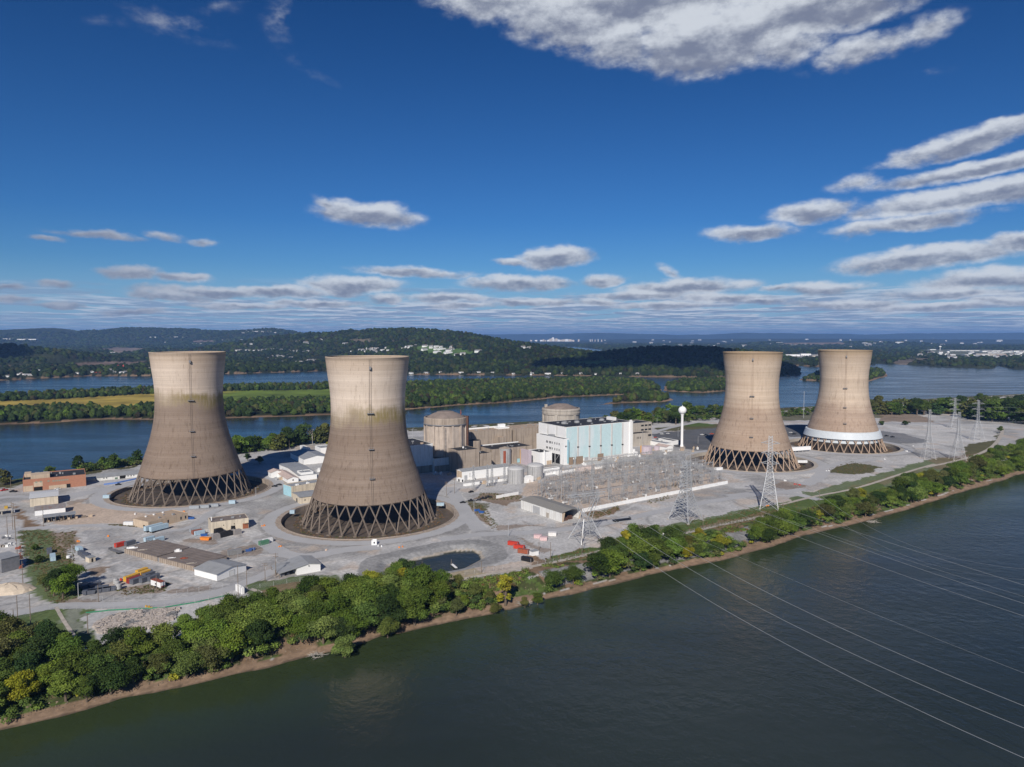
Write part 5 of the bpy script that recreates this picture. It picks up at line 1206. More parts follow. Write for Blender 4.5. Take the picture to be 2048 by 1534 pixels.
for uv, d, c, s, lb in [((233, 1096), 60, C_R, None, 'bright red container at the left end of the flatbeds'), ((253, 1093), 60, C_GY, None, 'slate blue container right of the bright red one'),
                        ((292, 1084.5), 60, C_BL, None, 'left light blue container above the bunker'), ((311.5, 1085.5), 60, C_BL, None, 'right light blue container above the bunker'),
                        ((246, 1051), 0, C_W, (1.15, 1, .9), 'plain white container at the left end of the flat tan building'),
                        ((382, 1066), 45, C_LG, None, 'pale grey container, back one of three by the cream store'), ((386, 1070), 45, C_BR, None, 'rust brown container between two pale ones by the cream store'), ((391.5, 1072), 45, C_BL, None, 'light blue container in front of the rust brown one'),
                        ((457.5, 1112.5), 40, (.24, .24, .24), (1.25, 1.1, 1.15), 'big dull grey covered container alone on the gravel'), ((521, 1092), 50, C_GN, None, 'green container by the bend of the ring road'), ((529, 1088), 50, C_W, None, 'white container touching the green one'),
                        ((150, 1101), -38, C_BL, None, 'light blue container at the top of the row beside the grass strip'), ((155, 1110), -38, C_GY, None, 'upper slate grey container in the row beside the grass strip'), ((162, 1115), -38, C_GY, None, 'lower slate grey container in the row beside the grass strip'),
                        ((112, 1122), 125, C_BL, (1.5, 1.1, 1), 'large pale blue container on the edge of the grass strip'), ((104, 1108), 125, C_GY, None, 'slate container behind the large pale blue one'),
                        ((1014.5, 1090), -25, C_R, (1.15, 1, .9), 'upper bright red container on the bank by the lattice pylon'), ((1026, 1097), -25, C_R, (1.15, 1, .9), 'lower bright red container on the bank by the lattice pylon'), ((1034.5, 1106), -25, C_BR, (1.15, 1, 1), 'brown container below the two bright red ones'), ((1041.5, 1121), -35, C_BK, (1.15, 1, .9), 'black open container nearest the river track'),
                        ((1067, 1077), -8, (.62, .45, .45), (.85, 1.4, .85), 'left pink topped crate beside the asphalt road'), ((1079, 1081.5), -8, (.62, .45, .45), (.8, 1.4, .85), 'front pink topped crate beside the asphalt road'), ((1096, 1072.5), -8, (.70, .68, .66), (.9, 1.5, .9), 'rusty topped white crate beside the asphalt road'),
                        ((377.5, 1018), 8, C_LG, (1.2, 1, .8), 'left of three pale grey bins in a row by the tower basin'), ((397.5, 1016.5), 8, C_LG, (1.2, 1, .8), 'middle of three pale grey bins in a row by the tower basin'), ((416.5, 1014), 8, C_LG, (1.2, 1, .8), 'right of three pale grey bins in a row by the tower basin'),
                        ((205, 997), 0, C_BL, (.9, 1, 1), 'pale blue box at the left rim of the far left tower basin'), ((457, 1008), 0, C_BL, (.85, 1, 1), 'pale blue box at the right rim of the far left tower basin'), ((579, 1028), 0, C_BL, (.6, 1, 1), 'small pale blue box at the left rim of the mossy tower basin'), ((873, 1012), 0, C_BL, (.95, 1.2, .8), 'pale blue box at the right rim of the mossy tower basin'),
                        ((1595, 926), 0, C_W, (1.7, 1, 1), 'white box trailer between the two tan towers'), ((1432, 941), 20, C_W, (1.3, 1, 1), 'cream box at the right end of the switchyard'), ((940, 960), 0, C_W, (.7, 1, 1), 'white box at the end of the long white building')]:
    place(CON, uv, d, lb, None, c, s)
# semi trailers
t = thing('semi_trailer', '', 'trailer', (0, 0, 0))
mb = MB(); mb.box(0, 0, 1.1, 12.2, 2.5, 4.0)
for i in range(20): mb.box(.2 + i * .6, -.04, 1.2, .4 + i * .6, .001, 3.9)
mb.build('body', M_paint, t)
mb = MB(); mb.box(.3, .6, .85, 11.5, 1.9, 1.08); mb.box(9.2, .3, 0, 9.4, .5, 1); mb.box(9.2, 2.0, 0, 9.4, 2.2, 1); mb.build('chassis', M_steeld, t)
for qx in (1.2, 2.4):
    for qy in (.15, 2.35): mb = MB(); mb.beam((qx, qy - .14, .5), (qx, qy + .14, .5), 1.0, n=10); mb.build('wheel', M_rubber, t)
TRL = Proto(t)
place(TRL, (292, 1066), 60, 'back one of two long pale blue trailers by the flat tan building', 'pale blue trailers', C_BL); place(TRL, (303, 1067), 60, 'front one of two long pale blue trailers by the flat tan building', 'pale blue trailers', C_BL)
# flatbeds
t = thing('flatbed_trailer', '', 'trailer', (0, 0, 0)); mb = MB(); mb.box(0, 0, 1.0, 12, 2.5, 1.25); mb.box(.5, .7, .7, 11.5, 1.0, .99); mb.box(.5, 1.5, .7, 11.5, 1.8, .99); mb.build('body', M_paint, t)
mb = MB(); mb.box(11.7, 0, 1.26, 12, 2.5, 2.2); mb.build('headboard', M_steeld, t)
for qx in (1.5, 2.8):
    for qy in (.2, 2.3): mb = MB(); mb.beam((qx, qy - .14, .5), (qx, qy + .14, .5), 1.0, n=10); mb.build('wheel', M_rubber, t)
FLT = Proto(t)
place(FLT, (1228, 1045), 22, 'black flatbed trailer parked on the asphalt below the switchyard wall', None, C_BK, (1.15, 1.15, 1.1))
for i, (uv, d) in enumerate([((247, 1107), 148), ((262, 1098), 60), ((276, 1094.5), 60), ((290, 1091), 60)]):
    place(FLT, uv, d, ['empty grey flatbed at the left end of the bunker', 'first empty flatbed right of the slate blue container', 'second empty flatbed right of the slate blue container', 'empty flatbed below the light blue containers'][i], 'empty flatbeds by the bunker', (.16, .16, .165))
# white trailer hut with rusty roof
t = thing('trailer_hut', 'white trailer hut with a rusty roof beside a pole in the lower left yard', 'trailer', (*P(321, 1178.5), 0), radians(148))
mb = MB(); mb.box(0, -2.5, .7, 8.5, 0, 3.4); mb.build('body', M_bwhite, t); mb = MB(); mb.box(-.1, -2.6, 3.41, 8.6, .1, 3.6); mb.build('roof', M_rust, t)
mb = MB(); mb.box(3.5, -.02, 1.6, 4.6, .08, 2.4); mb.build('window', M_glass, t); mb = MB(); mb.box(-.1, -2.3, .8, .02, -.4, 1.5); mb.build('red_panel', M_rust, t)
for qx in (3.2, 4.4): mb = MB(); mb.beam((qx, -.1, .45), (qx, .12, .45), .9, n=10); mb.build('wheel', M_rubber, t)
t = thing('pink_hut', 'small pinkish hut with a grey roof at the bottom of the container row', 'hut', (*P(178.5, 1125.5), 0), radians(55)); mb = MB(); mb.box(0, 0, 0, 3.4, 4.4, 2.7); mb.build('wall', M_cream, t); mb = MB(); mb.box(-.2, -.2, 2.71, 3.6, 4.6, 2.9); mb.build('roof', M_roofg, t); mb = MB(); mb.box(1.2, -.07, .05, 2.1, .01, 2.1); mb.build('door', M_dark, t)
t = thing('white_shed', 'little white shed with a grey roof right of the brown container', 'hut', (*P(1073, 1110.5), 0), radians(33)); mb = MB(); mb.box(-3, 0, 0, 1.6, 3, 2.5); mb.build('wall', M_bwhite, t); mb = MB(); mb.box(-3.2, -.2, 2.51, 1.8, 3.2, 2.7); mb.build('roof', M_roofg, t)
# grey open bins
t = thing('waste_bin', '', 'bin', (0, 0, 0)); mb = MB(); mb.add([(0, 0, .1), (5.0, 0, .1), (5.0, 2.3, .1), (0, 2.3, .1), (-.5, -.1, 1.9), (5.5, -.1, 1.9), (5.5, 2.4, 1.9), (-.5, 2.4, 1.9)], [(3, 2, 1, 0), (0, 1, 5, 4), (1, 2, 6, 5), (2, 3, 7, 6), (3, 0, 4, 7)])
for i in range(6): mb.box(.3 + .85 * i, -.18, .2, .45 + .85 * i, -.02, 1.8)
mb.build('bin_body', M_paint, t); mb = MB(); mb.box(-.5, -.1, 1.91, 5.5, 2.4, 2.0); mb.build('lid', M_paint, t); BIN = Proto(t)
for i, (uv, d) in enumerate([((166, 1191), 20), ((178, 1188.5), 20), ((196, 1186), 20), ((208, 1184), 20), ((166, 1179), 60), ((182, 1176.5), 60), ((192, 1182), 20), ((154, 1178), 60)]):
    place(BIN, uv, d, 'slate grey waste bin in the cluster right of the big yard tree' if i < 6 else ('slate grey waste bin in the middle of the cluster' if i == 6 else 'slate grey waste bin in the shade of the big yard tree'), 'grey waste bins', C_GY)
for uv, d, c, s, lb in [((492, 1104), 25, C_BU, .62, 'left blue dumpster on the dry strip'), ((499, 1101.5), 25, C_BU, .62, 'right blue dumpster on the dry strip'), ((402, 1073), 15, C_BU, .7, 'blue dumpster beside the light blue container'), ((377, 1039), 15, C_BU, .7, 'blue dumpster at the right end of the flat tan building'), ((401, 1080.5), -10, C_OR, (1.1, 1, .9), 'long orange skip below the rust brown container'),
                        ((949, 1023), 10, C_BU, .7, 'blue tarpaulined skip on the small yard'), ((958, 1026), -20, C_BU, .7, 'second blue skip on the small yard')]:
    place(BIN, uv, d, lb, None, c, s)
# tarpaulined stacks
def tarp(uv, d, L, Wd, H, c, lb):
    t = MB(); t.obox(0, 0, 0, L, Wd, H, 0, .9); t.obox(0, 0, H - .05, L * .9, Wd * .5, .35, 0, .7); o = t.build('tarped_stack', M_paint, loc=(*P(*uv), 0), rz=radians(d)); o.color = (*c, 1); tag(o, lb, 'stack', 'tarpaulined stacks')
for i, (uv, c) in enumerate([((431, 1077), C_TARP), ((444, 1074), C_BK), ((456, 1071), C_BK), ((463, 1069), C_TARP), ((474, 1068), C_TARP), ((437, 1066), C_BK), ((468, 1059), C_BK)]):
    tarp(uv, 50, 5.2, 3.2, 3.0, c, ['grey tarpaulined stack, front left of the group at the cream store', 'front black tarpaulined stack at the cream store', 'black tarpaulined stack between the front black one and the pale ones', 'pale tarpaulined stack left of the last one in the row', 'pale tarpaulined stack at the right end near the roller door', 'black tarpaulined stack against the cream wall', 'black tarpaulined stack at the back by the roller door'][i])
# upright little grey tanks
for i, uv in enumerate([(232, 1168), (235, 1173), (238, 1179)]):
    t = thing('upright_tank', ['back', 'middle', 'front'][i] + ' one of three small upright grey tanks', 'tank', (*P(*uv), 0), 0, 'upright grey tanks'); mb = MB(); mb.lathe([(1.3, .4), (1.3, 2.5), (.9, 2.9), (.2, 3.1)], 14, cap1=True); mb.build('tank_body', M_tank, t)
    mb = MB()
    for q in range(3): mb.beam((1.0 * cos(q * 2.1), 1.0 * sin(q * 2.1), 0), (1.0 * cos(q * 2.1), 1.0 * sin(q * 2.1), .5), .15)
    mb.build('feet', M_steeld, t)
t = MB(); t.cyl(0, 0, .2, 1.6, 1.1); o = t.build('water_barrel', M_bwhite, loc=(*P(137, 1116.5), 0)); tag(o, 'short white barrel right of the large pale blue container', 'barrel')
# cars and pickups
def make_car(kind):
    t = thing('parked_car' if kind != 'pickup' else 'pickup_truck', '', 'car' if kind != 'pickup' else 'pickup', (0, 0, 0))
    L, Wd = (4.6, 1.8) if kind == 'sedan' else (5.5, 2.0)
    prof = {'sedan': [(0, .35), (0, .75), (.1, .9), (1.2, 1.0), (4.3, .95), (4.55, .8), (4.6, .35)], 'pickup': [(0, .45), (0, 1.0), (1.4, 1.1), (3.4, 1.1), (5.4, 1.1), (5.5, .45)]}[kind]
    def extr(pr, w, y0):
        n = len(pr); vs = [(x, y0, z) for x, z in pr] + [(x, y0 + w, z) for x, z in pr]
        return vs, [tuple(range(n)), tuple(range(2 * n - 1, n - 1, -1))] + [(i, i + n, (i + 1) % n + n, (i + 1) % n) for i in range(n)]
    mb = MB(); mb.add(*extr(prof, Wd, 0)); mb.build('body', M_paint, t)
    cab = [(1.1, .98), (1.75, 1.45), (3.3, 1.48), (4.1, .97)] if kind == 'sedan' else [(1.5, 1.1), (1.95, 1.8), (3.2, 1.82), (3.5, 1.1)]
    mb = MB(); mb.add(*extr(cab, Wd - .3, .15)); mb.build('cab_glass', M_glass, t)
    rf = [(1.72, 1.44), (1.8, 1.50), (3.25, 1.53), (3.35, 1.46)] if kind == 'sedan' else [(1.92, 1.8), (1.98, 1.88), (3.2, 1.9), (3.25, 1.82)]
    mb = MB(); mb.add(*extr(rf, Wd - .34, .17)); mb.build('cab', M_paint, t)
    if kind == 'pickup': mb = MB(); mb.box(3.6, .15, 1.101, 5.35, Wd - .15, 1.12); mb.build('load_bed', M_dark, t)
    for qx in (.85, L - .95):
        for qy in (.05, Wd - .05): mb = MB(); mb.beam((qx, qy - .1, .34), (qx, qy + .1, .34), .68, n=10); mb.build('wheel', M_rubber, t)
    return t
CAR = Proto(make_car('sedan')); PIK = Proto(make_car('pickup'))
k = 0
for uv, d, pr, c, lb in [((920, 1007), 12, CAR, C_BK, 'leftmost black car in the row right of the mossy tower'), ((936, 1003.5), 12, PIK, C_BK, 'second black car from the left in the row right of the mossy tower'), ((951, 1002), 12, CAR, (.05, .05, .06), 'third dark car in the row right of the mossy tower'), ((960, 999), 12, PIK, C_BK, 'fourth dark car in the row right of the mossy tower'), ((971, 996.5), 12, PIK, C_BK, 'rightmost black pickup in the row right of the mossy tower'),
                        ((108, 980), 20, CAR, C_W, 'white car in front of the brick building'), ((230, 971), 25, CAR, C_BK, 'black car on the road beside the river shed'), ((8, 971), 60, CAR, C_BK, 'dark car beside the left end of the brick building'), ((18, 985), 10, PIK, C_BK, 'dark pickup below the left end of the brick building'),
                        ((1321, 869), 10, CAR, C_W, 'left white car on the dark lot behind the hall'), ((1333, 868), 10, CAR, C_W, 'right white car on the dark lot behind the hall'), ((1401, 870.5), 10, PIK, C_W, 'white pickup on the dark lot left of the tan tower'), ((1408, 871), 5, PIK, C_BK, 'black pickup beside the white pickup'), ((1421, 869), 20, PIK, (.6, .12, .05), 'orange red truck half hidden by the tan tower'),
                        ((1309, 876), 30, CAR, (.5, .05, .03), 'red car by the corner of the office block'), ((939, 986), 40, CAR, C_BK, 'dark car beside the gantries left of the switchyard'), ((1770, 873), 10, PIK, C_BK, 'black truck on the dark lot right of the banded tower'), ((1782, 875), 10, PIK, C_BK, 'second black truck on the dark lot right of the banded tower'), ((1579, 866), 10, CAR, C_W, 'white car between the tan towers'), ((1585, 869), 10, PIK, C_BK, 'black car in the shade between the tan towers'), ((2, 983), 60, PIK, (.55, .05, .04), 'red and white truck at the left edge of the yard'), ((543, 974), 0, CAR, (.02, .02, .02), 'black car by the front pink roofed shed'), ((552, 971), 0, CAR, (.03, .03, .03), 'dark car nearest the rear pink roofed shed')]:
    place(pr, uv, d, lb, None, c)
# white pipe bridge between tan towers
x, y = P(1583, 905); t = thing('pipe_bridge', 'white covered pipe bridge between the two tan towers', 'pipe bridge', (x, y, 0), radians(20)); mb = MB(); mb.box(0, 0, 1.5, 27, 3, 5.5); mb.build('casing', M_bwhite, t)
for i in range(6): mb = MB(); mb.box(1 + i * 5, 1, 0, 1.5 + i * 5, 1.6, 1.49); mb.build('support', M_concl, t)
# small barriers, boulders, marker clusters
for i, (u, v, c) in enumerate([(528, 1052, C_OR), (650, 1101, (.6, .45, .35)), (760, 1093, C_W), (803, 1095, C_OR), (561, 1094, C_OR), (368, 1024, C_OR), (220, 1073, C_OR), (156, 1083, C_OR), (245, 1160, C_R), (1403, 947, C_Y), (1568, 962, C_W), (1655, 942, C_W), (1590, 969, C_R), (1600, 970, C_R), (1813, 903, C_W), (1771, 919, C_W), (1330, 1070, C_W), (1536, 1012, C_OR), (297, 1215, C_Y), (305, 1216, C_Y), (268, 1029, C_W), (1827, 892, C_W)]):
    t = MB()
    for q in range(3): t.obox(random.uniform(-1.6, 1.6), random.uniform(-.8, .8), 0, random.uniform(.7, 1.4), random.uniform(.5, .9), random.uniform(.6, 1.2), random.uniform(0, 3), .7)
    o = t.build('road_barrier', M_paint, loc=(*P(u, v), 0)); o.color = (*c, 1)
    tag(o, ('white' if c == C_W else 'orange' if c == C_OR else 'red' if c == C_R else 'yellow' if c == C_Y else 'pale') + ' barrier blocks on the gravel ' + ['right of the cream store', 'in front of the mossy tower at left', 'beside the basin hut', 'right of the basin hut', 'by the green container', 'above the flat tan building', 'near the long trailers', 'above the row of blue containers', 'beside the yellow containers', 'right of the switchyard', 'left of the small dark grass patch', 'at the dark grass patch', 'on the scrap patch left', 'on the scrap patch right', 'on the road right of the banded tower', 'in front of the banded tower', 'at the foot of the splayed pylon', 'under the tallest pylon', 'left one of two at the near road', 'right one of two at the near road', 'on the sandy yard', 'far right of the banded tower'][i], 'barrier')
# ------------------------------------------------------------------ poles
def make_pole(kind):
    t = thing('utility_pole' if kind != 'light' else 'light_pole', '', 'pole', (0, 0, 0))
    mb = MB(); mb.cyl(0, 0, 0, 10, .19, .13, 8); mb.build('pole', M_wood if kind != 'light' else M_steel, t)
    if kind == 'cross':
        for z in (9.5, 8.6): mb = MB(); mb.box(-1.4, -.08, z, 1.4, .08, z + .18); mb.build('crossarm', M_wood, t)
        mb = MB(); mb.cyl(.35, 0, 6.6, 7.7, .28, n=8); mb.build('pole_transformer', M_steel, t)
    if kind == 'light': mb = MB(); mb.beam((0, 0, 9.9), (1.6, 0, 10.3), .12); mb.box(1.3, -.18, 10.2, 2.1, .18, 10.38); mb.build('lamp_arm', M_steel, t)
    return t
PP = dict(plain=Proto(make_pole('plain')), cross=Proto(make_pole('cross')), light=Proto(make_pole('light')))
for i, (u, v, vt, kd, lb) in enumerate([
    (36, 1251, 1191, 'plain', 'dark pole at the lower left by the gravel road'), (61.5, 1253, 1188, 'plain', 'pale pole right of the dark one at the lower left'), (27, 1239, 1219, 'plain', 'short pole left of the dark pole'),
    (157, 1198, 1166, 'light', 'pole beside the big yard tree'), (176, 1269, 1226, 'plain', 'pole in front of the rubble pile'), (46, 1170, 1122, 'plain', 'pole at the left edge of the grass strip'), (197, 1204, 1170, 'plain', 'thin pole in front of the grey bins'),
    (313.4, 1184, 1151, 'plain', 'pole in front of the white trailer hut'), (476.5, 1190, 1131, 'plain', 'pole left of the tiny gravel hut'), (494, 1183, 1138, 'plain', 'pole right of the tiny gravel hut'), (530.4, 1163, 1126, 'cross', 'pole left of the lean-to store'),
    (552, 1155, 1106, 'cross', 'pole with crossarms at the corner of the lean-to store'), (25.5, 1059, 1004, 'cross', 'left pole of the pair with white insulators'), (29.5, 1060, 1006, 'cross', 'right pole of the pair with white insulators'), (86.7, 1053, 1013, 'cross', 'dark pole at the open shed'),
    (15, 1069, 1033, 'plain', 'pole beside the road at far left'), (31.5, 1082, 1030, 'plain', 'pole right of the pair with insulators'), (144.7, 1120, 1090, 'light', 'light pole beside the row of blue and grey containers'), (35, 1120, 1077, 'plain', 'pole on the left edge of the grass'),
    (1016.6, 1073, 1040, 'light', 'pole where the roads meet right of the pond'), (1078, 1101, 1083, 'plain', 'short pole above the little white shed'), (1101, 1119, 1084, 'plain', 'pole right of the little white shed'), (1164, 1111, 1053, 'plain', 'pole standing in front of the splayed pylon'),
    (1253.5, 1078, 1054, 'cross', 'pole with a small arm behind the yellow green tree'), (948, 1029, 1000, 'light', 'light pole on the small yard'), (893, 991, 963, 'cross', 'T shaped pole right of the mossy tower'), (909, 987, 955, 'cross', 'second T shaped pole right of the mossy tower'),
    (1638.6, 1001, 979, 'plain', 'pole beside the pale gravel track'), (1566, 1021, 1003, 'plain', 'pole right of the tallest pylon'), (1406, 1055, 1030, 'plain', 'pole right of the splayed legged pylon'), (963, 1145, 1122, 'plain', 'thin pole beside the pond'), (844.5, 1142, 1123, 'plain', 'thin pole in front of the pond at left'),
    (512, 993, 975, 'light', 'lamp pole right of the far left tower'), (579, 900, 881, 'plain', 'pole by the river behind the shaded yard'), (1306, 850, 828, 'plain', 'pole behind the office block'), (1314, 850, 836, 'light', 'light pole behind the office block'), (1356, 874, 857, 'light', 'light pole on the dark lot'), (1396, 887, 873, 'light', 'light pole left of the tan tower'),
    (825, 875, 857, 'light', 'light pole behind the brown reactor building'), (12, 968, 938, 'plain', 'pole by the river at far left'), (22, 983, 955, 'plain', 'pole left of the brick building'), (160, 941, 922, 'plain', 'pole behind the brick building')]):
    x, y = P(u, v); h = zat(x, y, vt); PP[kd].put((x, y, 0), random.uniform(-.6, .6), lb, 'poles around the yards', (1, 1, max(.4, h / 10)))
for i, (u, v, vt) in enumerate([(1607, 836.5, 783)]):
    x, y = P(u, v); h = zat(x, y, vt); t = thing('radio_mast', 'thin tall grey mast between the two tan towers', 'mast', (x, y, 0)); mb = MB()
    for a_ in range(3): mb.beam((.5 * cos(a_ * 2.1), .5 * sin(a_ * 2.1), 0), (.35 * cos(a_ * 2.1), .35 * sin(a_ * 2.1), h), .14, caps=False)
    for q in range(int(h / 2)): mb.beam((.5, 0, q * 2), (.5 * cos(2.1), .5 * sin(2.1), q * 2 + 2), .09, caps=False)
    mb.build('mast', M_steel, t); mb = MB(); mb.beam((-1.2, 0, h), (1.2, 0, h), .15); mb.beam((0, 0, h), (0, 0, h + 1.2), .12); mb.build('antenna', M_steel, t)
# chain-link fences as posts with thin mesh rails
def fence(pts, lb, h=2.2, step=5, m=M_steel, px=True):
    mb = MB(); p = [P(*q) for q in pts]; o0 = p[0]
    for a, b in zip(p[:-1], p[1:]):
        Lw = hypot(b[0] - a[0], b[1] - a[1]); n_ = max(1, int(Lw / step))
        for i in range(n_): f = i / n_; x = a[0] + (b[0] - a[0]) * f - o0[0]; y = a[1] + (b[1] - a[1]) * f - o0[1]; mb.beam((x, y, 0), (x, y, h + .1), .11, caps=False)
        for z in np.linspace(.3, h, 5): mb.beam((a[0] - o0[0], a[1] - o0[1], z), (b[0] - o0[0], b[1] - o0[1], z), .035, caps=False)
    o = mb.build('wire_fence', m, loc=(*o0, 0)); return tag(o, lb, 'fence')
fence([(0, 1249), (60, 1232), (100, 1219), (180, 1219), (300, 1216), (390, 1206), (470, 1190), (520, 1176), (600, 1163), (700, 1160)], 'wire fence along the near gravel road at the lower left')
fence([(160, 1202), (250, 1200), (330, 1194), (420, 1180), (470, 1171)], 'wire fence inside the lower left yard')
fence([(330, 1090), (380, 1105), (437, 1120)], 'wire fence behind the concrete bunker')
fence([(460, 1122), (490, 1108), (540, 1090)], 'wire fence beside the blue dumpsters')
fence([(1040, 993), (1100, 1012), (1140, 1020)], 'wire fence at the left end of the switchyard')
fence([(930, 1150), (1060, 1133), (1180, 1111), (1300, 1084), (1440, 1052), (1560, 1030)], 'wire fence along the top of the river bank')
fence([(480, 912), (540, 903), (600, 897)], 'wire fence by the river behind the shaded yard')
fence([(1210, 1008), (1300, 990), (1400, 972)], 'low post fence just inside the long white wall', 3.2, 4)
t = MB(); p = [P(u, v) for u, v in [(172, 1227), (215, 1222), (330, 1216), (400, 1204), (460, 1190)]]
for a, b in zip(p[:-1], p[1:]): t.beam((a[0] - p[0][0], a[1] - p[0][1], .45), (b[0] - p[0][0], b[1] - p[0][1], .3), .4, caps=False)
o = t.build('silt_barrier', mat('silt_green', (.05, .25, .14), .7, .1), loc=(*p[0], 0)); tag(o, 'green silt barrier along the near road above the rubble', 'barrier')
t = MB(); p = [P(u, v) for u, v in [(208, 970), (235, 966.5), (275, 958)]]
for a, b in zip(p[:-1], p[1:]): t.beam((a[0] - p[0][0], a[1] - p[0][1], .5), (b[0] - p[0][0], b[1] - p[0][1], .5), 1.3, caps=False)
o = t.build('blue_barrier', mat('barrier_blue', (.16, .28, .62), .6, .1), loc=(*p[0], 0)); tag(o, 'long pale blue barrier in front of the river shed', 'barrier')
# pond jetty
x, y = P(915, 1136, -2.2); t = thing('jetty', 'small pale jetty with a post in the pond', 'jetty', (x, y, -2.4), radians(115)); mb = MB(); mb.box(0, 0, .3, 7.5, 1.4, .5); mb.build('deck', M_bwhite, t)
for q in (.2, 3.6, 7): mb = MB(); mb.cyl(q, .2, -1, 1.2, .1); mb.build('pile', M_steeld, t)
mb = MB(); mb.cyl(6.5, 1.3, 0, 3.5, .14); mb.build('post', M_wood, t)
M_yard = mat('yard_steel', (.44, .445, .45), .55, .15, .5, metal=.3)
# ------------------------------------------------------------------ switchyard
def lat_col(mb, x, y, z0, z1, w0, w1, n=6, t=.13):
    P4 = [(-1, -1), (1, -1), (1, 1), (-1, 1)]
    def pt(c, f): w = w0 + (w1 - w0) * f; return (x + c[0] * w / 2, y + c[1] * w / 2, z0 + (z1 - z0) * f)
    for c in P4: mb.beam(pt(c, 0), pt(c, 1), t, caps=False)
    for i in range(n):
        for k in range(4):
            a, b = P4[k], P4[(k + 1) % 4]
            if i % 2: a, b = b, a
            mb.beam(pt(a, i / n), pt(b, (i + 1) / n), t * .7, caps=False)
def lat_beam(mb, p, q, w, n=8, t=.12):
    p = np.array(p, float); q = np.array(q, float); d = (q - p); L = np.linalg.norm(d); d = d / L; s = np.cross(d, (0, 0, 1.)); s /= (np.linalg.norm(s) + 1e-9); u = np.cross(s, d)
    cs = [(-1, -1), (1, -1), (1, 1), (-1, 1)]
    def pt(c, f): return p + (q - p) * f + (s * c[0] + u * c[1]) * w / 2
    for c in cs: mb.beam(pt(c, 0), pt(c, 1), t, caps=False)
    for i in range(n):
        for k in range(4):
            a, b = cs[k], cs[(k + 1) % 4]
            if i % 2: a, b = b, a
            mb.beam(pt(a, i / n), pt(b, (i + 1) / n), t * .7, caps=False)
def gantry(Wg, Hg):
    t = thing('gantry', '', 'gantry', (0, 0, 0))
    for q in (0, Wg): mb = MB(); lat_col(mb, q, 0, 0, Hg, 1.3, .7, 8); mb.beam((q, 0, Hg), (q, 0, Hg + 3.2), .14, .06); mb.build('column', M_yard, t)
    mb = MB(); lat_beam(mb, (0, 0, Hg - .4), (Wg, 0, Hg - .4), .8, 12); mb.build('beam', M_yard, t)
    for i in range(3):
        mb = MB(); q = Wg * (.2 + .3 * i)
        for j in range(6): mb.lathe([(.06, -j * .3), (.2, -j * .3 - .12), (.06, -j * .3 - .24)], 6, q, 0)
        o = mb.build('insulator', M_steeld, t, loc=(0, 0, Hg - .9))
    return t
GA = Proto(gantry(16, 13)); GB = Proto(gantry(11, 9.5))
def busframe():
    t = thing('bus_support', '', 'bus support', (0, 0, 0)); mb = MB()
    for q in (-3, 0, 3): mb.beam((q, 0, 0), (q, 0, 3.2), .22, caps=False)
    mb.beam((-3.6, 0, 3.2), (3.6, 0, 3.2), .2); mb.beam((-3, 0, .3), (0, 0, 3), .1); mb.beam((3, 0, .3), (0, 0, 3), .1); mb.build('frame', M_yard, t)
    mb = MB()
    for q in (-3, 0, 3):
        for j in range(5): mb.lathe([(.07, 3.3 + j * .3), (.2, 3.42 + j * .3), (.07, 3.54 + j * .3)], 6, q, 0)
    mb.build('insulator', M_steeld, t)
    mb = MB()
    for q in (-3, 0, 3): mb.beam((q, -7, 4.95), (q, 7, 4.95), .13)
    mb.build('busbar', M_yard, t); return t
def breaker():
    t = thing('circuit_breaker', '', 'breaker', (0, 0, 0)); mb = MB(); mb.box(-1.8, -.8, .8, 1.8, .8, 2.1)
    for q in (-1.5, 1.5): mb.box(q - .1, -.6, 0, q + .1, .6, .79)
    mb.build('tank', M_tankr, t); mb = MB(); mb.box(-2.6, -.5, .3, -1.85, .5, 1.9); mb.build('cabinet', M_bwhite, t)
    for q in (-1.3, 0, 1.3):
        for s_ in (-1, 1):
            mb = MB()
            for j in range(5): f = j / 5; mb.lathe([(.08, 2.1 + f * 2.2), (.22, 2.3 + f * 2.2), (.08, 2.5 + f * 2.2)], 6, q, s_ * (.3 + .7 * f))
            mb.build('bushing', M_steeld, t)
    return t
def switchfr():
    t = thing('disconnect_switch', '', 'switch', (0, 0, 0)); mb = MB()
    for q in (-2.2, 2.2): lat_col(mb, q, 0, 0, 4.2, .6, .5, 4, .10)
    mb.beam((-2.6, -.3, 4.2), (2.6, -.3, 4.2), .16); mb.beam((-2.6, .3, 4.2), (2.6, .3, 4.2), .16); mb.build('frame', M_yard, t)
    mb = MB()
    for q in (-2, 0, 2):
        for y_ in (-.5, .5): mb.beam((q, y_, 4.2), (q, y_, 5.6), .22, .12)
        mb.beam((q, -.5, 5.6), (q, 1.6, 7.0), .12)
    mb.build('switch_arm', M_steeld, t); return t
def mast():
    t = thing('lightning_mast', '', 'mast', (0, 0, 0)); mb = MB(); mb.cyl(0, 0, 0, 21, .28, .08, 8); mb.build('shaft', M_yard, t); mb = MB(); mb.box(-.5, -.5, 0, .5, .5, .4); mb.build('base', M_concl, t); return t
BF, BR, SW, MA = Proto(busframe()), Proto(breaker()), Proto(switchfr()), Proto(mast())
YP = [P(u, v) for u, v in [(1050, 985), (1160, 1018), (1445, 962), (1400, 928), (1330, 912), (1245, 928), (1195, 941), (1070, 966)]]
ya = [toS(*p) for p in YP]; a0, a1 = min(p[0] for p in ya), max(p[0] for p in ya); b0, b1 = min(p[1] for p in ya), max(p[1] for p in ya)
EMPTY = [P(u, v) for u, v in [(1180, 985), (1230, 966), (1260, 985), (1225, 1003)]]
def inside(x, y, poly): return bool(inpoly(np.array([x]), np.array([y]), poly)[0])
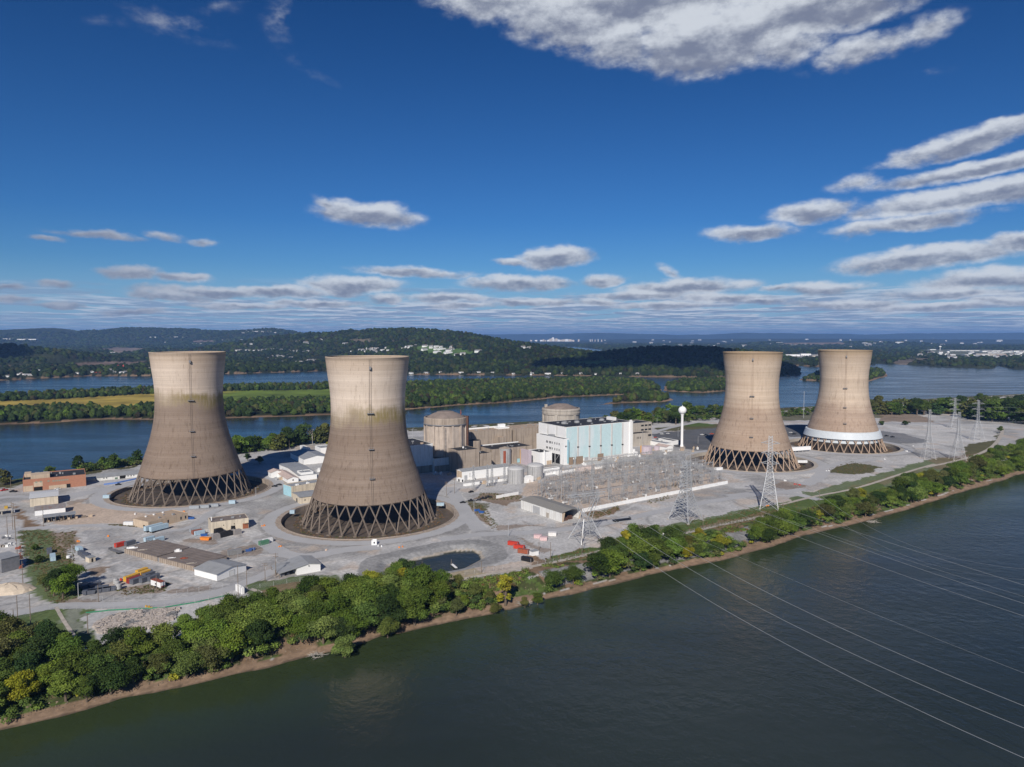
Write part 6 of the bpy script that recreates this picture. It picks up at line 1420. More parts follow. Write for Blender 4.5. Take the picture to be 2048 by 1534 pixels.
def where(x, y):
    a, b = toS(x, y); f = (a - a0) / (a1 - a0); g = (b - b0) / (b1 - b0)
    return ('left' if f < .33 else 'middle' if f < .66 else 'right') + ' part, ' + ('river side' if g < .4 else 'plant side')
rnd = random.Random(5)
yi = 0; b_ = b0 + 4
cnt = {}
def lab(s, x, y):
    return f"{s} in the switchyard, {where(x, y)}"
while b_ < b1:
    a_ = a0 + 3
    while a_ < a1:
        x, y = S(a_ + rnd.uniform(-1, 1), b_ + rnd.uniform(-1, 1)); c = rnd.random()
        if inside(x, y, YP) and not (inside(x, y, EMPTY) and c < .8):
            rz = SA + (pi / 2 if (yi % 3 == 0) else 0) + rnd.choice([0, 0, .0])
            if c < .26: BF.put((x, y, 0), rz, lab('steel frame carrying three busbars', x, y), 'bus supports in the switchyard', rnd.uniform(.85, 1.25))
            elif c < .40: BR.put((x, y, 0), rz, lab('grey circuit breaker with leaning bushings', x, y), 'circuit breakers in the switchyard', 1.0)
            elif c < .64: SW.put((x, y, 0), rz, lab('lattice legged disconnect switch with raised arms', x, y), 'disconnect switches in the switchyard', rnd.uniform(.85, 1.15))
        a_ += 7.0
    b_ += 7.6; yi += 1
for row, (fr, PR, st) in enumerate(((.08, GB, 13), (.24, GA, 18), (.42, GB, 13), (.60, GA, 18), (.80, GA, 18))):
    a_ = a0 + 4 + row * 2
    while a_ < a1 - 10:
        bb = b0 + fr * (b1 - b0); x, y = S(a_, bb); x2, y2 = S(a_ + 12, bb)
        if inside(x, y, YP) and inside(x2, y2, YP): PR.put((x, y, 0), SA, lab('tall lattice gantry' if PR is GA else 'low lattice gantry', x, y), 'gantries in the switchyard', 1.0)
        a_ += st
for (u, v) in [(1136, 985), (1123, 1001), (1166, 996), (1185, 990), (1160, 975), (1222, 958), (1254, 978), (1287, 960), (1330, 958), (1335, 935), (1262, 940), (1304, 930), (1380, 950), (1404, 945), (1217, 1000), (1120, 940), (1285, 908), (1247, 912), (1230, 925), (1150, 930)]:
    x, y = P(u, v); MA.put((x, y, 0), 0, lab('slim tapered lightning mast', x, y) if inside(x, y, YP) else 'slim tapered lightning mast at the foot of the turbine hall', 'lightning masts', (1, 1, rnd.uniform(.8, 1.25)))
for i, (u, v, vt) in enumerate([(947, 982, 931), (975, 974, 929), (984, 973, 928), (1009, 969, 926)]):
    x, y = P(u, v); t = thing('lattice_column', ['leftmost of four lattice columns', 'second of four lattice columns', 'third of four lattice columns', 'rightmost of four lattice columns'][i] + ' in front of the long white building', 'gantry', (x, y, 0), SA, 'lattice columns by the long white building')
    mb = MB(); lat_col(mb, 0, 0, 0, zat(x, y, vt), 2.2, .8, 9, .2); mb.build('column', M_yard, t); mb = MB(); mb.box(-1.4, -1.4, 0, 1.4, 1.4, .3); mb.build('footing', M_concl, t); mb = MB(); mb.beam((-1.5, 0, 9), (1.5, 0, 9), .2); mb.build('bracket', M_steeld, t)
# ------------------------------------------------------------------ lattice pylons
def pylon(x, y, H, arms, rz, label, base=10.5, waist=.52, ww=2.6, armw=7.0, tk=.26):
    t = thing('lattice_pylon', label, 'pylon', (x, y, 0), rz, 'power line pylons')
    zw = H * waist; C4 = [(-1, -1), (1, -1), (1, 1), (-1, 1)]
    def pt(c, z):
        w = base + (ww - base) * min(z / zw, 1) if z <= zw else ww + (ww * .65 - ww) * (z - zw) / (H - zw)
        return (c[0] * w / 2, c[1] * w / 2, z)
    for c in C4:
        mb = MB(); mb.beam(pt(c, -.3), pt(c, zw), tk, tk * .8, caps=False); mb.build('leg', M_steel, t)
        mb = MB(); q = pt(c, 0); mb.obox(q[0], q[1], -.2, 1.3, 1.3, .7); mb.build('footing', M_concl, t)
    mb = MB(); zs = [0]; 
    while zs[-1] < zw - 2: zs.append(zs[-1] + max(2.4, (1 - zs[-1] / zw) * H * .16))
    zs[-1] = zw
    for za, zb in zip(zs[:-1], zs[1:]):
        for k in range(4):
            a, b = C4[k], C4[(k + 1) % 4]; mb.beam(pt(a, za), pt(b, zb), tk * .5, caps=False); mb.beam(pt(b, za), pt(a, zb), tk * .5, caps=False); mb.beam(pt(a, zb), pt(b, zb), tk * .5, caps=False)
            if za < H * .3: m_ = tuple((np.array(pt(a, zb)) + np.array(pt(b, zb))) / 2); mb.beam(pt(a, (za + zb) / 2), m_, tk * .4, caps=False); mb.beam(pt(b, (za + zb) / 2), m_, tk * .4, caps=False)
    mb.build('lower_bracing', M_steel, t)
    mb = MB(); n_ = int((H - zw) / 1.9)
    for c in C4: mb.beam(pt(c, zw), pt(c, H), tk * .75, caps=False)
    for i in range(n_):
        za, zb = zw + (H - zw) * i / n_, zw + (H - zw) * (i + 1) / n_
        for k in range(4): a, b = C4[k], C4[(k + 1) % 4]; mb.beam(pt(a, za), pt(b, zb), tk * .45, caps=False); mb.beam(pt(b, za), pt(a, zb), tk * .45, caps=False)
    mb.build('tower_head', M_steel, t)
    for za in arms:
        mb = MB()
        for s_ in (-1, 1):
            e = (s_ * armw, 0, za + .2)
            for cy in (-1, 1): mb.beam((s_ * ww / 2, cy * ww * .45, za - .2), e, tk * .5, caps=False); mb.beam((s_ * ww / 2, cy * ww * .4, za + 1.7), e, tk * .45, caps=False)
            for f in (.33, .66): mb.beam((s_ * (ww / 2 + (armw - ww / 2) * f), 0, za - .1), (s_ * (ww / 2 + (armw - ww / 2) * f * .9), 0, za + 1.6 * (1 - f)), tk * .35, caps=False)
        mb.build('crossarm', M_steel, t)
        for s_ in (-1, 1):
            mb = MB()
            for j in range(7): mb.lathe([(.06, -j * .28), (.19, -j * .28 - .1), (.06, -j * .28 - .2)], 6, s_ * armw, 0)
            mb.build('insulator', M_steeld, t, loc=(0, 0, za + .1))
    return t
def pyl(uv, vt, arms, rz, label, **k):
    x, y = P(*uv); H = zat(x, y, vt); pylon(x, y, H, [H * a for a in arms], rz, label, **k); return x, y, H
LD = atan2(-.96, .27)    # line direction towards the far bank of the river
P3 = pyl((1538, 1016), 872, (.62, .76, .90), radians(-20), 'tallest dense grey pylon in front of the tan tower', base=13, ww=4.0, armw=6.5, tk=.46)
P2 = pyl((1371, 1040), 921, (.60, .76, .90), radians(40), 'pylon with widely splayed legs in front of the long white wall', base=17, waist=.50, ww=5.5, armw=7.5, tk=.52)
P4 = pyl((1856, 917), 819, (.66, .86), radians(-10), 'left pylon of the distant group right of the banded tower', base=11, waist=.55)
P5 = pyl((1915, 919), 824, (.66, .86), radians(-10), 'front pylon of the distant pair at right', base=12, waist=.55)
P6 = pyl((1908, 856), 796, (.62, .8, .93), radians(-10), 'rear pylon of the distant pair at right', base=13)
P7 = pyl((1954, 880), 801, (.60, .78, .92), radians(-10), 'rightmost distant pylon at the end of the gravel', base=13)
# the squat wide-headed pylon by the pond road
x, y = P(1172, 1080); t = thing('lattice_pylon', 'squat pylon with a wide spread head right of the pink topped crates', 'pylon', (x, y, 0), radians(25), 'power line pylons'); P1 = (x, y)
C4 = [(-1, -1), (1, -1), (1, 1), (-1, 1)]; b2, w2, zk, zt, ht = 8.0, 2.8, 14.0, 29.0, 9.5
for c in C4: mb = MB(); mb.beam((c[0] * b2, c[1] * b2, 0), (c[0] * w2, c[1] * w2 * .7, zk), .52, .44, caps=False); mb.build('leg', M_steel, t)
mb = MB()
for k in range(4):
    a, b = C4[k], C4[(k + 1) % 4]
    for (z0, z1) in ((0, 5), (5, 9.5), (9.5, 13)):
        f0, f1 = z0 / zk, z1 / zk; p0 = lambda c, f: (c[0] * (b2 + (w2 - b2) * f), c[1] * (b2 + (w2 * .7 - b2) * f), zk * f)
        mb.beam(p0(a, f0), p0(b, f1), .2, caps=False); mb.beam(p0(b, f0), p0(a, f1), .2, caps=False); mb.beam(p0(a, f1), p0(b, f1), .18, caps=False)
mb.build('lower_bracing', M_steel, t)
for s_ in (-1, 1):
    mb = MB()
    for cy in (-1, 1): mb.beam((s_ * w2, cy * w2 * .7, zk), (s_ * ht, cy * .8, zt), .26, caps=False); mb.beam((s_ * .4, cy * w2 * .6, zk + 1), (s_ * (ht - 2.4), cy * .8, zt), .2, caps=False)
    for i in range(5):
        f0, f1 = i / 5, (i + 1) / 5; mb.beam((s_ * (w2 + (ht - w2) * f0), .9, zk + (zt - zk) * f0), (s_ * (.4 + (ht - 2.8) * f1), .9, zk + 1 + (zt - zk - 1) * f1), .14, caps=False); mb.beam((s_ * (.4 + (ht - 2.8) * f0), -.9, zk + 1 + (zt - zk - 1) * f0), (s_ * (w2 + (ht - w2) * f1), -.9, zk + (zt - zk) * f1), .14, caps=False)
    mb.beam((s_ * ht * .8, 0, zt), (s_ * ht * .9, 0, zt + 4), .3, .1); mb.build('head_frame', M_steel, t)
mb = MB(); lat_beam(mb, (-ht - 4.5, 0, zt), (ht + 4.5, 0, zt), 1.4, 18, .2); mb.build('crossarm', M_steel, t)
for q in (-ht - 4, -2.5, 2.5, ht + 4):
    mb = MB()
    for j in range(8): mb.lathe([(.06, -j * .3), (.2, -j * .3 - .1), (.06, -j * .3 - .2)], 6, q, 0)
    mb.build('insulator', M_steeld, t, loc=(0, 0, zt - .6))
# conductors: a sagging span from a pylon to the far bank behind the camera
def wire(p, q, sag, r, label, n=44):
    p = np.array(p, float); q = np.array(q, float); vs = []
    for i in range(n + 1):
        f = i / n; vs.append(p + (q - p) * f - np.array((0, 0, 4 * sag * f * (1 - f))))
    mb = MB()
    for a, b in zip(vs[:-1], vs[1:]): mb.beam(a - p, b - p, r * 1.414, caps=False, n=5)
    o = mb.build('power_line', M_wire, loc=tuple(p)); return tag(o, label, 'power line', 'power lines over the river')
M_wire = mat('aluminium_wire', (.55, .56, .56), .45, .05, 1, metal=.4)
def span(S0, uv1, uv2, z2, r, label):
    """leaves pylon arm S0, is seen at uv1 on the way and at uv2 where it hangs z2 above the yard; ends on the far bank"""
    B = P(*uv2, z2); an = atan2(B[1] - S0[1], B[0] - S0[0]); LB_ = hypot(B[0] - S0[0], B[1] - S0[1]); z1 = S0[2]
    for _ in range(6):
        s1 = solve_len(S0[0], S0[1], z1, an, uv1[0]); z1 = zat(S0[0] + s1 * cos(an), S0[1] + s1 * sin(an), uv1[1])
    z1 = min(max(z1, 6), S0[2] + 12)
    co = np.polyfit([0, s1, LB_], [S0[2], z1, z2], 2)
    if co[0] < 1e-5: co = np.polyfit([0, LB_], [S0[2], z2], 1); co = np.array([4e-5, co[0] - 4e-5 * LB_, co[1]])
    ss_ = np.linspace(0, LB_ + 330, 60); mb = MB(); prev = None
    for q in ss_:
        p = np.array((q * cos(an), q * sin(an), min(np.polyval(co, q), 90) - S0[2]))
        if prev is not None: mb.beam(prev, p, r * 1.414, caps=False, n=5)
        prev = p
    o = mb.build('power_line', M_wire, loc=S0); tag(o, label, 'power line', 'power lines over the river'); return z1
cx1, cy1 = cos(radians(25)), sin(radians(25))
def arm1(q): return (P1[0] + q * cx1, P1[1] + q * cy1, 26.2)
span(arm1(-13), (1330, 1146), (2048, 1516), 19, .068, 'lowest power line, crossing the bottom right corner of the river')
span(arm1(0), (1378, 1137), (2048, 1456), 19, .068, 'second power line up from the bottom right corner')
span(arm1(13), (1420, 1125), (2048, 1412), 19, .068, 'third power line up from the bottom right corner')
span((P1[0] + 5, P1[1] + 2, 32.5), (1490, 1119), (2048, 1346), 23, .028, 'thin faint wire above the three lowest power lines')
def arm2(P_, a, q, f): return (P_[0] + q * cos(a), P_[1] + q * sin(a), P_[2] * f - 1.6)
a2 = radians(40); a3 = radians(-20)
span(arm2(P2, a2, -7.5, .60), (1602, 1076), (2048, 1232), 20, .055, 'lowest line of the upper bundle over the river')
span(arm2(P2, a2, -7.5, .76), (1648, 1070), (2048, 1207), 22, .055, 'second line of the upper bundle over the river')
span(arm2(P2, a2, 7.5, .60), (1656, 1068), (2048, 1193), 24, .04, 'thin third line of the upper bundle over the river')
span(arm2(P2, a2, 7.5, .76), (1689, 1056), (2048, 1170), 24, .055, 'fourth line of the upper bundle over the river')
span(arm2(P3, a3, 6.5, .62), (1697, 1055), (2048, 1159), 26, .045, 'fifth line of the upper bundle over the river')
span(arm2(P3, a3, 6.5, .76), (1730, 1049), (2048, 1138), 28, .048, 'topmost power line over the river')
for i, (Pn, f, dz) in enumerate(((P4, .66, 0), (P4, .86, 0), (P5, .66, 0), (P5, .86, 0), (P6, .8, 0), (P7, .78, 0))):
    s_ = (1 if i % 2 else -1) * 7
    a_ = (Pn[0] + s_, Pn[1], Pn[2] * f - 1.5); b_ = (Pn[0] + 330 + s_, Pn[1] + 60 + 12 * i, Pn[2] * f + 2)
    wire(a_, b_, 9, .06, ['lower line leaving the left distant pylon to the right', 'upper line leaving the left distant pylon to the right', 'lower line leaving the front distant pylon to the right', 'upper line leaving the front distant pylon to the right', 'line leaving the rear distant pylon to the right', 'line leaving the rightmost distant pylon to the right'][i])
# ------------------------------------------------------------------ trees
def crown_mesh(name, h, w, nleaf, leaf, seed, z0=.22, nl=12, upright=False):
    """lobed crown of leaf clumps between z0*h and h"""
    R = np.random.RandomState(seed); lob = []
    for i in range(nl):
        f = R.rand(); zc = z0 * h + (h * (1 - z0)) * (.12 + .76 * f)
        prof = math.sin(pi * min(max((.15 + .80 * (1 - f)), 0), 1)) ** .7 if not upright else .75 + .25 * math.sin(pi * f)
        a = R.rand() * 2 * pi; rad = w * .5 * prof * (.25 + .68 * R.rand()); s = w * (.11 + .15 * R.rand())
        lob.append((rad * cos(a), rad * sin(a), zc, s, s * (.75 + .4 * R.rand())))
    lob.append((0, 0, h * .62, w * .30, h * .26)); lob.append((0, 0, h * .86, w * .17, h * .13))
    lob = np.array(lob); wgt = lob[:, 3] ** 2; wgt /= wgt.sum(); idx = R.choice(len(lob), nleaf, p=wgt)
    d = R.normal(size=(nleaf, 3)); d /= np.linalg.norm(d, axis=1)[:, None]; d[:, 2] = np.where(d[:, 2] < -.35, -d[:, 2] * .6, d[:, 2])
    rr_ = .72 + .36 * R.rand(nleaf); c = lob[idx]
    p = c[:, :3] + d * np.stack([c[:, 3], c[:, 3], c[:, 4]], 1) * rr_[:, None]
    p += R.normal(size=p.shape) * w * .018
    p[:, 2] = np.clip(p[:, 2], h * z0 * .55, None)
    n = d * .7 + R.normal(size=d.shape) * .55 + np.array((0, 0, .3)); n /= np.linalg.norm(n, axis=1)[:, None]
    t = np.cross(n, R.normal(size=n.shape)); t /= np.linalg.norm(t, axis=1)[:, None]; b = np.cross(n, t)
    s = (leaf * (.6 + .8 * R.rand(nleaf)))[:, None]
    k = (.7 + .6 * R.rand(nleaf))[:, None]
    V = np.stack([p - t * s * .5, p - b * s * .5 * k, p + t * s * .5, p + b * s * .5 * k], 1).reshape(-1, 3)
    F = np.arange(nleaf * 4).reshape(-1, 4)
    lv = np.repeat(np.stack([np.clip(R.rand(nleaf) * .6 + .4 * R.rand(len(lob))[idx], 0, 1), R.rand(len(lob))[idx] * .7 + .3 * R.rand(nleaf), R.rand(nleaf)], 1), 4, 0)
    return npmesh(name, V, F, M_leaf, attr=lv), lob
def trunk_mesh(name, h, w, lob, seed, r=.28, m=None):
    mb = MB(); R = random.Random(seed); mb.beam((0, 0, -.8), (.1, 0, h * .28), r * 2.6, r * 1.9, n=7); mb.beam((.1, 0, h * .28), (0, .15, h * .75), r * 1.9, r * .7, n=6)
    for i in range(min(9, len(lob))):
        l = lob[i]; z = h * R.uniform(.2, .5); mb.beam((0, 0, z), tuple(l[:3]), r * .95, r * .25, caps=False, n=5)
    return mb
TREES = []     # (crown mesh, trunk mesh, height, width)
def mk(name, h, w, n, leaf, seed, **k):
    cm, lob = crown_mesh('crown', h, w, n, leaf, seed, **k)
    tb = trunk_mesh('trunk', h, w, lob, seed); o = tb.build('trunk', M_bark); tm = o.data; bpy.data.objects.remove(o)
    TREES.append((cm, tm, h, w))
for s_ in range(6): mk('tree', 13, 10.5 + (s_ % 3) * 1.4, 6800, .50, 100 + s_, nl=18 + 2 * s_)       # 0-5 broad, near
for s_ in range(2): mk('tree', 13, 6.0, 3800, .5, 200 + s_, upright=True, z0=.08, nl=12)        # 6,7 upright
for s_ in range(2): mk('bush', 5, 6.0, 1100, .55, 300 + s_, z0=.02, nl=9)                        # 8,9 bushes
for s_ in range(3): mk('tree', 13, 13.0, 900, 1.5, 400 + s_, nl=11, z0=.05)                      # 10-12 farther, lighter
TC = dict(dark=(.048, .080, .024), mid=(.092, .140, .030), green=(.132, .195, .036), olive=(.115, .128, .042), yellow=(.260, .255, .028), light=(.155, .205, .048), rust=(.150, .095, .035), grey=(.130, .135, .080))
CN = dict(dark='dark green', mid='mid green', green='fresh green', olive='dull olive', yellow='yellow green', light='light green', rust='russet tinged', grey='thin greyish')
ntree = 0
def tree(x, y, z, h, var, col, label, group, w=1.0, name='tree'):
    global ntree; ntree += 1
    cm, tm, h0, w0 = TREES[var]
    t = thing(name, label, 'tree' if name != 'bush' else 'bush', (x, y, z), rnd.uniform(0, 6.28), group)
    k = h / h0; t.scale = (k * w, k * w, k)
    c = bpy.data.objects.new('crown', cm); COL.objects.link(c); c.parent = t
    b = TC[col]; j = rnd.uniform(.82, 1.2); c.color = (b[0] * j * rnd.uniform(.92, 1.1), b[1] * j, b[2] * j * rnd.uniform(.8, 1.2), 1)
    u = bpy.data.objects.new('trunk' if name != 'bush' else 'stem', tm); COL.objects.link(u); u.parent = t
    return t
def ih(x, y):
    h, s = island_h(np.array([x]), np.array([y])); return float(h[0])
def scatter(poly, spacing, z=-3.0, n=4000):
    pts = [P(u, v, z) for u, v in poly]; xs = [p[0] for p in pts]; ys = [p[1] for p in pts]; out = []
    for _ in range(n):
        x, y = rnd.uniform(min(xs), max(xs)), rnd.uniform(min(ys), max(ys))
        if inside(x, y, pts) and all((x - a) ** 2 + (y - b) ** 2 > spacing ** 2 for a, b in out): out.append((x, y))
    return out
WH = dict(dark=4, mid=6, green=7, olive=3, light=2, yellow=1, rust=.15)
def pick(w=None):
    w = w or WH; return rnd.choices(list(w), list(w.values()))[0]
# near bank, by stretches named after what stands behind them
ZN = [('at the lower left corner of the bank', [(-60, 1440), (-60, 1300), (40, 1305), (60, 1312), (130, 1318), (175, 1335), (150, 1400), (90, 1425)], 6.2, (10, 14), None),
      ('on the bank below the rubble pile', [(175, 1350), (230, 1330), (330, 1318), (370, 1290), (420, 1275), (430, 1335), (330, 1362), (230, 1385), (150, 1400)], 6.0, (9, 13), None),
      ('on the bank below the lean-to store', [(420, 1272), (520, 1245), (620, 1225), (700, 1212), (700, 1270), (640, 1295), (560, 1315), (430, 1340)], 6.2, (10, 15), dict(dark=3, mid=5, green=8, light=3, olive=2)),
      ('on the bank left of the pond', [(700, 1200), (760, 1195), (830, 1195), (880, 1200), (870, 1235), (800, 1262), (740, 1275), (700, 1275)], 6.4, (11, 16), dict(dark=2, mid=5, green=8, light=3, yellow=2)),
      ('on the bank below the pond', [(880, 1195), (935, 1185), (985, 1195), (985, 1212), (940, 1228), (880, 1240)], 7.0, (6, 9), dict(olive=5, green=3, yellow=2, grey=2)),
      ('on the bank below the red containers', [(1095, 1175), (1130, 1165), (1180, 1160), (1190, 1170), (1140, 1186), (1100, 1192)], 6.0, (8, 11), dict(green=6, mid=4)),
      ('on the bank below the splayed pylon', [(1190, 1150), (1215, 1118), (1300, 1095), (1350, 1098), (1362, 1112), (1330, 1138), (1250, 1158), (1200, 1172)], 6.6, (9, 15), dict(green=6, dark=4, mid=5, light=2)),
      ('on the bank in front of the long white wall', [(1370, 1120), (1375, 1095), (1420, 1085), (1470, 1088), (1490, 1095), (1440, 1112), (1400, 1124)], 7.0, (5, 9), dict(green=4, olive=3, rust=1, yellow=1, mid=3)),
      ('on the bank below the tallest pylon', [(1500, 1085), (1530, 1060), (1590, 1048), (1612, 1052), (1590, 1068), (1530, 1092)], 6.2, (9, 13), dict(green=6, dark=4, mid=4)),
      ('on the bank below the pale track', [(1625, 1048), (1660, 1025), (1720, 1008), (1760, 1010), (1740, 1032), (1690, 1050), (1640, 1062)], 7.0, (8, 12), None),
      ('on the bank below the banded tower', [(1770, 1010), (1800, 985), (1860, 968), (1900, 962), (1900, 985), (1850, 1003), (1790, 1020)], 8.0, (9, 13), None),
      ('on the bank at the far right', [(1905, 962), (1960, 935), (2048, 905), (2120, 890), (2120, 915), (2040, 945), (1970, 968), (1910, 985)], 9.5, (10, 15), dict(green=5, mid=5, olive=3, light=3))]
for nm, poly, sp, (h0, h1), wt in ZN:
    for (x, y) in scatter(poly, sp * (1.2 if poly[0][0] < 900 else 1.08)):
        z = ih(x, y)
        if z < -5.4: continue
        c = pick(wt); h = rnd.uniform(h0, h1); a, b = toS(x, y)
        tree(x, y, z - .2, h, rnd.randrange(6) if c != 'yellow' or rnd.random() < .5 else rnd.choice([6, 7]), c, f'{CN[c]} broadleaf tree {nm}', f'trees {nm}', rnd.uniform(1.0, 1.3))
for (u, v, h, var, c, w, lb) in [(1011, 1198, 16, 6, 'yellow', 1.15, 'tall pillar shaped yellow green tree alone on the bank right of the pond'), (975, 1196, 10, 7, 'mid', .9, 'slim dark green tree left of the yellow green pillar tree'), (1050, 1192, 6, 0, 'olive', 1.0, 'small olive tree on the bank left of the red containers group'), (1075, 1186, 7, 3, 'mid', 1.0, 'small mid green tree on the bank right of the pillar tree'), (990, 1212, 5.5, 2, 'olive', 1.2, 'small olive tree at the water below the pillar tree'),
                                 (1250, 1105, 14, 6, 'yellow', .9, 'bright yellow green tree in front of the dark crowns near the squat pylon'), (810, 1158, 11, 4, 'dark', .95, 'dark tree overhanging the left end of the pond'), (790, 1168, 11, 1, 'green', 1.0, 'fresh green tree before the left end of the pond'), (840, 1172, 9, 3, 'mid', .9, 'mid green tree in front of the pond'), (770, 1245, 9, 1, 'grey', 1.0, 'greyish green tree leaning over the beach below the pond'),
                                 (690, 1296, 11, 3, 'light', 1.1, 'pale yellowish tree leaning out over the water below the white store'), (775, 1258, 10, 2, 'light', 1.0, 'pale yellow green tree next to the beach left of the pond'), (1290, 1100, 14, 5, 'dark', 1.15, 'very dark broad crown behind the yellow green tree'),
                                 (108, 1192, 13, 0, 'dark', 1.0, 'big dark tree on the grass strip in the left yard'), (126, 1198, 12, 1, 'green', 1.05, 'fresh green tree on the grass strip beside the grey bins'), (138, 1178, 12, 2, 'mid', 1.05, 'tree on the grass strip behind the other two in the yard'), (92, 1183, 9, 3, 'olive', 1.0, 'olive tree at the left of the group in the yard'), (148, 1160, 9, 4, 'green', .9, 'small green tree at the top of the group in the yard'),
                                 (72, 1100, 3.5, 8, 'mid', 1.2, 'low dark bush halfway down the grass strip'), (78, 1125, 4, 9, 'dark', 1.2, 'dark bush on the lower grass strip'), (520, 928, 8, 2, 'dark', 1.1, 'left dark tree standing in the tower shade'), (495, 922, 8, 3, 'dark', 1.1, 'dark tree beside the shaded yard wall'),
                                 (2000, 866, 9, 0, 'mid', 1.1, 'round tree alone at the right end of the gravel'), (1735, 868, 6, 8, 'dark', 1.2, 'round dark bush right of the banded tower'), (1764, 850, 6, 9, 'dark', 1.3, 'dark bush beside the back road'), (1810, 850, 6.5, 8, 'dark', 1.4, 'broad dark bush beside the back road'),
                                 (1584, 830, 12, 6, 'dark', 1.3, 'dark pointed tree left of the radio mast'), (977, 950, 5, 7, 'grey', .9, 'thin young tree before the long white building'), (996, 948, 4, 6, 'dark', 1.3, 'small dark conifer before the long white building')]:
    x, y = P(u, v, -2 if v > 1195 and u > 600 else 0); z = ih(x, y); tree(x, y, z - .1, h, var, c, lb, None, w, 'bush' if var in (8, 9) else 'tree')
# back shore of the plant island
BK = [('on the upstream edge at the far right', [(1890, 812), (2110, 800)], 18, (14, 20)), ('behind the brick building', [(90, 948), (110, 945)], 2, (7, 9)), ('at the far left river edge', [(-30, 972), (18, 962)], 4, (12, 16)), ('left of the far left tower', [(150, 944), (278, 927)], 9, (10, 20)),
      ('behind the shaded yard', [(462, 908), (585, 893)], 15, (13, 19)), ('behind the white cubes', [(572, 892), (668, 882)], 9, (18, 26)), ('behind the fuel building', [(965, 866), (1080, 860)], 11, (7, 12)),
      ('between the two domes and the hall', [(1175, 856), (1215, 853)], 5, (12, 16)), ('behind the office block', [(1225, 850), (1350, 843)], 20, (17, 24)), ('behind the water tower', [(1340, 845), (1450, 836)], 16, (16, 26)),
      ('behind the tan tower', [(1560, 832), (1640, 826)], 8, (7, 12)), ('right of the banded tower', [(1740, 826), (1925, 826)], 30, (18, 28)), ('at the far right edge', [(1925, 835), (2110, 850)], 26, (24, 36))]
for nm, ((u0, v0), (u1, v1)), n_, (h0, h1) in BK:
    n_ = max(2, int(n_ * .55))
    for i in range(n_):
        f = (i + rnd.uniform(.1, .9)) / n_; u = u0 + (u1 - u0) * f; v = v0 + (v1 - v0) * f + rnd.uniform(-4, 5) * (2.2 if n_ > 20 else 1)
        x, y = P(u, v); z = ih(x, y)
        if z < -5.3: z = -4.5
        c = pick(dict(dark=6, mid=6, olive=3, green=2)); tree(x, y, z - .2, rnd.uniform(h0, h1), rnd.choice([10, 11, 12, 0, 3]), c, f'{CN[c]} tree {nm}', f'trees {nm}', rnd.uniform(.9, 1.25))
for i, (u, v, c) in enumerate([(655, 893, 'yellow'), (1183, 855, 'rust'), (1200, 855, 'olive')]):
    x, y = P(u, v); tree(x, y, -.2, [6, 9, 9][i], 11, c, ['bright yellow bush like tree behind the right white cube', 'russet small tree right of the pale dome', 'olive small tree right of the pale dome'][i], None, 1.0)
# dead pale tree behind the shaded yard
x, y = P(625, 890); t = thing('dead_tree', 'pale leafless tree among the crowns behind the white cubes', 'tree', (x, y, 0)); mb = MB(); R_2 = random.Random(3)
def br(p, d, L_, r, n_):
    q = tuple(p[i] + d[i] * L_ for i in range(3)); mb.beam(p, q, r, r * .6, caps=False, n=5)
    if n_:
        for _ in range(3): dd = [d[i] + R_2.uniform(-.55, .55) for i in range(3)]; l = sqrt(sum(c * c for c in dd)); br(q, [c / l for c in dd], L_ * .72, r * .6, n_ - 1)
br((0, 0, 0), (0, 0, 1), 7, .6, 4); mb.build('trunk', M_barkp, t)
# driftwood heaps
for i, (u, v) in enumerate([(630, 1312), (1050, 1208), (690, 1300), (1745, 1045)]):
    x, y = P(u, v, WZ + .5); mb = MB(); R_2 = random.Random(i)
    for _ in range(34): a_ = R_2.uniform(0, 6.28); L_ = R_2.uniform(1.5, 4.5); q = (R_2.uniform(-3, 3), R_2.uniform(-1.6, 1.6), R_2.uniform(-.3, .8)); mb.beam(q, (q[0] + L_ * cos(a_), q[1] + L_ * sin(a_), q[2] + R_2.uniform(-.3, 1.6)), R_2.uniform(.08, .3), .05, caps=False)
    o = mb.build('driftwood', M_barkp, loc=(x, y, WZ + .4)); tag(o, ['driftwood heap on the beach below the lean-to store', 'grey driftwood heap in the water right of the pillar tree', 'branches washed up under the leaning pale tree', 'log on the beach below the banded tower'][i], 'driftwood')
# undergrowth: low leafy scrub along the bank
def scrub(name, pts, hts, leaf, nper, cols, seed):
    R = np.random.RandomState(seed); n_ = len(pts) * nper; idx = np.repeat(np.arange(len(pts)), nper); pts = np.array(pts); hts = np.array(hts)
    d = R.normal(size=(n_, 3)); d /= np.linalg.norm(d, axis=1)[:, None]; d[:, 2] = np.abs(d[:, 2])
    p = pts[idx] + d * (hts[idx] * (.5 + .5 * R.rand(n_)))[:, None] * np.array((1.1, 1.1, .9))
    n = d + R.normal(size=d.shape) * .5; n /= np.linalg.norm(n, axis=1)[:, None]; t = np.cross(n, R.normal(size=n.shape)); t /= np.linalg.norm(t, axis=1)[:, None]; b = np.cross(n, t); s = ((leaf[idx] if np.ndim(leaf) else leaf) * (.6 + .8 * R.rand(n_)))[:, None] * .5
    V = np.stack([p - t * s, p - b * s, p + t * s, p + b * s], 1).reshape(-1, 3); cc_ = np.repeat((np.array(cols)[idx] * (.7 + .6 * R.rand(n_))[:, None]), 4, 0)
    o = bpy.data.objects.new(name, npmesh(name, V, np.arange(n_ * 4).reshape(-1, 4), M_scrub, cols=cc_)); COL.objects.link(o); return o
ms = bpy.data.materials.new('scrub_leaves'); ms.use_nodes = True; M_scrub = ms; tt = ms.node_tree; tt.nodes['Principled BSDF'].inputs['Roughness'].default_value = .9; tt.nodes['Principled BSDF'].inputs['Specular IOR Level'].default_value = .1
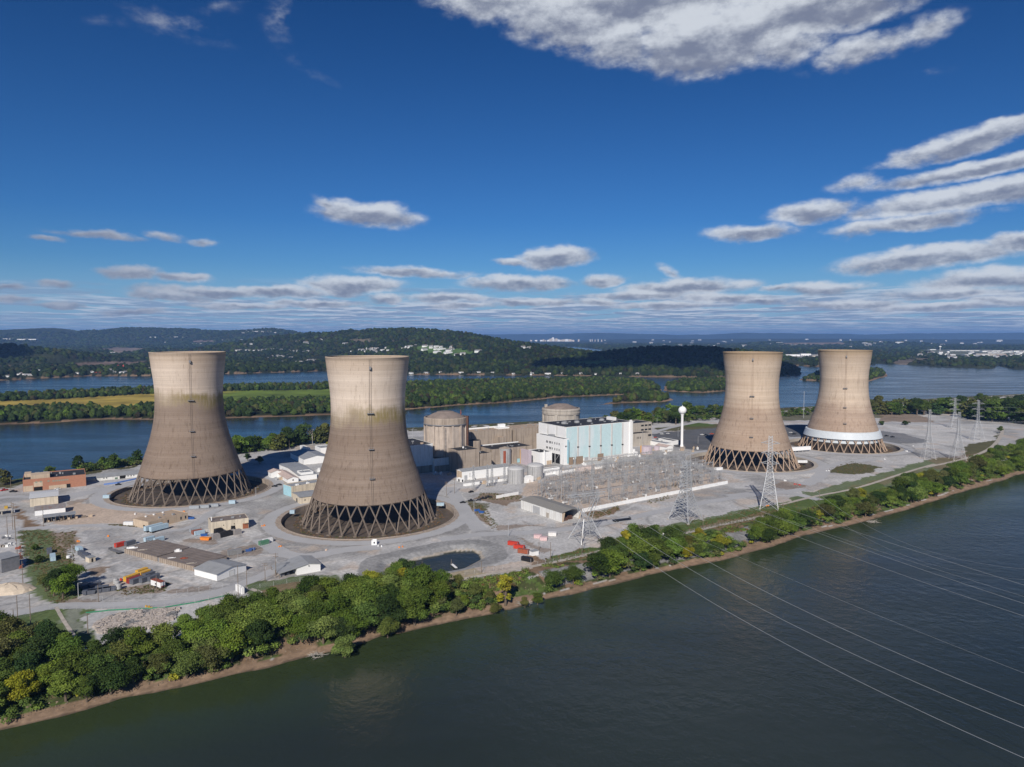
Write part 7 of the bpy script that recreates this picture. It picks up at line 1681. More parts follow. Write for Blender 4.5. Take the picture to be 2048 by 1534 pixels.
vc = N(tt, 'ShaderNodeVertexColor'); vc.layer_name = 'Col'; tt.links.new(vc.outputs[0], tt.nodes['Principled BSDF'].inputs['Base Color'])
pts, hts, cols = [], [], []
SR = np.random.RandomState(8); a_ = SR.uniform(-40, 1000, 9000); s_d = SR.uniform(7, 27, 9000)
X_, Y_ = np.array([S(q, 292 + w_) for q, w_ in zip(a_, s_d)]).T; Hh_, Sd_ = island_h(X_, Y_)
dens_ = fbm(X_, Y_, 16, 71)
palette = [TC['mid'], TC['green'], TC['olive'], TC['light'], (.16, .11, .06), (.14, .13, .05), TC['rust']]
for i in range(9000):
    if Sd_[i] < 6.5 or Sd_[i] > 30: continue
    rp = 200 < a_[i] < 430
    if dens_[i] > (.44 if not rp else .56): 
        pts.append((X_[i], Y_[i], Hh_[i] - .2)); hts.append(SR.uniform(.8, 2.2) if a_[i] < 430 or SR.rand() < .5 else SR.uniform(2, 4.2)); cols.append(palette[SR.choice(7, p=[.24, .26, .16, .10, .10, .10, .04])])
o = scrub('undergrowth', pts, hts, .58, 44, cols, 5); tag(o, 'low scrub and weeds covering the river bank slope', 'undergrowth', None, 'stuff')
# thicket between the trees on the back shore of the plant island
pts, hts, cols = [], [], []
for nm, ((u0, v0), (u1, v1)), n_, (h0, h1) in BK:
    if n_ < 8 or 'fuel' in nm: continue
    for i in range(n_ * 9):
        f = SR.rand(); x, y = P(u0 + (u1 - u0) * f, v0 + (v1 - v0) * f + SR.uniform(-5, 3)); zc = SR.uniform(.05, .45) * h0; z = ih(x, y)
        if z < -5.3: continue
        pts.append((x, y, z + zc)); hts.append(SR.uniform(2.2, 4.2)); cols.append(np.array([TC['dark'], TC['mid'], TC['olive'], TC['green']][SR.choice(4, p=[.4, .35, .15, .1])]) * .85)
o = scrub('thicket', pts, hts, 1.3, 60, cols, 15); tag(o, 'thicket filling the gaps between the trees on the back shore', 'thicket', None, 'stuff')
pts, hts, cols = [], [], []
for nm, poly, sp, (h0, h1), wt in ZN:
    for (x, y) in scatter(poly, 4.3, n=2500):
        z = ih(x, y)
        if z < -5.2: continue
        for _ in range(2): pts.append((x + SR.uniform(-2, 2), y + SR.uniform(-2, 2), z + SR.uniform(.3, .42 * h1))); hts.append(SR.uniform(1.5, 3.0)); cols.append(np.array(TC[['dark', 'mid', 'green', 'light', 'olive', 'yellow'][SR.choice(6, p=[.2, .28, .27, .12, .09, .04])]]) * .95)
o = scrub('thicket', pts, hts, .6, 190, cols, 19); tag(o, 'thicket and saplings between the trees of the near river bank', 'thicket', None, 'stuff')
# dry weeds and tufts in the yards and basin rims
pts, hts, cols = [], [], []
for (poly, n_) in [([(960, 985), (1045, 990), (1040, 1002), (955, 998)], 200), ([(930, 1003), (965, 1010), (1000, 1055), (985, 1058)], 220), ([(35, 1062), (92, 1060), (150, 1125), (160, 1195), (105, 1210), (50, 1120)], 900), ([(95, 1065), (150, 1062), (150, 1120), (120, 1120)], 200), ([(1300, 1062), (1520, 1014), (1600, 1002), (1590, 1020), (1340, 1080)], 500), ([(1420, 1050), (1560, 1018), (1590, 1025), (1450, 1062)], 300), ([(1650, 940), (1700, 922), (1760, 935), (1700, 950)], 300), ([(210, 1050), (270, 1047), (290, 1056)], 90), ([(225, 1178), (340, 1165), (330, 1182), (250, 1192)], 160), ([(1170, 1030), (1235, 1012), (1240, 1020), (1190, 1038)], 160), ([(1330, 972), (1375, 962), (1400, 960), (1350, 975)], 60), ([(1290, 1002), (1340, 990), (1345, 996), (1300, 1008)], 80), ([(600, 1180), (760, 1160), (760, 1185), (620, 1200)], 250), ([(1080, 1120), (1180, 1095), (1190, 1110), (1100, 1135)], 150)]:
    pp = [P(u, v) for u, v in poly]; xs = [p[0] for p in pp]; ys = [p[1] for p in pp]; m_ = 0
    for _ in range(n_ * 6):
        x, y = SR.uniform(min(xs), max(xs)), SR.uniform(min(ys), max(ys))
        if inside(x, y, pp): pts.append((x, y, -.15)); hts.append(SR.uniform(.35, 1.0)); cols.append([(.17, .12, .06), (.10, .11, .04), (.13, .10, .05), (.075, .10, .03)][SR.randint(4)]); m_ += 1
        if m_ >= n_: break
for k, (tx, ty) in TOWERS.items():
    for _ in range(420):
        q = SR.uniform(0, 6.28); r_ = SR.uniform(47.5, 52.5); pts.append((tx + r_ * cos(q), ty + r_ * sin(q), -2.5)); hts.append(SR.uniform(.4, 1.1)); cols.append([(.19, .12, .065), (.15, .10, .06), (.09, .10, .04)][SR.choice(3, p=[.5, .35, .15])])
o = scrub('weeds', pts, hts, .42, 18, cols, 6); tag(o, 'dry weeds and tufts in the yards and tower basins', 'weeds', None, 'stuff')
# broken concrete and stone
def rocks(name, pts, sizes, m, seed, label):
    R = random.Random(seed); mb = MB(); base = [(-1, -1, -1), (1, -1, -1), (1, 1, -1), (-1, 1, -1), (-1, -1, 1), (1, -1, 1), (1, 1, 1), (-1, 1, 1)]; fs = [(3, 2, 1, 0), (4, 5, 6, 7), (0, 1, 5, 4), (1, 2, 6, 5), (2, 3, 7, 6), (3, 0, 4, 7)]
    for p, s in zip(pts, sizes): a = R.uniform(0, 6.28); mb.add([(p[0] + s * (x * cos(a) - y * sin(a)) * R.uniform(.5, 1), p[1] + s * (x * sin(a) + y * cos(a)) * R.uniform(.4, .9), p[2] + s * z * R.uniform(.3, .7)) for x, y, z in base], fs)
    o = mb.build(name, m); return tag(o, label, 'rubble', None, 'stuff')
pp = scatter([(185, 1255), (215, 1235), (260, 1225), (360, 1217), (350, 1240), (300, 1260), (200, 1270)], .8, -.5, 26000)
pk = [p for p in pp if fbm(np.array([p[0]]), np.array([p[1]]), 9, 3)[0] > .45]; gr = [p for p in pp if fbm(np.array([p[0]]), np.array([p[1]]), 9, 3)[0] <= .45]
rocks('rubble', [(x, y, ih(x, y) + .3) for x, y in pk], [rnd.uniform(.35, 1.0) for _ in pk], M_rock, 1, 'pile of pinkish broken concrete on the bank at the lower left')
rocks('rubble', [(x, y, ih(x, y) + .3) for x, y in gr], [rnd.uniform(.3, .8) for _ in gr], M_rockg, 2, 'dark broken stone between the pinkish rubble')
q = []
for _ in range(5200):
    a_ = rnd.uniform(190, 440) if rnd.random() < .8 else rnd.uniform(440, 700); s_ = rnd.uniform(10, 24); x, y = S(a_, 291 + s_)
    if fbm(np.array([x]), np.array([y]), 20, 79)[0] > .42: q.append((x, y, a_))
zz_ = island_h(np.array([p[0] for p in q]), np.array([p[1] for p in q]))[0]
rocks('riprap', [(p[0], p[1], z_ + .1) for p, z_ in zip(q, zz_) if z_ < -.3], [rnd.uniform(.2, .5) for p, z_ in zip(q, zz_) if z_ < -.3], mat('pale_riprap', (.33, .32, .31), .95, .3, .8), 3, 'grey riprap stones covering the bank slope right of the pond')
q = []
for _ in range(2600): a_ = rnd.uniform(-20, 900); s_ = rnd.uniform(.5, 7) ** 1.0; q.append((*S(a_, 291 + s_), a_))
zz_ = island_h(np.array([p[0] for p in q]), np.array([p[1] for p in q]))[0]
rocks('beach_stones', [(p[0], p[1], z_ + .05) for p, z_ in zip(q, zz_) if WZ - .1 < z_ < -3], [rnd.uniform(.10, .38) for p, z_ in zip(q, zz_) if WZ - .1 < z_ < -3], mat('brown_beach_stone', (.22, .17, .125), .95, .4, .7), 9, 'stones and debris strewn along the river beach')
x, y = P(16, 1180); mb = MB(); mb.lathe([(9, -.2), (7, 1.2), (4, 2.6), (1.5, 3.2), (.1, 3.3)], 20); 
for i, v_ in enumerate(mb.v): mb.v[i] = (v_[0] * 1.5 + rnd.uniform(-.6, .6), v_[1] + rnd.uniform(-.5, .5), v_[2] + rnd.uniform(-.2, .2))
o = mb.build('sand_pile', mat('pale_sand', (.58, .49, .38), .95, .12, .5), loc=(x, y, 0)); tag(o, 'pale sand pile at the left edge of the yard', 'sand pile', None, None)
# conveyor slab and dark shed at the left edge of the frame
x, y = P(-2, 1135); t = thing('dark_shed', 'shaded dark walled shed cut by the left edge of the yard', 'shed', (x, y, 0), radians(60)); mb = MB(); mb.box(-4, -12, 0, 5, 0, 7.5); mb.build('wall', M_steeld, t); mb = MB(); mb.box(-4.3, -12.3, 7.51, 5.3, .3, 7.8); mb.build('roof', M_roofg, t)
x, y = P(2, 1030); t = thing('raised_slab', 'raised pale concrete slab on columns at the left edge', 'platform', (x, y, 0), radians(33)); mb = MB(); mb.box(-20, 0, 2.6, 7, 9, 3.8); mb.build('deck', M_concl, t)
for q_ in (-8, 0, 6): mb = MB(); mb.box(q_, .5, 0, q_ + .8, 1.3, 2.59); mb.build('column', M_concl, t)
mb = MB(); mb.box(2, 2, 3.81, 4, 4, 5.6); mb.build('hopper', mat('machine_yellow', (.50, .32, .05), .6, .15), t)
for i in range(7):
    x, y = P(rnd.uniform(2, 24), rnd.uniform(1068, 1100)); mb = MB(); s_ = rnd.uniform(.8, 2); mb.obox(0, 0, 0, s_ * 1.6, s_, s_ * .8, rnd.uniform(0, 3), .8); mb.obox(1.2, .6, 0, s_, s_ * .6, s_ * .5, rnd.uniform(0, 3), .8)
    o = mb.build('scrap_pile', rnd.choice([M_steeld, M_concl, M_white]), loc=(x, y, 0)); tag(o, 'small scrap pile at the left edge of the yard', 'scrap', 'scrap piles at the left edge')
for i, (u, v) in enumerate([(35, 1098), (36, 1105), (34, 1113), (38, 1118), (32, 1128), (37, 1137)]):
    x, y = P(u, v); mb = MB(); mb.obox(0, 0, 0, 2.2, 1.4, 1.2, .3, .85); mb.obox(1.4, .3, .2, 1.2, .8, 1.6, 1, .6); mb.beam((0, 0, 1), (2.5, .5, 2.4), .25); o = mb.build('farm_implement', [M_rust, M_steeld, M_rust, M_steelr, M_steeld, M_rust][i], loc=(x, y, 0)); tag(o, 'dull red or grey implement in the row left of the grass strip', 'implement', 'implements in a row left of the grass strip')
# ------------------------------------------------------------------ woods beyond the back channel
def ico(seed):
    import bmesh
    bm = bmesh.new(); bmesh.ops.create_icosphere(bm, subdivisions=2, radius=1); R = np.random.RandomState(seed)
    V = np.array([v.co[:] for v in bm.verts]); F = np.array([[v.index for v in f.verts] for f in bm.faces]); bm.free()
    V = V * (1 + R.uniform(-.20, .22, len(V)))[:, None]; V[:, 2] = np.where(V[:, 2] < -.5, -.5 - .3 * (-.5 - V[:, 2]), V[:, 2]); return V, F
ICO = [ico(i) for i in range(5)]
def woods(name, P_, sx, sz, cols, label):
    """many crown shapes as one mass"""
    R = np.random.RandomState(len(P_)); Vs, Fs, Cs = [], [], []; off = 0; kk = R.randint(5, size=len(P_))
    for k in range(5):
        m = kk == k; p = P_[m]; V0, F0 = ICO[k]; n_ = len(p)
        if not n_: continue
        a = R.uniform(0, 6.28, n_); c, s = np.cos(a), np.sin(a); X0 = V0[None, :, 0] * c[:, None] - V0[None, :, 1] * s[:, None]; Y0 = V0[None, :, 0] * s[:, None] + V0[None, :, 1] * c[:, None]
        jit = 1 + R.uniform(-.12, .12, (n_, len(V0)))
        V = np.stack([X0 * jit * sx[m][:, None], Y0 * jit * sx[m][:, None], V0[None, :, 2] * jit * sz[m][:, None] + (.5 * sz[m])[:, None]], 2) + p[:, None, :]
        Vs.append(V.reshape(-1, 3)); Fs.append((F0[None] + (np.arange(n_) * len(V0))[:, None, None] + off).reshape(-1, 3)); off += n_ * len(V0)
        Cs.append(np.repeat(cols[m], len(V0), 0) * (R.uniform(.75, 1.25, (n_ * len(V0), 1))))
    o = bpy.data.objects.new(name, npmesh(name, np.concatenate(Vs), np.concatenate(Fs), M_scrub, cols=np.concatenate(Cs))); COL.objects.link(o)
    return tag(o, label, 'woods', None, 'stuff')
WR = np.random.RandomState(17)
def wcols(n, b=1.0):
    base = np.array([TC['dark'], TC['mid'], TC['dark'], TC['olive'], TC['green'], (.065, .055, .03)])[WR.choice(6, n, p=[.36, .27, .14, .12, .07, .04])]; return base * WR.uniform(.75, 1.2, (n, 1)) * b
# mid-river islands: crowns packed on the land outside the fields, nearest ones leafy
def pts_in(poly, n):
    xs = [p[0] for p in poly]; ys = [p[1] for p in poly]; x = WR.uniform(min(xs), max(xs), n); y = WR.uniform(min(ys), max(ys), n); m = inpoly(x, y, poly); return x[m], y[m]
allp = []
for L_, n_ in ((L1, 15000), (L2, 1600), (L3, 420), (L5, 2500)):
    x, y = pts_in(L_, n_); h1, h4, s1, s4 = far_h(x, y); ok = (s1 > 10) & ~inpoly(x, y, FLD1); th_ = np.arctan2(x, y); ok &= (np.abs(th_) < radians(44)); allp.append(np.stack([x[ok], y[ok], h1[ok]], 1))
p = np.concatenate(allp)
# thin out to about a crown's spacing
keep = []; cell = {}
for i in WR.permutation(len(p)):
    k_ = (int(p[i, 0] // 8.5), int(p[i, 1] // 8.5))
    if k_ in cell: continue
    cell[k_] = 1; keep.append(i)
p = p[keep]; print('island crowns', len(p))
sx = WR.uniform(4.6, 7.2, len(p)); sz = WR.uniform(6.5, 10, len(p)); cl = wcols(len(p), .62)
# leaf clumps over the crowns give them a ragged surface
woods('woods', p, sx * .86, sz * .92, cl * .8, 'dense green woods covering the long islands in the river')
o = scrub('woods', [(a, b, c + s_ * .45) for (a, b, c), s_ in zip(p, sz)], sx * 1.08, np.full(len(p), 2.3), 70, cl * 1.25, 12); tag(o, 'leafy crowns of the woods on the long river islands', 'woods', None, 'stuff')
# individually visible trees along the field edges and the front shore of the long island
edge = []
for i, u in enumerate(np.arange(2, 1300, 44.0)):
    if 300 < u < 445 or 655 < u < 815: continue
    v = float(np.interp(u, [17, 85, 219, 301, 455, 581, 660, 816, 912, 1035, 1110, 1233, 1300], [849, 847, 838, 840, 837, 833, 830, 819, 811, 804, 795, 790, 787])) - 5; edge.append((u + rnd.uniform(-6, 6), v + rnd.uniform(-2, 0), 'on the front shore of the long island', (13, 18)))
for u, v in [(8, 801), (28, 800), (50, 799), (68, 797), (88, 796), (150, 790), (165, 789), (185, 788), (205, 787), (225, 786), (255, 786), (280, 784), (455, 781), (475, 780), (515, 780), (545, 779), (570, 779), (600, 778), (640, 777), (650, 777)]: edge.append((u, v + 2, 'behind the yellow field on the long island', (12, 19)))
for u, v, nm, (h0, h1) in edge:
    x, y = P(u, v, -4); c = pick(dict(dark=6, mid=6, olive=3, green=3)); zf = far_z(x, y); tree(x, y, max(zf, WZ) - .3, rnd.uniform(h0, h1), rnd.choice([10, 11, 12]), c, f'{CN[c]} tree {nm}', f'trees {nm}', rnd.uniform(.8, 1.1))
print('TREES', ntree)
# ------------------------------------------------------------------ far houses, sheds, city, bridge
def make_house(L, Wd, H, rise, wallm, roofm):
    t = thing('house', '', 'house', (0, 0, 0)); mb = MB(); rb = shell(mb, L, Wd, H, 'x', rise); mb.build('wall', wallm, t); rb.build('roof', roofm, t)
    mb = MB(); mb.box(L * .7, Wd * .4, H, L * .7 + 1, Wd * .4 + 1, H + rise + 1.6); mb.build('chimney', M_brick, t)
    for q in (.2, .5, .75): mb = MB(); mb.box(L * q, -.08, H * .3, L * q + 1.3, .02, H * .3 + 1.6); mb.build('window', M_glass, t)
    return t
M_hr = mat('house_grey_roof', (.22, .22, .22), .8, .1, .3); M_hred = mat('house_red_roof', (.42, .05, .04), .7, .1, .3)
HS = [Proto(make_house(15, 9, 6, 3, M_bwhite, M_hr)), Proto(make_house(20, 10, 5.5, 3, M_bwhite, M_roofg)), Proto(make_house(12, 9, 7, 3.4, M_white, M_hr)), Proto(make_house(26, 12, 5, 2.5, M_bwhite, mat('pale_house_roof', (.6, .6, .6), .6, .05)))]
HR = Proto(make_house(22, 12, 5, 4, M_white, M_hred))
HP = []
def house(pr, u, v, label, group, sc=1.0, rz=None, dz=0):
    x, y, z = PG(u, v); HP.append((x, y)); return pr.put((x, y, z - .6 + dz), rz if rz is not None else rnd.uniform(-.9, .9), label, group, sc)
hn = 0
for (u, v, k, sc) in [(32, 752, 3, 1), (50, 753, 1, 1), (62, 745, 0, 1), (74, 744, 1, 1.1), (38, 750, 2, .9), (100, 738, 2, 1.6), (96, 741, 0, 1), (108, 743, 3, 1.1), (118, 744, 3, 1), (133, 742, 0, 1.1), (54, 746, 1, 1), (80, 747, 3, .9), (200, 739, 1, 1), (216, 742, 0, 1), (222, 744, 1, .9), (243, 741, 0, 1), (262, 738, 3, 1.1), (256, 739, 2, 1), (290, 735, 1, 1.2), (297, 739, 3, 1), (238, 748, 1, 1), (180, 747, 0, 1), (226, 748, 2, .8), (247, 747, 0, .9), (304, 741, 0, 1), (10, 756, 0, .9), (22, 748, 1, .8), (150, 748, 0, .8)]:
    house(HS[k], u, v, 'white house on the far left bank left of the far left tower', 'white houses on the far left bank', sc)
house(HR, 233, 737, 'house with a bright red roof on the far bank, the larger of two', None, 1.5, .2); house(HR, 189, 748, 'small house with a dull red roof near the far left shoreline', None, .8, .1)
for (u, v) in [(218, 708), (222, 707), (228, 709), (235, 709), (238, 708)]: house(HS[rnd.randrange(4)], u, v, 'white farm building in the cluster below the bare hill field', 'farm cluster on the far left hill', 1.3)
for (u, v) in [(470, 703), (478, 702), (490, 702), (497, 703), (505, 703), (513, 703), (522, 702), (530, 701), (539, 700), (546, 700), (552, 699), (560, 701), (575, 703), (585, 704), (593, 704), (605, 705), (612, 705), (533, 713), (540, 715), (549, 717), (552, 714), (557, 715), (560, 717), (563, 713), (567, 716), (572, 714), (578, 718), (590, 726), (600, 728), (604, 727), (610, 724), (616, 723), (622, 721), (626, 724), (620, 726), (564, 727), (584, 727), (452, 721), (458, 720), (485, 721), (499, 717), (470, 734), (500, 733), (548, 722), (535, 718)]:
    house(HS[rnd.randrange(4)], u, v, 'white house in the small town between the two near towers', 'houses of the small town across the river', rnd.uniform(1.0, 1.5))
for (u, v) in [(716, 702), (722, 703), (732, 700), (728, 706), (735, 703), (738, 701), (746, 703), (748, 707), (749, 700), (760, 703), (768, 702), (773, 704), (703, 705), (813, 697), (803, 700), (772, 699)]:
    house(HS[rnd.randrange(4)], u, v, 'white house in the group just above the mossy tower rim', 'houses above the mossy tower rim', rnd.uniform(1.2, 1.7))
for (u, v) in [(814, 696), (829, 694), (844, 695), (848, 694), (846, 702), (858, 697), (870, 696), (867, 700), (878, 696), (878, 701), (866, 706), (892, 704), (899, 697), (897, 702), (903, 701), (908, 713), (949, 706), (920, 711), (851, 659), (855, 661), (1042, 699), (1048, 699), (1056, 700), (889, 709)]:
    house(HS[rnd.randrange(4)], u, v, 'white house on the green hillside right of the mossy tower', 'houses on the green hillside', rnd.uniform(1.2, 1.7))
for i in range(14): u = 812 + i * 35 + rnd.uniform(-8, 8); house(HS[rnd.randrange(4)], u, 748.0 + (2 if u > 1000 else 0) - rnd.uniform(0, 1.5), 'little cottage on the far shoreline behind the long island', 'cottages on the far shoreline', .8)
t = thing('lighthouse', 'small white cupola house on the far shoreline', 'lighthouse', (*P(1062, 750.5, WZ), WZ + 1)); mb = MB(); mb.lathe([(3.5, 0), (3.0, 5)], 8); mb.lathe([(1.6, 5), (1.5, 10)], 8); mb.build('tower', M_bwhite, t); mb = MB(); mb.lathe([(4.2, 5), (1.7, 7)], 8); mb.lathe([(2, 10), (.1, 13)], 8); mb.build('roof', M_hr, t)
# woods on the far bank and hills
n_ = 90000; th_ = WR.uniform(radians(-42), radians(42), n_); r_ = 2250 * (11000 / 2250) ** WR.rand(n_); x, y = r_ * np.sin(th_), r_ * np.cos(th_)
ok = np.ones(n_, bool)
# reject fields
FPOLY = []
for poly, c in FIELDS:
    if c == C_UNDER: continue
    pts = [PG(u, v)[:2] for u, v in poly]; FPOLY.append(pts); ok &= ~inpoly(x, y, pts)
TOWN = [PG(u, v)[:2] for u, v in [(1560, 721), (1580, 706), (1760, 704), (2060, 702), (2060, 719), (1900, 722), (1740, 722)]]
townm = inpoly(x, y, TOWN); ok &= ~(townm & (WR.rand(n_) < .72))
x, y, r_ = x[ok], y[ok], r_[ok]
h1, h4, s1, s4 = far_h(x, y); clear = fbm(x, y, 260, 201); ok = (s4 > 14) & ((clear < .60) | (r_ < 3200) | (h4 > 40)); x, y, r_, h4 = x[ok], y[ok], r_[ok], h4[ok]
p = np.stack([x, y, h4], 1); k_ = np.clip((r_ - 2200) / 6000, 0, 1)
keep = []; cell = {}
for i in range(len(p)):
    g_ = 13 + 22 * k_[i]; key = (int(p[i, 0] // g_), int(p[i, 1] // g_), int(k_[i] * 4))
    if key in cell: continue
    cell[key] = 1; keep.append(i)
p = p[keep]; k_ = k_[keep]
hp = np.array(HP); near = np.zeros(len(p), bool)
for hx, hy in hp:
    rr_ = hypot(hx, hy); ux, uy = hx / rr_, hy / rr_; dx, dy = p[:, 0] - hx, p[:, 1] - hy; al = dx * ux + dy * uy; ac = np.abs(dx * uy - dy * ux); near |= (ac < 15) & (al > -42 - rr_ * .004) & (al < 20)
p = p[~near]; k_ = k_[~near]; print('far crowns', len(p))
cl = wcols(len(p), .29); w_ = fbm(p[:, 0], p[:, 1], 500, 209)[:, None]; cl = cl * (.75 + .5 * w_)
woods('woods', p, WR.uniform(7.5, 11, len(p)) * (1 + 1.3 * k_), WR.uniform(8, 13, len(p)) * (1 + .3 * k_), cl, 'wooded far bank and hillsides beyond the river')
# long pale warehouses, commercial strip
def slab(u0, u1, v, hpx, label, m=M_bwhite, grp=None, dep=60):
    x0, y0, z0 = PG(u0, v); x1, y1, z1 = PG(u1, v); D = min(y0, y1); f = D / y1; x0, x1 = x0 * D / y0, x1 * D / y1; h = hpx * D / FPX; zb = min(z0, z1)
    t = thing('warehouse', label, 'warehouse', (x0, D, zb - 2), 0, grp); mb = MB(); mb.box(0, 0, 0, x1 - x0, dep, h + 2); mb.build('wall', m, t); mb = MB(); mb.box(-1, -1, h + 2.01, x1 - x0 + 1, dep + 1, h + 3); mb.build('roof', M_roofg if m is not M_bwhite else mat('pale_house_roof'), t)
    mb = MB(); w_ = (x1 - x0) / 9
    for i in range(4): mb.box(w_ * (1 + 2 * i), -.4, 1.5, w_ * (1.6 + 2 * i), -.01, 1.5 + h * .4)
    mb.build('dock_door', M_steeld, t)
slab(-5, 28, 679.5, 2.2, 'long white warehouse at the left end below the hills'); slab(30, 72, 679.5, 1.5, 'second long warehouse right of the leftmost one')
slab(299, 312, 675.5, 1.5, 'short white warehouse below the second hill'); slab(338, 366, 676, 1.8, 'long white warehouse below the second hill'); slab(320, 337, 675, 1.0, 'thin pale warehouse between two others below the second hill', M_concl)
for i, (u0, u1, v, h) in enumerate([(1565, 1582, 705, 2.5), (1560, 1600, 712, 3), (1602, 1622, 711, 3.5), (1624, 1640, 716, 5), (1600, 1640, 718, 2.5), (1640, 1700, 703, 2), (1796, 1810, 708, 2.4), (1812, 1828, 716, 2), (1878, 1890, 714, 2.5), (1898, 1918, 718, 3.5), (1930, 1944, 711, 2), (1945, 1960, 713, 3), (1952, 2012, 711, 4), (1965, 1985, 704, 2.5), (1985, 2006, 703, 2), (2015, 2045, 713, 3), (2028, 2048, 704, 2.4), (1712, 1726, 703, 2), (1743, 1756, 714, 3), (1860, 1872, 700, 1.5), (1900, 1960, 702, 1.2), (2035, 2060, 720, 3)]):
    slab(u0, u1, v, h, 'low pale warehouse ' + ('left of the banded tower rim' if u0 < 1640 else 'in the town on the far right bank'), M_bwhite if i % 3 else M_concl, 'warehouses of the far right town', 40)
for _ in range(46):
    u = rnd.uniform(1830, 2046); v = rnd.uniform(705, 719); house(HS[rnd.randrange(4)], u, v, 'small building in the town on the far right bank', 'buildings of the far right town', rnd.uniform(1.3, 2.2))
for _ in range(60):
    u = rnd.uniform(1200, 2040); v = rnd.uniform(681, 696)
    if PG(u, v)[1] < 6500: continue
    house(HS[rnd.randrange(4)], u, v, 'tiny pale building scattered on the far plain', 'buildings scattered on the far plain', rnd.uniform(2, 3.6))
for _ in range(16):
    u = rnd.uniform(300, 700); v = rnd.uniform(678, 692); house(HS[rnd.randrange(4)], u, v, 'pale farmhouse scattered below the left hills', 'farmhouses below the left hills', rnd.uniform(1.4, 2.4))
for i in range(20): u = 478 + i * 3.6; v = 666.5 - (1.5 if 490 < u < 540 else 0) + rnd.uniform(-.6, .8); house(HS[rnd.randrange(4)], u, v, 'tiny house in the row high on the second hill', 'row of houses high on the hill', 1.6)
def far_tower(u, v, lb, H):
    x, y, z = PG(u, v); t = thing('far_water_tower', lb, 'water tower', (x, y, z)); mb = MB(); mb.lathe([(H * .05, 0), (H * .05, H * .65)], 10); mb.build('column', M_bwhite, t); mb = MB(); mb.lathe([(H * .06, H * .6), (H * .24, H * .72), (H * .26, H * .85), (H * .15, H * .97), (.1, H)], 16); mb.build('tank', M_bwhite, t)
far_tower(1880, 701, 'white water tower in the far right town, the farther one', 42); far_tower(1896, 713, 'lower white tower building in the far right town', 34)
# city on the horizon
x0, y0, z0 = PG(1150, 682.5)
M_city = mat('pale_city_stone', (.62, .55, .46), .8, .1, .02)
for i, (u, w_, h_) in enumerate([(1083, 6, 1.5), (1087, 3, 2.5), (1091, 3, 1.5), (1096, 4, 1.8), (1100, 4, 3.4), (1103, 3, 4.6), (1106, 4, 6.0), (1110, 3, 3.4), (1113, 4, 4.2), (1117, 5, 2.2), (1122, 5, 1.8), (1127, 6, 2.2), (1133, 7, 2.8), (1140, 6, 2.4), (1157, 3, 2.4), (1072, 5, 1.2), (1062, 4, 1.4), (1146, 5, 1.6), (1180, 1.5, 2.4), (1184, 1.5, 3), (1190, 1.5, 2.2), (1196, 1.5, 2.8), (1203, 2, 2)]):
    D = 15500.0; x = (u - 1024) / FPX * D; zb = 4.0; v_b = 681.5; zb = zat(x, D, v_b); Wm = w_ * D / FPX; Hm = h_ * D / FPX
    t = thing('office_tower', 'pale building of the far city beside the bridge' if u < 1150 else 'pale building on the plain right of the far city', 'office tower', (x, D, zb - 30), 0, 'buildings of the far city'); mb = MB(); mb.box(-Wm / 2, 0, 0, Wm / 2, Wm, Hm + 30); mb.box(-Wm * .3, Wm * .2, Hm + 30, Wm * .3, Wm * .6, Hm + 30 + Hm * .12); mb.build('wall', M_city if i % 3 else M_bwhite, t)
a = P(1070, 691.5, WZ); b = P(1128, 691, WZ); t = thing('river_bridge', 'long low bridge across the river in front of the far city', 'bridge', (a[0], a[1], WZ)); dx, dy = b[0] - a[0], b[1] - a[1]
mb = MB(); mb.beam((0, 0, 16), (dx, dy, 16), 7); mb.build('deck', M_concl, t)
for i in range(1, 12): mb = MB(); mb.box(dx * i / 12 - 4, dy * i / 12 - 4, 0, dx * i / 12 + 4, dy * i / 12 + 4, 14); mb.build('pier', M_concl, t)
x, y, z = PG(1866, 680); t = thing('radio_mast', 'tiny lattice mast on the far right ridge', 'mast', (x, y, z)); mb = MB(); mb.beam((0, 0, 0), (0, 0, 60), 5, 1); mb.build('mast', M_steel, t)
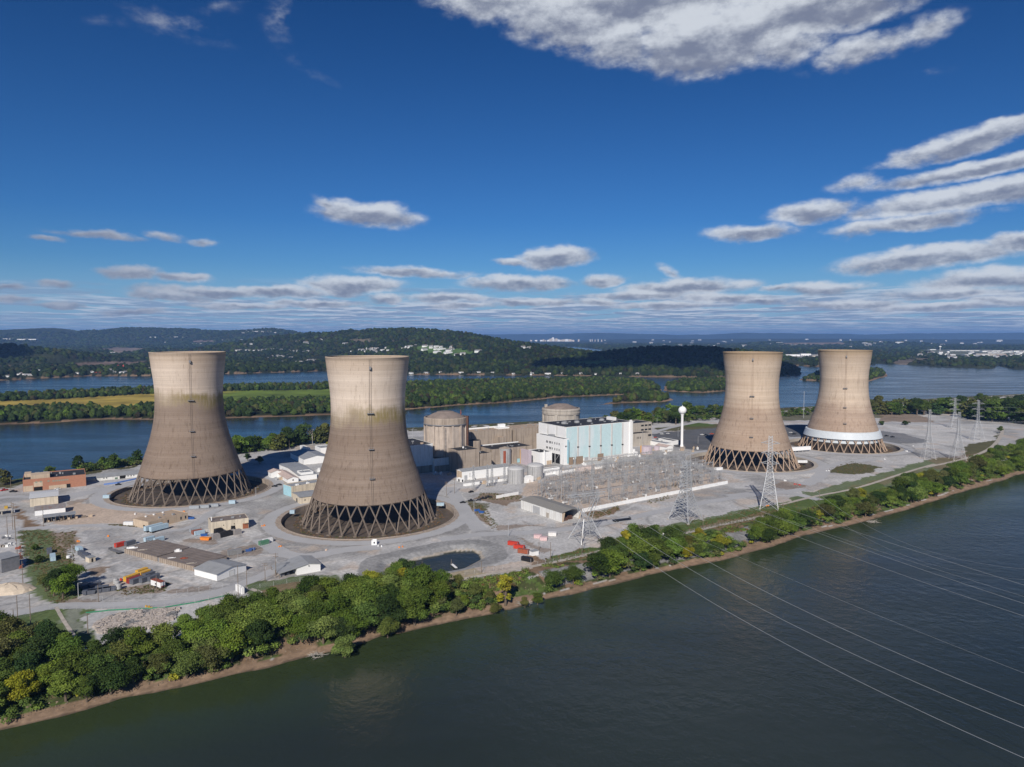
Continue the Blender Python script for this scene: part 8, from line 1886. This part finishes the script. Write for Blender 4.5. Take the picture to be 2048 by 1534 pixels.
# ------------------------------------------------------------------ air
mb = MB(); mb.box(-34000, -6000, -12, 34000, 47000, 420)
hz_ = mb.build('haze', []); hz_.data.materials.clear()
hm = bpy.data.materials.new('haze'); hm.use_nodes = True; hm.node_tree.nodes.clear()
pv = N(hm.node_tree, 'ShaderNodeVolumePrincipled'); pv.inputs['Color'].default_value = (.26, .50, .98, 1); pv.inputs['Density'].default_value = 4.4e-5; pv.inputs['Anisotropy'].default_value = 0.0
ho = N(hm.node_tree, 'ShaderNodeOutputMaterial'); hm.node_tree.links.new(pv.outputs[0], ho.inputs['Volume'])
hz_.data.materials.append(hm); tag(hz_, None, None, None, 'stuff')

# unseen clouds above the view, added to shade the hills and the upstream island
CR = np.random.RandomState(3); Vs, Fs, off = [], [], 0
for (gx, gy, rx, ry) in ((620, 2850, 330, 260), (330, 2700, 230, 130), (980, 2500, 260, 170), (-2450, 3250, 300, 260)):
    for _ in range(16):
        a = CR.uniform(0, 6.28); q = CR.rand() ** .5; cx0 = gx + rx * q * cos(a) * .8 - sin(SUN_AZ) * 1500 / math.tan(SUN_EL); cy0 = gy + ry * q * sin(a) * .8 - cos(SUN_AZ) * 1500 / math.tan(SUN_EL)
        V0, F0 = ICO[CR.randint(5)]; V = V0 * np.array((rx * .34, ry * .42, 60)) + np.array((cx0, cy0, 1500 + CR.uniform(-20, 40))); Vs.append(V); Fs.append(F0 + off); off += len(V0)
mcl = mat('cloud_white', (.85, .86, .88), 1.0, .03, .01)
o = bpy.data.objects.new('clouds', npmesh('clouds', np.concatenate(Vs), np.concatenate(Fs), mcl, smooth=True)); COL.objects.link(o); tag(o, None, None, None, 'stuff')

# what stands on a roof belongs to that roof
for r in list(COL.objects):
    if r.type != 'EMPTY': continue
    ch = list(r.children); rf = [c for c in ch if c.name.split('.')[0] in ('roof', 'deck')]
    if len(rf) != 1: continue
    for c in ch:
        if c.name.split('.')[0] in ('roof_vent', 'roof_unit', 'chimney', 'flue', 'penthouse', 'hopper'): c.parent = rf[0]
